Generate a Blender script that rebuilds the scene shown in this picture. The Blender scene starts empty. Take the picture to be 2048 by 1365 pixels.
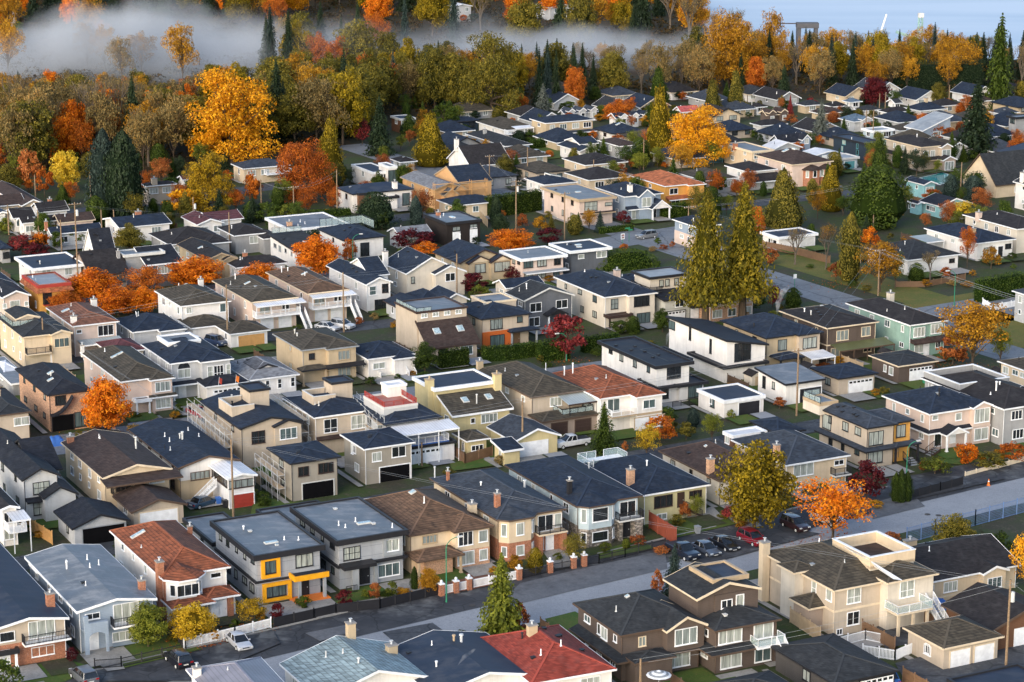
import bpy, bmesh, math, random
import numpy as np
from mathutils import Vector, Matrix
R = math.radians
sc = bpy.context.scene
COL = sc.collection
# ------------------------------------------------------------------ camera model
CAMH, FPX, HOR = 100.0, 4700.0, -500.0
PITCH = math.atan((682.5 - HOR) / FPX)
CP, SP = math.cos(PITCH), math.sin(PITCH)
YAW = R(27.3)

def at(x, y, h=0.0):
    """ground point (metres) seen at a place of the photograph, h above the ground"""
    u = (x - 1024) / FPX
    v = (682.5 - y) / FPX
    t = (h - CAMH) / (-SP + v * CP)
    return Vector((u * t, (CP + v * SP) * t, h))

def px(X, Y, Z):
    z = Z - CAMH
    d = Y * CP - z * SP
    return 1024 + FPX * X / d, 682.5 - FPX * (Y * SP + z * CP) / d

def span(p, ang, sx):
    """length along direction ang from p that ends at column sx"""
    c, s = math.cos(ang), math.sin(ang)
    k = (sx - 1024) / FPX
    z = p.z - CAMH
    den = c - k * s * CP
    return (k * (p.y * CP - z * SP) - p.x) / den

# ------------------------------------------------------------------ tagging
def tag(o, label=None, cat=None, group=None, kind=None):
    if label: o['label'] = label
    if cat: o['category'] = cat
    if group: o['group'] = group
    if kind: o['kind'] = kind
    return o

def empty(name, loc, rz=0.0):
    o = bpy.data.objects.new(name, None)
    o.empty_display_size = 0.5
    COL.objects.link(o)
    o.location = loc
    o.rotation_euler = (0, 0, rz)
    return o

class MB:
    def __init__(s):
        s.v = []; s.f = []; s.m = []
    def add(s, vs, fs, m=0):
        o = len(s.v)
        s.v += [tuple(p) for p in vs]
        s.f += [tuple(i + o for i in f) for f in fs]
        s.m += [m] * len(fs)
    def box(s, x0, y0, z0, x1, y1, z1, m=0):
        if x0 > x1: x0, x1 = x1, x0
        if y0 > y1: y0, y1 = y1, y0
        s.add([(x0,y0,z0),(x1,y0,z0),(x1,y1,z0),(x0,y1,z0),(x0,y0,z1),(x1,y0,z1),(x1,y1,z1),(x0,y1,z1)],
              [(0,3,2,1),(4,5,6,7),(0,1,5,4),(1,2,6,5),(2,3,7,6),(3,0,4,7)], m)
    def prism(s, poly, z0, z1, m=0):
        n = len(poly)
        s.add([(x,y,z0) for x,y in poly] + [(x,y,z1) for x,y in poly],
              [tuple(range(n-1,-1,-1)), tuple(range(n,2*n))] + [(i,(i+1)%n,n+(i+1)%n,n+i) for i in range(n)], m)
    def extr(s, prof, d0, d1, axis='y', m=0):
        """profile (a,z) extruded along axis"""
        n = len(prof)
        if axis == 'y':
            vs = [(a,d0,z) for a,z in prof] + [(a,d1,z) for a,z in prof]
        else:
            vs = [(d0,a,z) for a,z in prof] + [(d1,a,z) for a,z in prof]
        s.add(vs, [tuple(range(n)), tuple(range(2*n-1,n-1,-1))] + [(i,n+i,n+(i+1)%n,(i+1)%n) for i in range(n)], m)
    def tube(s, p, q, r0, r1=None, n=6, m=0):
        p = Vector(p); q = Vector(q)
        if r1 is None: r1 = r0
        d = (q - p)
        if d.length < 1e-6: return
        d.normalize()
        a = d.orthogonal().normalized(); b = d.cross(a)
        vs = []
        for c, r in ((p, r0), (q, r1)):
            for i in range(n):
                t = 2 * math.pi * i / n
                vs.append(c + (a * math.cos(t) + b * math.sin(t)) * r)
        s.add(vs, [(i, (i+1) % n, n + (i+1) % n, n + i) for i in range(n)] +
              [tuple(range(n-1,-1,-1)), tuple(range(n, 2*n))], m)
    def beam(s, p, q, w, h, m=0):
        """box section from p to q, w wide (horizontal), h high"""
        p = Vector(p); q = Vector(q); d = (q-p).normalized()
        a = Vector((-d.y, d.x, 0))
        a = a.normalized() if a.length > 1e-5 else Vector((1,0,0))
        b = d.cross(a)
        vs = []
        for c in (p, q):
            for i, j in ((-1,-1),(1,-1),(1,1),(-1,1)):
                vs.append(c + a*(i*w/2) + b*(j*h/2))
        s.add(vs, [(0,1,2,3),(7,6,5,4),(0,4,5,1),(1,5,6,2),(2,6,7,3),(3,7,4,0)], m)
    def mesh(s, name, fix=True):
        me = bpy.data.meshes.new(name)
        me.from_pydata(s.v, [], s.f)
        me.polygons.foreach_set('material_index', s.m)
        if fix:
            bm = bmesh.new(); bm.from_mesh(me)
            bmesh.ops.recalc_face_normals(bm, faces=bm.faces)
            bm.to_mesh(me); bm.free()
        me.update()
        return me
    def build(s, name, mats, parent=None, smooth=False):
        me = s.mesh(name)
        for m in (mats if isinstance(mats, (list, tuple)) else [mats]): me.materials.append(m)
        if smooth:
            me.polygons.foreach_set('use_smooth', [True]*len(me.polygons))
        return link(name, me, parent)

def link(name, me, parent=None, loc=None, rz=None):
    o = bpy.data.objects.new(name, me)
    COL.objects.link(o)
    if parent is not None: o.parent = parent
    if loc is not None: o.location = loc
    if rz is not None: o.rotation_euler = (0, 0, rz)
    return o

# ------------------------------------------------------------------ materials
_mc = {}
class NT:
    def __init__(s, name):
        s.mat = bpy.data.materials.new(name); s.mat.use_nodes = True
        s.t = s.mat.node_tree; s.t.nodes.clear()
        s.out = s.n('ShaderNodeOutputMaterial')
    def n(s, typ, **k):
        nd = s.t.nodes.new(typ)
        for a, b in k.items():
            if a.startswith('i_'):
                key = a[2:]
                nd.inputs[int(key) if key.isdigit() else key.replace('_', ' ')].default_value = b
            else: setattr(nd, a, b)
        return nd
    def l(s, a, b): s.t.links.new(a, b)
    def noise(s, vec, scale, detail=3.0, rough=.55):
        nd = s.n('ShaderNodeTexNoise'); nd.inputs['Scale'].default_value = scale
        nd.inputs['Detail'].default_value = detail; nd.inputs['Roughness'].default_value = rough
        if vec is not None: s.l(vec, nd.inputs['Vector'])
        return nd.outputs['Fac']
    def ramp(s, fac, stops):
        nd = s.n('ShaderNodeValToRGB'); e = nd.color_ramp.elements
        while len(e) < len(stops): e.new(.5)
        for i, (p, c) in enumerate(stops):
            e[i].position = p; e[i].color = (*c, 1) if len(c) == 3 else c
        s.l(fac, nd.inputs['Fac']); return nd.outputs['Color']
    def math(s, op, a, b=None, c=None):
        nd = s.n('ShaderNodeMath', operation=op)
        for i, q in enumerate((a, b, c)):
            if q is None: continue
            if isinstance(q, (int, float)): nd.inputs[i].default_value = q
            else: s.l(q, nd.inputs[i])
        return nd.outputs[0]
    def mix(s, fac, a, b, blend='MIX'):
        nd = s.n('ShaderNodeMix', data_type='RGBA', blend_type=blend)
        for i, q in ((0, fac), (6, a), (7, b)):
            if isinstance(q, (int, float)): nd.inputs[i].default_value = q
            elif isinstance(q, tuple): nd.inputs[i].default_value = (*q, 1)
            else: s.l(q, nd.inputs[i])
        return nd.outputs[2]
    def obj(s):
        return s.n('ShaderNodeTexCoord').outputs['Object']
    def sep(s, v):
        nd = s.n('ShaderNodeSeparateXYZ'); s.l(v, nd.inputs[0]); return nd.outputs
    def vmul(s, v, k):
        nd = s.n('ShaderNodeVectorMath', operation='MULTIPLY'); s.l(v, nd.inputs[0]); nd.inputs[1].default_value = k
        return nd.outputs[0]
    def wpos(s):
        return s.n('ShaderNodeNewGeometry').outputs['Position']
    def pbsdf(s, col, rough=.7, spec=.35, metal=0., bump=None, bstr=.3, bdist=.03):
        b = s.n('ShaderNodeBsdfPrincipled')
        if isinstance(col, tuple): b.inputs['Base Color'].default_value = (*col, 1)
        else: s.l(col, b.inputs['Base Color'])
        if isinstance(rough, (int, float)): b.inputs['Roughness'].default_value = rough
        else: s.l(rough, b.inputs['Roughness'])
        b.inputs['Specular IOR Level'].default_value = spec
        b.inputs['Metallic'].default_value = metal
        if bump is not None:
            bn = s.n('ShaderNodeBump'); bn.inputs['Strength'].default_value = bstr; bn.inputs['Distance'].default_value = bdist
            s.l(bump, bn.inputs['Height']); s.l(bn.outputs[0], b.inputs['Normal'])
        s.l(b.outputs[0], s.out.inputs['Surface'])
        return b

def sh(c, k): return tuple(min(1.0, x * k) for x in c)

def m_paint(name, c, rough=.55, spec=.4, metal=0.):
    key = ('p', name, c)
    if key not in _mc:
        t = NT(name); f = t.noise(t.wpos(), 1.3, 4)
        t.pbsdf(t.ramp(f, [(.3, sh(c, .86)), (.7, sh(c, 1.08))]), rough, spec, metal)
        _mc[key] = t.mat
    return _mc[key]

def m_wall(kind, c):
    key = ('w', kind, c)
    if key in _mc: return _mc[key]
    t = NT('wall_' + kind); p = t.wpos()
    blot = t.noise(p, .45, 5, .6)
    fine = t.noise(p, 9.0, 2)
    x, y, z = t.sep(p)
    if kind in ('stucco', 'siding', 'panel'):
        streak = t.noise(t.vmul(p, (2.2, 2.2, .16)), 1.0, 5, .65)
        col = t.ramp(blot, [(.3, sh(c, .84)), (.7, sh(c, 1.06))])
        col = t.mix(t.ramp(streak, [(.5, (0,0,0)), (.74, (.30,.30,.30))]), col, sh((c[0]*.92, c[1]*.86, c[2]*.8), .62))
        bump = fine; bs = .15
        if kind == 'siding':
            w = t.math('FRACT', t.math('MULTIPLY', z, 5.0))
            line = t.ramp(w, [(0, (.72,)*3), (.16, (1,)*3)])
            col = t.mix(1.0, col, line, 'MULTIPLY'); bump = w; bs = .5
        if kind == 'panel':
            w = t.math('FRACT', t.math('MULTIPLY', z, .8))
            line = t.ramp(w, [(0, (.25,)*3), (.035, (1,)*3)])
            col = t.mix(1.0, col, line, 'MULTIPLY')
        t.pbsdf(col, .85, .25, bump=bump, bstr=bs)
    else:
        v = t.n('ShaderNodeTexVoronoi') if kind == 'stone' else None
        if kind == 'stone':
            t.l(t.vmul(p, (2.6, 2.6, 4.2)), v.inputs['Vector']); v.inputs['Scale'].default_value = 1.0
            g = t.n('ShaderNodeSeparateColor'); t.l(v.outputs['Color'], g.inputs[0])
            col = t.ramp(g.outputs[0], [(.1, sh(c, .45)), (.5, c), (.9, sh(c, 1.5))])
            col = t.mix(t.ramp(v.outputs['Distance'], [(.45, (0,0,0)), (.6, (.7,)*3)]), col, sh(c, .35))
            t.pbsdf(col, .85, .25, bump=v.outputs['Distance'], bstr=.5)
        else:
            cx = t.n('ShaderNodeCombineXYZ'); t.l(t.math('ADD', x, y), cx.inputs[0]); t.l(z, cx.inputs[1])
            b = t.n('ShaderNodeTexBrick'); t.l(cx.outputs[0], b.inputs['Vector'])
            b.inputs['Color1'].default_value = (*sh(c, 1.15), 1); b.inputs['Color2'].default_value = (*sh(c, .6), 1)
            b.inputs['Mortar'].default_value = (*[q*.55 + .13 for q in c], 1)
            b.inputs['Scale'].default_value = 2.4; b.inputs['Mortar Size'].default_value = .018
            col = t.mix(t.ramp(blot, [(.35, (0,0,0)), (.75, (.5,)*3)]), b.outputs['Color'], sh(c, .7))
            col = t.mix(t.ramp(t.noise(p, 3.5, 3), [(.6, (0,0,0)), (.75, (.45,)*3)]), col, tuple(q*.4+.3 for q in c))
            t.pbsdf(col, .85, .25, bump=b.outputs['Fac'], bstr=-.3)
    _mc[key] = t.mat
    return t.mat

def m_roof(kind, c):
    key = ('r', kind, c)
    if key in _mc: return _mc[key]
    t = NT('roof_' + kind); p = t.wpos(); o = t.obj()
    x, y, z = t.sep(o)
    blot = t.noise(p, .28, 5, .6); med = t.noise(p, 2.6, 3, .7)
    col = t.ramp(blot, [(.28, sh(c, .78)), (.72, sh(c, 1.2))])
    if kind == 'shingle':
        # courses of tabs
        cr = t.math('MULTIPLY', z, 11.0); w = t.math('FRACT', cr)
        row = t.math('FLOOR', cr)
        cv = t.n('ShaderNodeCombineXYZ')
        t.l(t.math('FLOOR', t.math('MULTIPLY', t.math('ADD', x, y), 2.2)), cv.inputs[0]); t.l(row, cv.inputs[1])
        wn = t.n('ShaderNodeTexWhiteNoise'); t.l(cv.outputs[0], wn.inputs['Vector'])
        col = t.mix(1.0, col, t.ramp(wn.outputs['Value'], [(0, (.66,)*3), (1, (1.25,)*3)]), 'MULTIPLY')
        col = t.mix(1.0, col, t.ramp(w, [(0, (.62,)*3), (.25, (1,)*3)]), 'MULTIPLY')
        str_ = t.noise(t.vmul(p, (.9, .9, .25)), 1.0, 4, .6)
        col = t.mix(t.ramp(str_, [(.5, (0,0,0)), (.78, (.42,)*3)]), col, tuple(q*.7+.055 for q in c))
        col = t.mix(t.ramp(t.noise(t.vmul(p, (.5,.5,.5)), 1.0, 7, .75), [(.55, (0,0,0)), (.66, (.5,)*3)]), col, sh(c, .55))
        t.pbsdf(col, .82, .3, bump=w, bstr=.35, bdist=.02)
    elif kind == 'tile':
        cr = t.math('MULTIPLY', z, 6.2); w = t.math('FRACT', cr)
        moss = t.noise(p, 1.1, 6, .7)
        col = t.mix(t.ramp(moss, [(.46, (0,0,0)), (.66, (.75,)*3)]), col, (c[0]*.34+.012, c[1]*.36+.012, c[2]*.38+.01))
        cv = t.n('ShaderNodeCombineXYZ')
        t.l(t.math('FLOOR', t.math('MULTIPLY', t.math('ADD', x, y), 2.4)), cv.inputs[0]); t.l(t.math('FLOOR', cr), cv.inputs[1])
        wn = t.n('ShaderNodeTexWhiteNoise'); t.l(cv.outputs[0], wn.inputs['Vector'])
        col = t.mix(1.0, col, t.ramp(wn.outputs['Value'], [(0, (.7,)*3), (1, (1.3,)*3)]), 'MULTIPLY')
        col = t.mix(1.0, col, t.ramp(w, [(0, (.4,)*3), (.3, (1,)*3), (1, (1.12,)*3)]), 'MULTIPLY')
        t.pbsdf(col, .8, .3, bump=w, bstr=.8, bdist=.06)
    elif kind == 'flat':
        stain = t.noise(t.vmul(p, (.35, .8, 1)), 1.0, 6, .7)
        pale = tuple(q * .9 + (.19 if c[0] > .08 else .04) for q in c)
        col = t.mix(t.ramp(stain, [(.47, (0,0,0)), (.6, (.62,)*3)]), col, pale)
        seam = t.math('FRACT', t.math('MULTIPLY', x, .55))
        col = t.mix(t.ramp(seam, [(0, (.4,)*3), (.03, (0,0,0))]), col, pale)
        ro = t.ramp(stain, [(.45, (.45 if c[0] > .08 else .62,)*3), (.62, (.75,)*3)])
        t.pbsdf(col, ro, .4 if c[0] > .08 else .25, bump=med, bstr=.1)
    elif kind == 'metal':
        w = t.math('FRACT', t.math('MULTIPLY', t.math('ADD', x, t.math('MULTIPLY', y, .001)), 2.2))
        col = t.mix(1.0, col, t.ramp(w, [(0, (.7,)*3), (.25, (1.1,)*3)]), 'MULTIPLY')
        t.pbsdf(col, .5, .5, bump=w, bstr=.3)
    elif kind == 'shake':
        cr = t.math('MULTIPLY', z, 7.0); w = t.math('FRACT', cr)
        cv = t.n('ShaderNodeCombineXYZ')
        t.l(t.math('FLOOR', t.math('MULTIPLY', t.math('ADD', x, y), 3.0)), cv.inputs[0]); t.l(t.math('FLOOR', cr), cv.inputs[1])
        wn = t.n('ShaderNodeTexWhiteNoise'); t.l(cv.outputs[0], wn.inputs['Vector'])
        col = t.mix(1.0, col, t.ramp(wn.outputs['Value'], [(0, (.6,)*3), (1, (1.3,)*3)]), 'MULTIPLY')
        col = t.mix(1.0, col, t.ramp(w, [(0, (.45,)*3), (.3, (1,)*3)]), 'MULTIPLY')
        t.pbsdf(col, .7, .4, bump=w, bstr=.5)
    _mc[key] = t.mat
    return t.mat

def m_glass(name, c, rough=.12):
    key = ('g', name, c)
    if key not in _mc:
        t = NT(name); p = t.wpos()
        f = t.noise(t.vmul(p, (3, 3, .3)), 1.5, 2)
        b = t.pbsdf(t.ramp(f, [(.35, sh(c, .6)), (.65, sh(c, 1.15))]), rough, .6)
        b.inputs['Coat Weight'].default_value = .5; b.inputs['Coat Roughness'].default_value = .05
        _mc[key] = t.mat
    return _mc[key]

def m_clear(name, c):
    key = ('c', name)
    if key not in _mc:
        t = NT(name)
        b = t.pbsdf(c, .1, .5)
        b.inputs['Alpha'].default_value = .38
        _mc[key] = t.mat
    return _mc[key]

def m_ground(name, c1, c2, c3=None, s1=.12, s2=1.7, rough=.9, bump=.2, crack=0.0):
    key = ('gr', name)
    if key not in _mc:
        t = NT(name); p = t.wpos()
        a = t.noise(p, s1, 6, .65); b = t.noise(p, s2, 4, .7)
        col = t.mix(t.ramp(a, [(.38, (0,0,0)), (.6, (1,)*3)]), c1, c2)
        if c3: col = t.mix(t.ramp(b, [(.52, (0,0,0)), (.7, (.8,)*3)]), col, c3)
        col = t.mix(1.0, col, t.ramp(t.noise(p, s2*4, 3), [(.3, (.8,)*3), (.7, (1.15,)*3)]), 'MULTIPLY')
        if crack:
            v = t.n('ShaderNodeTexVoronoi', feature='DISTANCE_TO_EDGE')
            wv = t.n('ShaderNodeVectorMath', operation='ADD'); nn = t.n('ShaderNodeTexNoise'); nn.inputs['Scale'].default_value = .6
            t.l(p, nn.inputs['Vector']); t.l(p, wv.inputs[0]); t.l(nn.outputs['Color'], wv.inputs[1])
            t.l(wv.outputs[0], v.inputs['Vector']); v.inputs['Scale'].default_value = crack
            col = t.mix(t.ramp(v.outputs['Distance'], [(.008, (.7,)*3), (.02, (0,0,0))]), col, sh(c1, .45))
        t.pbsdf(col, rough, .3, bump=b, bstr=bump)
        _mc[key] = t.mat
    return _mc[key]

def m_leaf(name, cols, rough=.6, trans=.25):
    """foliage: colour per leaf, light and dark clumps by position"""
    key = ('l', name)
    if key not in _mc:
        t = NT('foliage_' + name)
        g = t.n('ShaderNodeNewGeometry'); oi = t.n('ShaderNodeObjectInfo')
        rnd = g.outputs['Random Per Island']
        cl = t.noise(g.outputs['Position'], .55, 3, .6)
        f = t.math('ADD', t.math('MULTIPLY', rnd, .55), t.math('MULTIPLY', t.math('SUBTRACT', cl, .5), 1.3))
        f = t.math('ADD', f, t.math('MULTIPLY', oi.outputs['Random'], .3))
        n = len(cols)
        col = t.ramp(f, [(.1 + .75 * i / max(1, n-1), c) for i, c in enumerate(cols)])
        b = t.pbsdf(col, rough, .2)
        tr = t.n('ShaderNodeBsdfTranslucent'); t.l(col, tr.inputs['Color'])
        mx = t.n('ShaderNodeMixShader'); mx.inputs[0].default_value = trans
        t.l(b.outputs[0], mx.inputs[1]); t.l(tr.outputs[0], mx.inputs[2]); t.l(mx.outputs[0], t.out.inputs['Surface'])
        _mc[key] = t.mat
    return _mc[key]

def m_bark(name='bark', c=(.09,.065,.045)):
    key = ('b', name)
    if key not in _mc:
        t = NT(name); p = t.obj()
        f = t.noise(t.vmul(p, (9, 9, 1.2)), 3.0, 4, .7)
        t.pbsdf(t.ramp(f, [(.3, sh(c, .45)), (.7, sh(c, 1.5))]), .9, .2, bump=f, bstr=.6)
        _mc[key] = t.mat
    return _mc[key]

WALLS = dict(
 cream=('stucco', (.66,.53,.37)), white=('stucco', (.80,.77,.73)), peach=('stucco', (.72,.52,.38)), tan=('stucco', (.52,.41,.27)),
 beige=('stucco', (.50,.42,.33)), grey=('siding', (.36,.36,.36)), ltgrey=('siding', (.52,.53,.54)), dkgrey=('siding', (.13,.14,.16)),
 charcoal=('siding', (.075,.07,.068)), blue=('siding', (.30,.37,.46)), ltblue=('siding', (.47,.57,.62)), olive=('stucco', (.52,.48,.28)),
 green=('siding', (.27,.42,.37)), brown=('siding', (.115,.088,.074)), brick=('brick', (.42,.17,.09)), brickp=('brick', (.62,.36,.22)),
 orange=('siding', (.72,.24,.03)), orwood=('siding', (.55,.13,.03)), yellow=('stucco', (.58,.49,.27)), concrete=('stucco', (.33,.30,.25)), stone=('stone', (.26,.23,.20)),
 turq=('siding', (.28,.55,.60)), navyw=('siding', (.025,.04,.06)), panel=('panel', (.34,.36,.39)), panelb=('panel', (.50,.50,.46)), ochre=('siding',(.70,.36,.09)),
 wsiding=('siding', (.78,.77,.76)), blkshake=('siding', (.028,.022,.02)), woodnew=('siding',(.64,.38,.18)), taupe=('stucco',(.34,.27,.22)), dwood=('siding',(.16,.08,.045)), pinkish=('stucco',(.66,.52,.44)), bone=('stucco',(.63,.57,.48)), redp=('siding',(.4,.05,.03)))
ROOFS = dict(
 navy=('shingle', (.015,.025,.046)), black=('shingle', (.014,.017,.026)), slate=('shingle', (.040,.050,.068)), grey=('shingle', (.105,.11,.125)), dkgrey=('shingle', (.028,.031,.035)),
 brown=('shingle', (.052,.034,.029)), char=('shingle', (.024,.021,.022)), pale=('shingle', (.21,.22,.24)),
 tilebr=('tile', (.125,.075,.048)), tiledk=('tile', (.066,.056,.042)), tilerd=('tile', (.22,.070,.034)), tileor=('tile', (.40,.13,.055)), tilered=('shingle', (.25,.045,.03)), rusty=('tile', (.19,.085,.055)), maroon=('shingle', (.10,.035,.04)),
 fgrey=('flat', (.115,.135,.16)), fnavy=('flat', (.024,.036,.062)), fpale=('flat', (.24,.27,.30)), fwhite=('flat', (.62,.63,.66)), fblack=('flat', (.013,.017,.028)), fred=('flat', (.30,.075,.05)),
 lowgrey=('flat', (.13,.15,.175)), teal=('shake', (.24,.31,.33)), stripe=('metal', (.20,.20,.24)), pmetal=('metal', (.66,.67,.70)), gmetal=('metal', (.34,.38,.38)), omet=('metal', (.11,.12,.05)), cedar=('shake',(.12,.10,.08)), salmon=('shingle',(.5,.11,.10)), blue=('shingle',(.10,.15,.21)))
def WM(k): return m_wall(*WALLS[k])
def RM(k): return m_roof(*ROOFS[k])
TR = dict(white=(.85,.86,.87), black=(.018,.018,.022), brown=(.10,.065,.045), cream=(.70,.58,.42), grey=(.30,.32,.34), dkbrown=(.05,.03,.025),
          yellow=(.80,.36,.01), green=(.03,.22,.12), silver=(.55,.57,.58), red=(.36,.045,.03), wood=(.18,.105,.06), orange=(.75,.2,.03), blue=(.05,.16,.5), rustred=(.24,.06,.035), fblue=(.13,.22,.42), tan=(.45,.34,.22), teal=(.1,.3,.33), palegreen=(.28,.45,.42), pale=(.62,.62,.6), lwood=(.6,.33,.12))
def TM(k): return m_paint('paint_' + k, TR[k])
GL = [m_glass('glass_dark', (.022,.026,.030)), m_glass('glass_curtain', (.40,.43,.39), .3), m_glass('glass_blind', (.26,.30,.29), .25), m_glass('glass_teal', (.09,.13,.135), .15)]
GCLEAR = None
# ------------------------------------------------------------------ buildings
_wc = {}
def win_mesh(w, h, nm, hb, bw=.085):
    """window frame with nm panes across; hb = a horizontal bar"""
    key = (round(w,2), round(h,2), nm, hb)
    if key not in _wc:
        b = MB()
        b.box(-w/2-bw, -.09, -bw, w/2+bw, .0, 0); b.box(-w/2-bw, -.09, h, w/2+bw, .0, h+bw)
        b.box(-w/2-bw, -.09, 0, -w/2, .0, h); b.box(w/2, -.09, 0, w/2+bw, .0, h)
        for i in range(1, nm):
            x = -w/2 + w*i/nm
            b.box(x-.035, -.075, 0, x+.035, .0, h)
        if hb: b.box(-w/2, -.07, h*hb-.03, w/2, .0, h*hb+.03)
        b.box(-w/2-bw-.05, -.16, -bw-.05, w/2+bw+.05, .0, -bw)
        f = b.mesh('window')
        f.materials.append(None)
        p = MB(); p.box(-w/2, -.035, 0, w/2, -.004, h)
        g = p.mesh('pane'); g.materials.append(None)
        _wc[key] = (f, g)
    return _wc[key]

def setmat(o, m):
    o.material_slots[0].link = 'OBJECT'
    o.material_slots[0].material = m

FOOT = []
class House:
    def __init__(s, name, label, cat, m, lx, rx, eh, yaw=0, group=None, W=None, L=None):
        p = at(m[0], m[1], eh)
        yw = YAW + R(yaw)
        s.W = W if W else span(p, yw, rx)
        s.L = L if L else span(p, yw + math.pi/2, lx)
        s.eh = eh
        FOOT.append((p.x, p.y, math.cos(yw), math.sin(yw), s.W, s.L))
        s.root = empty(name, (p.x, p.y, 0), yw)
        tag(s.root, label, cat, group)
        s.rng = random.Random(int(m[0]*7 + m[1]*13))
        s.main = None
        s.m = m
    def vol(s, x0, y0, x1, y1, eh, roof='hip', wall=None, rf=None, tr='white', pitch=.36, ax=None, ov=.45, z0=-.2,
            lower=None, pre='', fh=.2, hi=2.0, nowall=False):
        root = s.root; W = x1 - x0; L = y1 - y0
        wx0, wy0, wx1, wy1 = x0+ov, y0+ov, x1-ov, y1-ov
        if ax is None: ax = 'y' if L >= W else 'x'
        tm = TM(tr); wn = (pre + 'wall') ; rn = pre + 'roof'; fn = pre + 'fascia'
        hw = (W if ax == 'y' else L) / 2; rise = pitch * hw
        cx, cy = (x0+x1)/2, (y0+y1)/2
        lowz = 2.75 if lower else z0
        zt = eh - (.3 if roof == 'flat' else .06)
        def rz(x, y):
            if roof == 'flat': return eh - .22
            if roof == 'hip': return eh + pitch*max(0, min(x-x0, x1-x, y-y0, y1-y))
            if roof == 'gable': return eh + pitch*max(0, min(x-x0, x1-x) if ax == 'y' else min(y-y0, y1-y))
            if roof == 'shed+y': return eh + hi*(y-y0)/L
            if roof == 'shed-y': return eh + hi*(y1-y)/L
            if roof == 'shed+x': return eh + hi*(x-x0)/W
            if roof == 'shed-x': return eh + hi*(x1-x)/W
            return eh
        if not nowall:
            if lower:
                b = MB(); b.box(wx0-.05, wy0-.05, z0, wx1+.05, wy1+.05, lowz); b.build('lower_wall', WM(lower), root)
            b = MB()
            if roof == 'gable':
                if ax == 'y': b.extr([(wx0,lowz),(wx1,lowz),(wx1,eh+pitch*ov-.12),(cx,eh+rise-.12),(wx0,eh+pitch*ov-.12)], wy0, wy1, 'y')
                else: b.extr([(wy0,lowz),(wy1,lowz),(wy1,eh+pitch*ov-.12),(cy,eh+rise-.12),(wy0,eh+pitch*ov-.12)], wx0, wx1, 'x')
            elif roof in ('shed+y', 'shed-y'):
                b.extr([(wy0,lowz),(wy1,lowz),(wy1,rz(0,wy1)-.1),(wy0,rz(0,wy0)-.1)], wx0, wx1, 'x')
            elif roof in ('shed+x', 'shed-x'):
                b.extr([(wx0,lowz),(wx1,lowz),(wx1,rz(wx1,0)-.1),(wx0,rz(wx0,0)-.1)], wy0, wy1, 'y')
            else:
                b.box(wx0, wy0, lowz, wx1, wy1, zt)
            b.build(wn, WM(wall), root)
        b = MB(); f = MB()
        if roof == 'hip':
            if ax == 'y': r0, r1 = (cx, y0+hw), (cx, y1-hw)
            else: r0, r1 = (x0+hw, cy), (x1-hw, cy)
            if (ax == 'y' and L <= W) or (ax == 'x' and W <= L): r0 = r1 = (cx, cy); rise = pitch*min(W, L)/2
            z = eh + rise
            e = [(x0,y0,eh),(x1,y0,eh),(x1,y1,eh),(x0,y1,eh)]
            if r0 == r1: b.add(e + [(cx,cy,z)], [(0,1,4),(1,2,4),(2,3,4),(3,0,4),(3,2,1,0)])
            elif ax == 'y': b.add(e + [(*r0,z),(*r1,z)], [(0,1,4),(1,2,5,4),(2,3,5),(3,0,4,5),(3,2,1,0)])
            else: b.add(e + [(*r0,z),(*r1,z)], [(0,1,5,4),(1,2,5),(2,3,4,5),(3,0,4),(3,2,1,0)])
            t = .05
            for q in ((x0-t,y0-t,x1+t,y0),(x0-t,y1,x1+t,y1+t),(x0-t,y0,x0,y1),(x1,y0,x1+t,y1)):
                f.box(q[0],q[1],eh-fh,q[2],q[3],eh+.02)
            f.box(x0,y0,eh-fh,x1,y1,eh-fh+.05)
            # ridge caps
            if s.m[1] > 420:
                k = MB()
                if ax == 'y': segs = [((x0,y0,eh),(*r0,z)),((x1,y0,eh),(*r0,z)),((x0,y1,eh),(*r1,z)),((x1,y1,eh),(*r1,z)),((*r0,z),(*r1,z))]
                else: segs = [((x0,y0,eh),(*r0,z)),((x0,y1,eh),(*r0,z)),((x1,y0,eh),(*r1,z)),((x1,y1,eh),(*r1,z)),((*r0,z),(*r1,z))]
                for a_, b_ in segs:
                    if (Vector(a_)-Vector(b_)).length > .1: k.beam(a_, b_, .26, .07)
                c = ROOFS[rf][1]
                k.build(pre + 'ridge_cap', m_paint('ridge', tuple(q*1.35+.008 for q in c), .8, .2), root)
        elif roof == 'gable':
            th = .16
            if ax == 'y':
                for sg in (0, 1):
                    xa = x0 if sg == 0 else x1
                    b.extr([(xa,eh-th),(xa,eh),(cx,eh+rise),(cx,eh+rise-th)], y0, y1, 'y')
                    f.box(xa-(.05 if sg == 0 else 0), y0, eh-fh, xa+(0 if sg == 0 else .05), y1, eh+.0)
                    for yy in (y0-.05, y1):
                        f.extr([(xa,eh-.26),(xa,eh+.03),(cx,eh+rise+.03),(cx,eh+rise-.26)], yy, yy+.05, 'y')
            else:
                for sg in (0, 1):
                    ya = y0 if sg == 0 else y1
                    b.extr([(ya,eh-th),(ya,eh),(cy,eh+rise),(cy,eh+rise-th)], x0, x1, 'x')
                    f.box(x0, ya-(.05 if sg == 0 else 0), eh-fh, x1, ya+(0 if sg == 0 else .05), eh)
                    for xx in (x0-.05, x1):
                        f.extr([(ya,eh-.26),(ya,eh+.03),(cy,eh+rise+.03),(cy,eh+rise-.26)], xx, xx+.05, 'x')
        elif roof == 'flat':
            pw = .32
            b.box(x0+pw-.02, y0+pw-.02, eh-.42, x1-pw+.02, y1-pw+.02, eh-.22)
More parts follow.
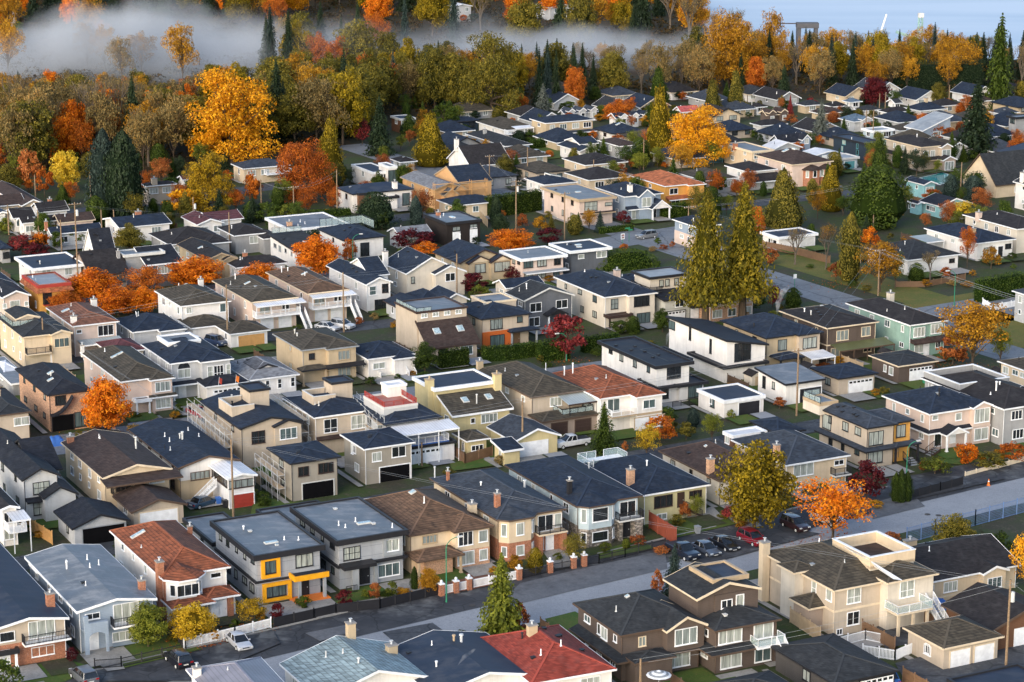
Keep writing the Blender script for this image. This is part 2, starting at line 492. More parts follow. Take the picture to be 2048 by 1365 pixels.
            for q in ((x0,y0,x1,y0+pw),(x0,y1-pw,x1,y1),(x0,y0+pw,x0+pw,y1-pw),(x1-pw,y0+pw,x1,y1-pw)):
                f.box(q[0],q[1],eh-fh-.35,q[2],q[3],eh)
        else:
            th = .2
            if roof.endswith('y'): b.extr([(y0,rz(0,y0)-th),(y0,rz(0,y0)),(y1,rz(0,y1)),(y1,rz(0,y1)-th)], x0, x1, 'x')
            else: b.extr([(x0,rz(x0,0)-th),(x0,rz(x0,0)),(x1,rz(x1,0)),(x1,rz(x1,0)-th)], y0, y1, 'y')
            if roof.endswith('y'):
                for yy in (y0-.05, y1): f.box(x0,yy,rz(0,min(max(yy,y0),y1))-.28,x1,yy+.05,rz(0,min(max(yy,y0),y1))+.03)
                for xx in (x0-.05, x1): f.extr([(y0,rz(0,y0)-.28),(y0,rz(0,y0)+.03),(y1,rz(0,y1)+.03),(y1,rz(0,y1)-.28)], xx, xx+.05, 'x')
            else:
                for xx in (x0-.05, x1): f.box(xx,y0,rz(min(max(xx,x0),x1),0)-.28,xx+.05,y1,rz(min(max(xx,x0),x1),0)+.03)
                for yy in (y0-.05, y1): f.extr([(x0,rz(x0,0)-.28),(x0,rz(x0,0)+.03),(x1,rz(x1,0)+.03),(x1,rz(x1,0)-.28)], yy, yy+.05, 'y')
        b.build(rn, RM(rf), root)
        f.build(fn, tm, root)
        v = dict(x0=x0,y0=y0,x1=x1,y1=y1,wx0=wx0,wy0=wy0,wx1=wx1,wy1=wy1,eh=eh,rz=rz,ax=ax,roof=roof)
        if s.main is None: s.main = v
        return v
    # ---- openings
    def win(s, face, u, z, w, h, nm=2, hb=0, tr='white', glass=None, v=None, off=0.0):
        v = v or s.main
        fm, gm = win_mesh(w, h, nm, hb)
        if face == 'F': loc, rz = (u, v['wy0']-off-.003, z), 0
        elif face == 'S': loc, rz = (v['wx0']-off-.003, u, z), -math.pi/2
        elif face == 'R': loc, rz = (v['wx1']+off+.003, u, z), math.pi/2
        else: loc, rz = (u, v['wy1']+off+.003, z), math.pi
        o = link('window', fm, s.root, loc, rz); setmat(o, TM(tr))
        p = link('pane', gm, o)
        if glass is None: glass = s.rng.choice([0,0,1,1,1,2,3])
        setmat(p, GL[glass])
        return o
    def autowin(s, tr, nF=2, nS=3, v=None, up=True, lo=True):
        v = v or s.main; r = s.rng; eh = v['eh']
        W = v['wx1']-v['wx0']; L = v['wy1']-v['wy0']
        two = eh > 4.4
        floors = []
        if two:
            if up: floors.append((eh-1.95, 1.25))
            if lo: floors.append((.95, 1.3))
        else:
            floors.append((eh-1.85 if eh > 3 else 1.0, 1.15))
        for k, (z, h) in enumerate(floors):
            off = .05 if (k == 1 and s.lower) else 0
            if nF:
                pos = [v['wx0'] + W*(i+.5)/nF + r.uniform(-.3,.3) for i in range(nF)]
                for i, u in enumerate(pos):
                    w = min(r.choice([1.3,1.6,1.9,2.2]), W/nF*.72)
                    if any(a-.2 < u+w/2 and u-w/2 < b+.2 and zz0 < z+h and z < zz1 for a,b,zz0,zz1 in s.block): continue
                    s.win('F', u, z, w, h, 3 if w > 1.8 else 2, 0, tr, None, v, off)
            for i in range(nS):
                u = v['wy0'] + L*(i+.6)/(nS+.3) + r.uniform(-.5,.5)
                w = r.choice([.6,.8,1.0,1.3]); hh = r.choice([.7,1.0,1.15])
                s.win('S', u, z+h-hh, w, hh, 1 if w < .9 else 2, 0, tr, None, v, off)
            for i in range(2):
                s.win('R', v['wy0'] + L*(i+.5)/2, z+.2, 1.0, .9, 2, 0, tr, None, v, off)
        s.win('B', (v['wx0']+v['wx1'])/2, floors[0][0], 1.7, 1.1, 2, 0, tr, None, v)
    def door(s, u, z=0.05, w=.95, h=2.05, tr='white', frame='white', v=None, off=0):
        v = v or s.main; y = v['wy0']-off
        b = MB(); b.box(u-w/2, y-.06, z, u+w/2, y-.004, z+h)
        for i in (0,1):
            for j in (0,1): b.box(u-w*.36+i*w*.4, y-.085, z+.2+j*h*.48, u-w*.36+i*w*.4+w*.32, y-.06, z+.2+j*h*.48+h*.38)
        o = b.build('door', TM(tr), s.root)
        k = MB(); k.box(u+w*.34, y-.12, z+.95, u+w*.42, y-.085, z+1.05); k.build('handle', TM('silver'), o)
        t = MB()
        t.box(u-w/2-.1, y-.08, z, u-w/2, y-.004, z+h+.1); t.box(u+w/2, y-.08, z, u+w/2+.1, y-.004, z+h+.1); t.box(u-w/2, y-.08, z+h, u+w/2, y-.004, z+h+.1)
        t.build('door_frame', TM(frame), o)
    def garage(s, u, w=4.6, h=2.15, tr='white', frame='white', v=None, glazed=False, off=0, open_=False):
        v = v or s.main; y = v['wy0']-off
        s.block.append((u-w/2, u+w/2, 0, h))
        if open_:
            b = MB(); b.box(u-w/2, y-.02, 0.02, u+w/2, y-.004, h)
            o = b.build('garage_dark_panel', m_paint('painted_dark', (.006,.006,.007), .9, .05), s.root)  # flat black panel: dark of the unlit interior painted on
        else:
            b = MB()
            for i in range(4): b.box(u-w/2, y-.06, .03+i*h/4, u+w/2, y-.004, .03+(i+1)*h/4-.035)
            b.box(u-w/2, y-.03, .03, u+w/2, y-.004, h)
            o = b.build('garage_door', TM(tr), s.root)
            if glazed:
                g = MB(); n = max(2, int(w/.7))
                for i in range(n):
                    xa = u-w/2+w*(i+.15)/n; g.box(xa, y-.068, h*.79, xa+w*.7/n, y-.058, h*.94)
                g.build('garage_pane', GL[0], o)
        t = MB()
        t.box(u-w/2-.14, y-.08, 0, u-w/2, y-.004, h+.14); t.box(u+w/2, y-.08, 0, u+w/2+.14, y-.004, h+.14); t.box(u-w/2, y-.08, h, u+w/2, y-.004, h+.14)
        t.build('garage_frame', TM(frame), o)
    # ---- roof furniture
    def chimney(s, fx, fy, hgt=1.2, mat='brick', sx=.75, sy=.75, ext=False, v=None):
        v = v or s.main
        x = v['x0'] + fx*(v['x1']-v['x0']); y = v['y0'] + fy*(v['y1']-v['y0'])
        zr = v['rz'](x, y)
        b = MB(); b.box(x-sx/2, y-sy/2, 0 if ext else zr-.7, x+sx/2, y+sy/2, zr+hgt)
        o = b.build('chimney', WM(mat) if mat in WALLS else TM(mat), s.root)
        c = MB(); c.box(x-sx/2-.08, y-sy/2-.08, zr+hgt, x+sx/2+.08, y+sy/2+.08, zr+hgt+.12)
        c.build('chimney_cap', m_paint('cap', (.30,.28,.26), .9), o)
        p = MB(); p.tube((x,y,zr+hgt+.1),(x,y,zr+hgt+.5),.11,.11,8); p.box(x-.17,y-.17,zr+hgt+.5,x+.17,y+.17,zr+hgt+.56)
        p.build('flue', TM('silver'), o)
    def pipe(s, fx, fy, h=.6, tr='pale', r=.07, v=None):
        v = v or s.main
        x = v['x0'] + fx*(v['x1']-v['x0']); y = v['y0'] + fy*(v['y1']-v['y0']); z = v['rz'](x, y)
        b = MB(); b.tube((x,y,z-.15),(x,y,z+h),r,r,8)
        if r > .09: b.tube((x,y,z+h),(x,y,z+h+.14),r*1.7,r*1.5,8)
        else: b.tube((x,y,z-.02),(x,y,z+.12),r*2.3,r*1.2,8)
        b.build('vent_pipe', TM(tr), s.root)
    def boxvent(s, fx, fy, tr='black', v=None):
        v = v or s.main
        x = v['x0'] + fx*(v['x1']-v['x0']); y = v['y0'] + fy*(v['y1']-v['y0']); z = v['rz'](x, y)
        b = MB(); b.box(x-.2,y-.2,z-.1,x+.2,y+.2,z+.14); b.box(x-.26,y-.26,z+.14,x+.26,y+.26,z+.19)
        b.build('roof_vent', TM(tr), s.root)
    def sky(s, fx, fy, w=.7, l=1.2, v=None, tr='pale', g=3):
        v = v or s.main
        x = v['x0'] + fx*(v['x1']-v['x0']); y = v['y0'] + fy*(v['y1']-v['y0']); e = .05
        rz = v['rz']
        dx = (rz(x+e,y)-rz(x-e,y))/(2*e); dy = (rz(x,y+e)-rz(x,y-e))/(2*e)
        n = Vector((-dx,-dy,1)).normalized()
        t = Vector((dx,dy,0)); t = (t - n*t.dot(n))
        t = t.normalized() if t.length > 1e-4 else Vector((0,1,0))
        u = n.cross(t)
        c = Vector((x,y,rz(x,y)))
        def bx(w, l, z0, z1):
            b = MB()
            vs = [c+u*(i*w/2)+t*(j*l/2)+n*z for z in (z0,z1) for i,j in ((-1,-1),(1,-1),(1,1),(-1,1))]
            b.add(vs, [(0,3,2,1),(4,5,6,7),(0,1,5,4),(1,2,6,5),(2,3,7,6),(3,0,4,7)]); return b
        o = bx(w, l, -.1, .16).build('skylight', TM(tr), s.root)
        bx(w-.16, l-.16, .1, .2).build('skylight_pane', m_glass('glass_skylight', (.42,.55,.60), .1) if g == 3 else GL[g], o)
    # ---- attachments on the front
    def railing(s, parent, pts, z, kind='black', h=1.0):
        """pts: local xy polyline"""
        b = MB()
        glass = kind.startswith('glass')
        tr = {'glass':'silver','glassb':'black','glassw':'white'}.get(kind, kind)
        gb = MB()
        for p, q in zip(pts[:-1], pts[1:]):
            p = Vector((*p, 0)) if len(p) == 2 else Vector(p); q = Vector((*q, 0)) if len(q) == 2 else Vector(q)
            p = p + Vector((0,0,z)); q = q + Vector((0,0,z)); up = Vector((0,0,h))
            b.beam(p+up, q+up, .07, .06); b.beam(p+Vector((0,0,.1)), q+Vector((0,0,.1)), .05, .05)
            n = max(1, int((q-p).length/(1.3 if glass else .17)))
            for i in range(n+1):
                c = p.lerp(q, i/n)
                w = .03 if glass else (.045 if i % 9 == 0 else .018)
                b.box(c.x-w, c.y-w, c.z, c.x+w, c.y+w, c.z+h)
            if glass: gb.beam(p+Vector((0,0,h*.52)), q+Vector((0,0,h*.52)), .02, h*.75)
        o = b.build('railing', TM(tr), parent)
        if glass: gb.build('glass_panel', m_clear('glass_rail', (.45,.56,.56)), o)
        return o
    def balcony(s, a, b, z, d=1.3, kind='black', slab='white', v=None):
        v = v or s.main; y = v['wy0']
        m = MB(); m.box(a, y-d, z-.22, b, y-.004, z)
        o = m.build('balcony', TM(slab), s.root)
        s.railing(o, [(a+.05,y-.05),(a+.05,y-d+.05),(b-.05,y-d+.05),(b-.05,y-.05)], z, kind)
    def skirt(s, z=2.85, d=.8, rf='black', tr='black', faces='FS', rise=.45, v=None, x0=None, x1=None):
        v = v or s.main; b = MB(); f = MB()
        X0 = v['wx0'] if x0 is None else x0; X1 = v['wx1'] if x1 is None else x1
        Y0, Y1 = v['wy0'], v['wy1']
        fs = 'S' in faces and x0 is None
        xa = X0-d if fs else X0
        if 'F' in faces:
            b.add([(xa,Y0-d,z),(X1+d*.3,Y0-d,z),(X1+d*.3,Y0-.01,z+rise),(X0 if fs else xa,Y0-.01,z+rise),(xa,Y0-d,z-.05),(X1+d*.3,Y0-d,z-.05),(X1+d*.3,Y0-.01,z-.05),(X0 if fs else xa,Y0-.01,z-.05)],
                  [(0,1,2,3),(7,6,5,4),(0,4,5,1),(1,5,6,2),(2,6,7,3),(3,7,4,0)])
            f.box(xa-.04,Y0-d-.05,z-.2,X1+d*.3+.04,Y0-d,z+.02)
        if fs:
            b.add([(X0-d,Y0-d,z),(X0-.01,Y0,z+rise),(X0-.01,Y1,z+rise),(X0-d,Y1,z),(X0-d,Y0-d,z-.05),(X0-.01,Y0,z-.05),(X0-.01,Y1,z-.05),(X0-d,Y1,z-.05)],
                  [(0,1,2,3),(7,6,5,4),(0,4,5,1),(1,5,6,2),(2,6,7,3),(3,7,4,0)])
            f.box(X0-d-.05,Y0-d,z-.2,X0-d,Y1,z+.02)
        o = b.build('skirt_roof', RM(rf), s.root)
        f.build('skirt_fascia', TM(tr), s.root)
    def porch(s, a, b, d, z, kind='hip', rf='black', tr='white', pitch=.4, posts=True, v=None, post='white', into=.3):
        v = v or s.main; y1 = v['wy0']+into
        w = s.vol(a, v['wy0']-d, b, y1, z, kind, None, rf, tr, pitch, 'y' if kind == 'gable' else None, ov=.2, pre='porch_', nowall=True)
        if kind == 'gable':
            m = MB(); m.extr([(a+.3,z-.05),(b-.3,z-.05),((a+b)/2,z+pitch*(b-a)/2-.2)], v['wy0']-d+.15, v['wy0']-d+.25, 'y'); m.build('porch_gable', WM('white') if tr == 'white' else TM(tr), s.root)
        if posts:
            for x in (a+.35, b-.35):
                p = MB(); p.box(x-.13, v['wy0']-d+.2, 0, x+.13, v['wy0']-d+.46, z-.15); p.box(x-.2, v['wy0']-d+.13, 0, x+.2, v['wy0']-d+.53, .35)
                p.build('porch_post', TM(post), s.root)
        return w
    def wing(s, a, b, proj, depth, eh=None, kind='gable', wall=None, rf=None, tr='white', pitch=.5, z0=-.2, ov=.35, win=None, v=None, wtr='white', glass=None):
        v = v or s.main; eh = eh or v['eh']
        w = s.vol(a, v['y0']-proj, b, v['y0']+depth, eh, kind, wall, rf, tr, pitch, 'y' if kind == 'gable' else None, ov, z0=z0, pre='wing_')
        if win:
            for z, ww, hh, nm in win: s.win('F', (a+b)/2, z, ww, hh, nm, 0, wtr, glass, w)
        s.block.append((a, b, max(z0, 0), eh))
        return w
    def bay(s, a, b, proj, z0, z1, wall, rf, tr='white', ch=.9, top=True, pitch=.42, win=None, wtr='white'):
        """bay with chamfered corners and its own hipped cap"""
        v = s.main; y = v['wy0']
        poly = [(a,y+.2),(a,y-proj+ch),(a+ch,y-proj),(b-ch,y-proj),(b,y-proj+ch),(b,y+.2)]
        m = MB(); m.prism(poly, z0, z1-.05); m.build('bay_wall', WM(wall), s.root)
        if top:
            o = .4
            P = [(a-o,y+.2),(a-o,y-proj+ch-o*.4),(a+ch-o*.4,y-proj-o),(b-ch+o*.4,y-proj-o),(b+o,y-proj+ch-o*.4),(b+o,y+.2)]
            hz = z1 + pitch*(b-a)/2; cx = (a+b)/2
            r = MB(); n = len(P)
            r.add([(x,q,z1) for x,q in P] + [(cx,y-proj+(b-a)/2-.1,hz),(cx,y+(b-a)/2*1.3,hz)],
                  [(0,1,6,7),(1,2,6),(2,3,6),(3,4,6),(4,5,7,6),(5,0,7),(5,4,3,2,1,0)])
            r.build('bay_roof', RM(rf), s.root)
            f = MB()
            for p, q in zip(P[:-1], P[1:]): f.beam((*p,z1-.09),(*q,z1-.09),.05,.2)
            f.build('bay_fascia', TM(tr), s.root)
        if win:
            for z, ww, hh, nm in win:
                s.win('F', (a+b)/2, z, ww, hh, nm, 0, wtr, None, v, proj)
                for sg in (-1, 1):
                    fm, gm = win_mesh(.6, hh, 1, 0)
                    c = ((a+ch/2) if sg < 0 else (b-ch/2), y-proj+ch/2)
                    n_ = .01
                    o_ = link('window', fm, s.root, (c[0]+sg*n_*.7, c[1]-n_*.7, z), sg*math.pi/4); setmat(o_, TM(wtr))
                    p_ = link('pane', gm, o_); setmat(p_, GL[s.rng.choice([0,1,2])])
        s.block.append((a, b, z0, z1))
    def patio(s, a, b, y0, y1, z, rf='pmetal', tr='white', rise=.35, posts=True):
        """roof sheet sloping from y1 (high) to y0 (low) with posts along y0"""
        m = MB(); m.extr([(y0,z-.05),(y0,z),(y1,z+rise),(y1,z+rise-.05)], a, b, 'x')
        o = m.build('patio_cover', RM(rf), s.root)
        f = MB(); f.box(a,y0-.05,z-.2,b,y0,z+.02)
        if posts:
            n = max(2, int((b-a)/2.5)+1)
            for i in range(n):
                x = a+.1+(b-a-.2)*i/(n-1); f.box(x-.06,y0+.02,0,x+.06,y0+.14,z-.05)
        f.build('patio_post', TM(tr), s.root)
    def stair(s, x, y, z, run, w=1.0, axis='-y', tr='white'):
        """open flight from (x,y,z) down along axis with two railings"""
        d = {'-y':(0,-1),'-x':(-1,0),'+x':(1,0)}[axis]; n = int(z/.19)
        b = MB(); r = MB()
        sd = (abs(d[1])*w/2, abs(d[0])*w/2)
        for i in range(n):
            cx, cy = x+d[0]*run*(i+.5)/n, y+d[1]*run*(i+.5)/n; zz = z*(1-(i+1)/(n+0.0))+.02
            hx = sd[0] if sd[0] else run/n*.55; hy = sd[1] if sd[1] else run/n*.55
            b.box(cx-hx,cy-hy,zz,cx+hx,cy+hy,zz+.06)
        for sg in (-1,1):
            p = Vector((x+sg*sd[0], y+sg*sd[1], z)); q = p+Vector((d[0]*run, d[1]*run, -z))
            r.beam(p+Vector((0,0,-.1)), q+Vector((0,0,.05)), .06, .28)
            r.beam(p+Vector((0,0,.95)), q+Vector((0,0,.95)), .07, .07)
            for i in range(n*2+1):
                c = p.lerp(q, i/(n*2)); k = .035 if i % 8 == 0 else .018
                r.box(c.x-k,c.y-k,c.z,c.x+k,c.y+k,c.z+.95)
        o = b.build('stair', TM('grey'), s.root); r.build('stair_railing', TM(tr), o)

def Hs(label, m, lx, rx, eh, roof='hip', wall='cream', rf='black', tr='white', pitch=.36, ax=None, lower=None, n=(2,3), f=(), yaw=0,
       ov=.45, name='house', cat='house', W=None, L=None, wtr=None, hi=2.0, up=True, lo=True, vents=None, group=None, fh=.2):
    if m[1] < 330 and eh <= 3.8 and roof in ('hip','gable'): eh *= .8; pitch *= 1.18; ov = max(ov, .6)
    h = House(name, label, cat, m, lx, rx, eh, yaw, group, W, L)
    W, L = h.W, h.L
    h.block = []; h.lower = lower
    v = h.vol(0, 0, W, L, eh, roof, wall, rf, tr, pitch, ax, ov, lower=lower, hi=hi, fh=fh)
    wtr = wtr or ('black' if tr == 'black' else 'white')
    late = []
    for q in f:
        k = q[0]
        X = lambda t: v['x0'] + t*W
        if k == 'ch': h.chimney(*q[1:])
        elif k == 'sky': h.sky(*q[1:])
        elif k == 'pipe': h.pipe(*q[1:])
        elif k == 'bv': h.boxvent(*q[1:])
        elif k == 'gar': h.garage(X(q[1]), *q[2:])
        elif k == 'door': h.door(X(q[1]), *q[2:]); h.block.append((X(q[1])-.5, X(q[1])+.5, q[2] if len(q) > 2 else 0, (q[2] if len(q) > 2 else 0)+2.05))
        elif k == 'bal': h.balcony(X(q[1]), X(q[2]), *q[3:])
        elif k == 'skirt': h.skirt(*q[1:])
        elif k == 'por': h.porch(X(q[1]), X(q[2]), *q[3:])
        elif k == 'wing': h.wing(X(q[1]), X(q[2]), *q[3:])
        elif k == 'bay': h.bay(X(q[1]), X(q[2]), *q[3:])
        elif k == 'pat': h.patio(X(q[1]), X(q[2]), *q[3:])
        elif k == 'win': h.win(q[1], (X(q[2]) if q[1] in 'FB' else v['y0']+q[2]*L), *q[3:])
        elif k == 'stair': h.stair(X(q[1]), *q[2:])
        elif k == 'vol': h.vol(X(q[1]), q[2], X(q[3]), q[4], *q[5:])
        elif k == 'volk': h.vol(X(q[1]), q[2], X(q[3]), q[4], q[5], **q[6])
        elif k == 'fn': q[1](h, v)
    if n is not None:
        h.autowin(wtr, n[0], n[1], None, up, lo)
    r = h.rng
    nv = vents if vents is not None else (r.choice([1,2,3]) if m[1] > 420 else r.choice([0,1]))
    for i in range(nv):
        fx = r.uniform(.12,.45); fy = r.uniform(.25,.8)
        if r.random() < .6: h.pipe(fx, fy, r.uniform(.35,.7), r.choice(['pale','white','silver','black']), r.choice([.055,.07,.1]))
        else: h.boxvent(fx, fy, r.choice(['black','grey','black']))
    if m[1] > 560 and eh > 3 and roof in ('hip','gable'):
        b = MB()
        for x, y in ((v['wx0']-.06, v['wy0']-.06), (v['wx1']+.02, v['wy0']-.06)):
            b = MB(); b.tube((x,y,0),(x,y,eh-.15),.045,.045,5)
            b.build('downpipe', TM('white' if tr == 'white' else tr), h.root)
    return h
def Gr(label, m, lx, rx, eh=2.7, roof='gable', wall='white', rf='black', tr='white', pitch=.34, ax='y', door=(.5, 4.6), f=(), **k):
    ff = list(f)
    if door: ff.insert(0, ('gar', *door))
    return Hs(label, m, lx, rx, eh, roof, wall, rf, tr, pitch, ax, n=(0,1), f=ff, name='garage', cat='garage', vents=k.pop('vents', 0), **k)
# ------------------------------------------------------------------ foliage
def leaf_mesh(name, pts, nrm, size, seed, jit=.9, aspect=.7):
    """one quad per point, turned about its outward direction"""
    g = np.random.default_rng(seed)
    n = len(pts)
    d = nrm + g.normal(0, jit, (n, 3)); d /= np.linalg.norm(d, axis=1)[:, None] + 1e-9
    a = np.cross(d, g.normal(0, 1, (n, 3))); a /= np.linalg.norm(a, axis=1)[:, None] + 1e-9
    b = np.cross(d, a)
    s = (size * g.uniform(.6, 1.3, n))[:, None] if np.isscalar(size) else (size * g.uniform(.6, 1.3, n))[:, None]
    a = a * s * .5; b = b * s * .5 * aspect
    V = np.empty((n, 4, 3)); V[:,0] = pts-a-b*.4; V[:,1] = pts-b; V[:,2] = pts+a+b*.3; V[:,3] = pts+b
    me = bpy.data.meshes.new(name)
    me.vertices.add(n*4); me.vertices.foreach_set('co', V.reshape(-1).astype(np.float32))
    me.loops.add(n*4); me.loops.foreach_set('vertex_index', np.arange(n*4, dtype=np.int32))
    me.polygons.add(n); me.polygons.foreach_set('loop_start', np.arange(0, n*4, 4, dtype=np.int32))
    me.update(calc_edges=True); me.validate()
    me.materials.append(None)
    return me

def ell_pts(g, n, c, r):
    d = g.normal(0, 1, (n, 3)); d /= np.linalg.norm(d, axis=1)[:, None]
    rad = g.uniform(.55, 1.0, n)[:, None]
    return c + d * rad * r, d

def crown_round(seed, nclump, nleaf, leaf, zlo=.16, sparse=1.0, lobes=1):
    """unit crown: height 1, radius .5"""
    g = np.random.default_rng(seed)
    P = []; N = []; C = []
    lob = [(np.array([0, 0, (1+zlo)/2]), np.array([.40, .40, (1-zlo)/2*.92]))]
    if lobes > 1:
        lob = []
        for i in range(lobes):
            a = 2*math.pi*i/lobes + g.uniform(0, 1)
            lob.append((np.array([.20*math.cos(a), .20*math.sin(a), g.uniform(.45, .66)]), np.array([.25, .25, g.uniform(.26, .36)])))
        if zlo < .05:
            for i in range(5):
                a = 6.283*i/5+.5; lob.append((np.array([.26*math.cos(a), .26*math.sin(a), g.uniform(.16, .34)]), np.array([.2, .2, .2])))
        lob.append((np.array([0, 0, .6]), np.array([.22, .22, .36])))
    for i in range(nclump):
        c0, r0 = lob[i % len(lob)]
        d = g.normal(0, 1, 3); d /= np.linalg.norm(d)
        if d[2] < -.8: d[2] *= -1
        rr = g.uniform(.35, 1.02) ** .6
        c = c0 + d * r0 * rr
        cr = g.uniform(.08, .135) * (1.15 if lobes == 1 else 1.0)
        k = int(nleaf / nclump * g.uniform(.6, 1.4) * sparse)
        p, q = ell_pts(g, k, c, np.array([cr*1.15, cr*1.15, cr*.8]))
        up = q[:, 2] > -.92
        P.append(p[up]); N.append((q*.6 + d*.7)[up]); C.append(c)
    me = leaf_mesh('crown', np.vstack(P), np.vstack(N), leaf, seed+1)
    return me, C

def trunk_mesh(C, seed, r=.02, base_r=None, nl=9, top=.6):
    g = random.Random(seed); b = MB()
    b.tube((0,0,-.01), (g.uniform(-.01,.01), g.uniform(-.01,.01), .22), base_r or r*1.25, r, 7)
    b.tube((0,0,.21), (g.uniform(-.03,.03), g.uniform(-.03,.03), top), r, r*.35, 6)
    for c in C[:nl]:
        z = g.uniform(.14, max(.16, min(.5, c[2]-.06)))
        mid = Vector((c[0]*.45, c[1]*.45, z + (c[2]-z)*.6))
        b.tube((0,0,z), mid, r*.55, r*.35, 5); b.tube(mid, c, r*.35, r*.1, 4)
    me = b.mesh('trunk'); me.materials.append(None); return me

def crown_spruce(seed, levels=24, nb=10, nq=8, droop=.25, zlo=.04, leaf=.05, power=1.0, ragged=.25, tall=False):
    g = np.random.default_rng(seed); P = []; N = []; S = []
    for i in range(levels):
        t = i/(levels-1); z = zlo + (1-zlo)*t
        rr = .5*(1-t)**power*g.uniform(1-ragged, 1.0) + .012
        if tall: rr = .52*(1-t)**.62*min(1, (t+.16)/.22)*g.uniform(1-ragged, 1.05) + .015
        k = max(4, int(nb*(1-t*.55)))
        a0 = g.uniform(0, 6.28)
        for j in range(k):
            a = a0 + 6.283*j/k + g.uniform(-.3, .3); L = rr*g.uniform(.6, 1.08)
            m = max(3, int(nq*(.35+L*1.6)))
            s = np.linspace(.12, 1, m); w = (1-s)*.2+.05
            off = g.normal(0, 1, (m, 3))*np.array([.35,.35,.2])*L*w[:,None] + (g.normal(0, .018, (m, 3)) if tall else 0)
            x = np.cos(a)*L*s; y = np.sin(a)*L*s; zz = z - droop*L*s**1.6*.6
            P.append(np.stack([x, y, zz], 1)+off)
            N.append(np.tile([np.cos(a)*.5, np.sin(a)*.5, .9], (m, 1)))
            S.append(np.full(m, leaf)*(.75+.5*(1-t)))
    return leaf_mesh('crown', np.vstack(P), np.vstack(N), np.concatenate(S), seed+1, .55, .5)

def crown_cedar(seed, n=3200, leaf=.035, shape='cone', zlo=.02):
    """dense scale-leaved crown: upright sprays over a lumpy cone or column"""
    g = np.random.default_rng(seed)
    t = 1-np.sqrt(1 - g.uniform(0, .985, n)) if shape == 'cone' else g.uniform(0, 1, n)
    a = g.uniform(0, 6.283, n)
    if shape == 'cone': prof = .5*(1-t)**.72*np.minimum(1, (t+.12)/.22)**.5
    elif shape == 'tall': prof = .5*(1-t)**.6*np.minimum(1, (t+.14)/.24)**.7*g.uniform(.75, 1.12, n)
    elif shape == 'egg': prof = .5*np.sqrt(np.maximum(0, 1-(np.abs(t-.34)/np.where(t > .34, .67, .40))**2.1))
    else: prof = .5*np.minimum(1, ((1-t)/.4))**.6*np.minimum(1, (t+.25)/.35)
    lump = np.zeros(n)
    for k in range(34):
        ta, aa, w = g.uniform(0, 1), g.uniform(0, 6.283), g.uniform(.05, .2)
        da = np.abs((a-aa+3.1416) % 6.283-3.1416)
        lump += np.exp(-((t-ta)**2/.006 + da**2/w))
    prof = prof*(.66+.30*np.minimum(lump, 1.3))*g.uniform(.72, 1.05, n)
    P = np.stack([np.cos(a)*prof, np.sin(a)*prof, zlo+t*(1-zlo)], 1)
    N = np.stack([np.cos(a), np.sin(a), np.full(n, .45)], 1)
    return leaf_mesh('crown', P, N, leaf, seed+1, .5, .75)

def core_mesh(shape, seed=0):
    """solid core, inner shade put into its dark colour; keeps dense crowns from being see-through"""
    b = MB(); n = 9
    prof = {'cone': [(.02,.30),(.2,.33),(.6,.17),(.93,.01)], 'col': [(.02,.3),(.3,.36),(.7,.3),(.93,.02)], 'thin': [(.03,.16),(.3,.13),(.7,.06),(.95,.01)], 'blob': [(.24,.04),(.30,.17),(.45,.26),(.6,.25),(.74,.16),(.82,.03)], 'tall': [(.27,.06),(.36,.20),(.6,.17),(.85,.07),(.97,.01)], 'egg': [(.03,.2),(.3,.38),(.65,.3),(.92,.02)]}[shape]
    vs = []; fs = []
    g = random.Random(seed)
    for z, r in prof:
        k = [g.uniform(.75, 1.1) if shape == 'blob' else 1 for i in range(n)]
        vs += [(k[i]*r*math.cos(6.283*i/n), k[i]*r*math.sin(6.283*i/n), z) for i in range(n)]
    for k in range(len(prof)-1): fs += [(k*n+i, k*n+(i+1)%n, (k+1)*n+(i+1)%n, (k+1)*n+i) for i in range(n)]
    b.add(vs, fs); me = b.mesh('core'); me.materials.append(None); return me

def bare_tree(seed, depth=5, leaves=500, leaf=.022, spread=.5):
    g = random.Random(seed); b = MB(); tips = []
    def grow(p, d, L, r, k):
        q = p + d*L
        b.tube(p, q, r, r*.68, 5 if k < 2 else 3)
        if k >= depth: tips.append(q); return
        if k >= 2: tips.append(q)
        for i in range(3 if k else 4):
            e = Vector((g.gauss(0,1), g.gauss(0,1), g.gauss(0,.6))); e = (d + e.normalized()*spread*(1.1 if k else .8) + Vector((0,0,.22))).normalized()
            grow(q if i else p.lerp(q, .75), e, L*g.uniform(.58,.82), r*.62, k+1)
    grow(Vector((0,0,-.01)), Vector((0,0,1)), .26, .022, 0)
    zs = max(v[2] for v in b.v); rs = max(math.hypot(v[0], v[1]) for v in b.v)
    b.v = [(v[0]*.5/rs, v[1]*.5/rs, v[2]/zs) for v in b.v]
    tr = b.mesh('branches', False); tr.materials.append(None)
    P = np.array([[t.x*.5/rs, t.y*.5/rs, t.z/zs] for t in tips])
    rg = np.random.default_rng(seed); P = P[rg.integers(0, len(P), leaves)] + rg.normal(0, .022, (leaves, 3))
    N = P - np.array([0,0,.5]); N /= np.linalg.norm(N, axis=1)[:,None]+1e-6
    return tr, leaf_mesh('crown', P, N, leaf, seed)

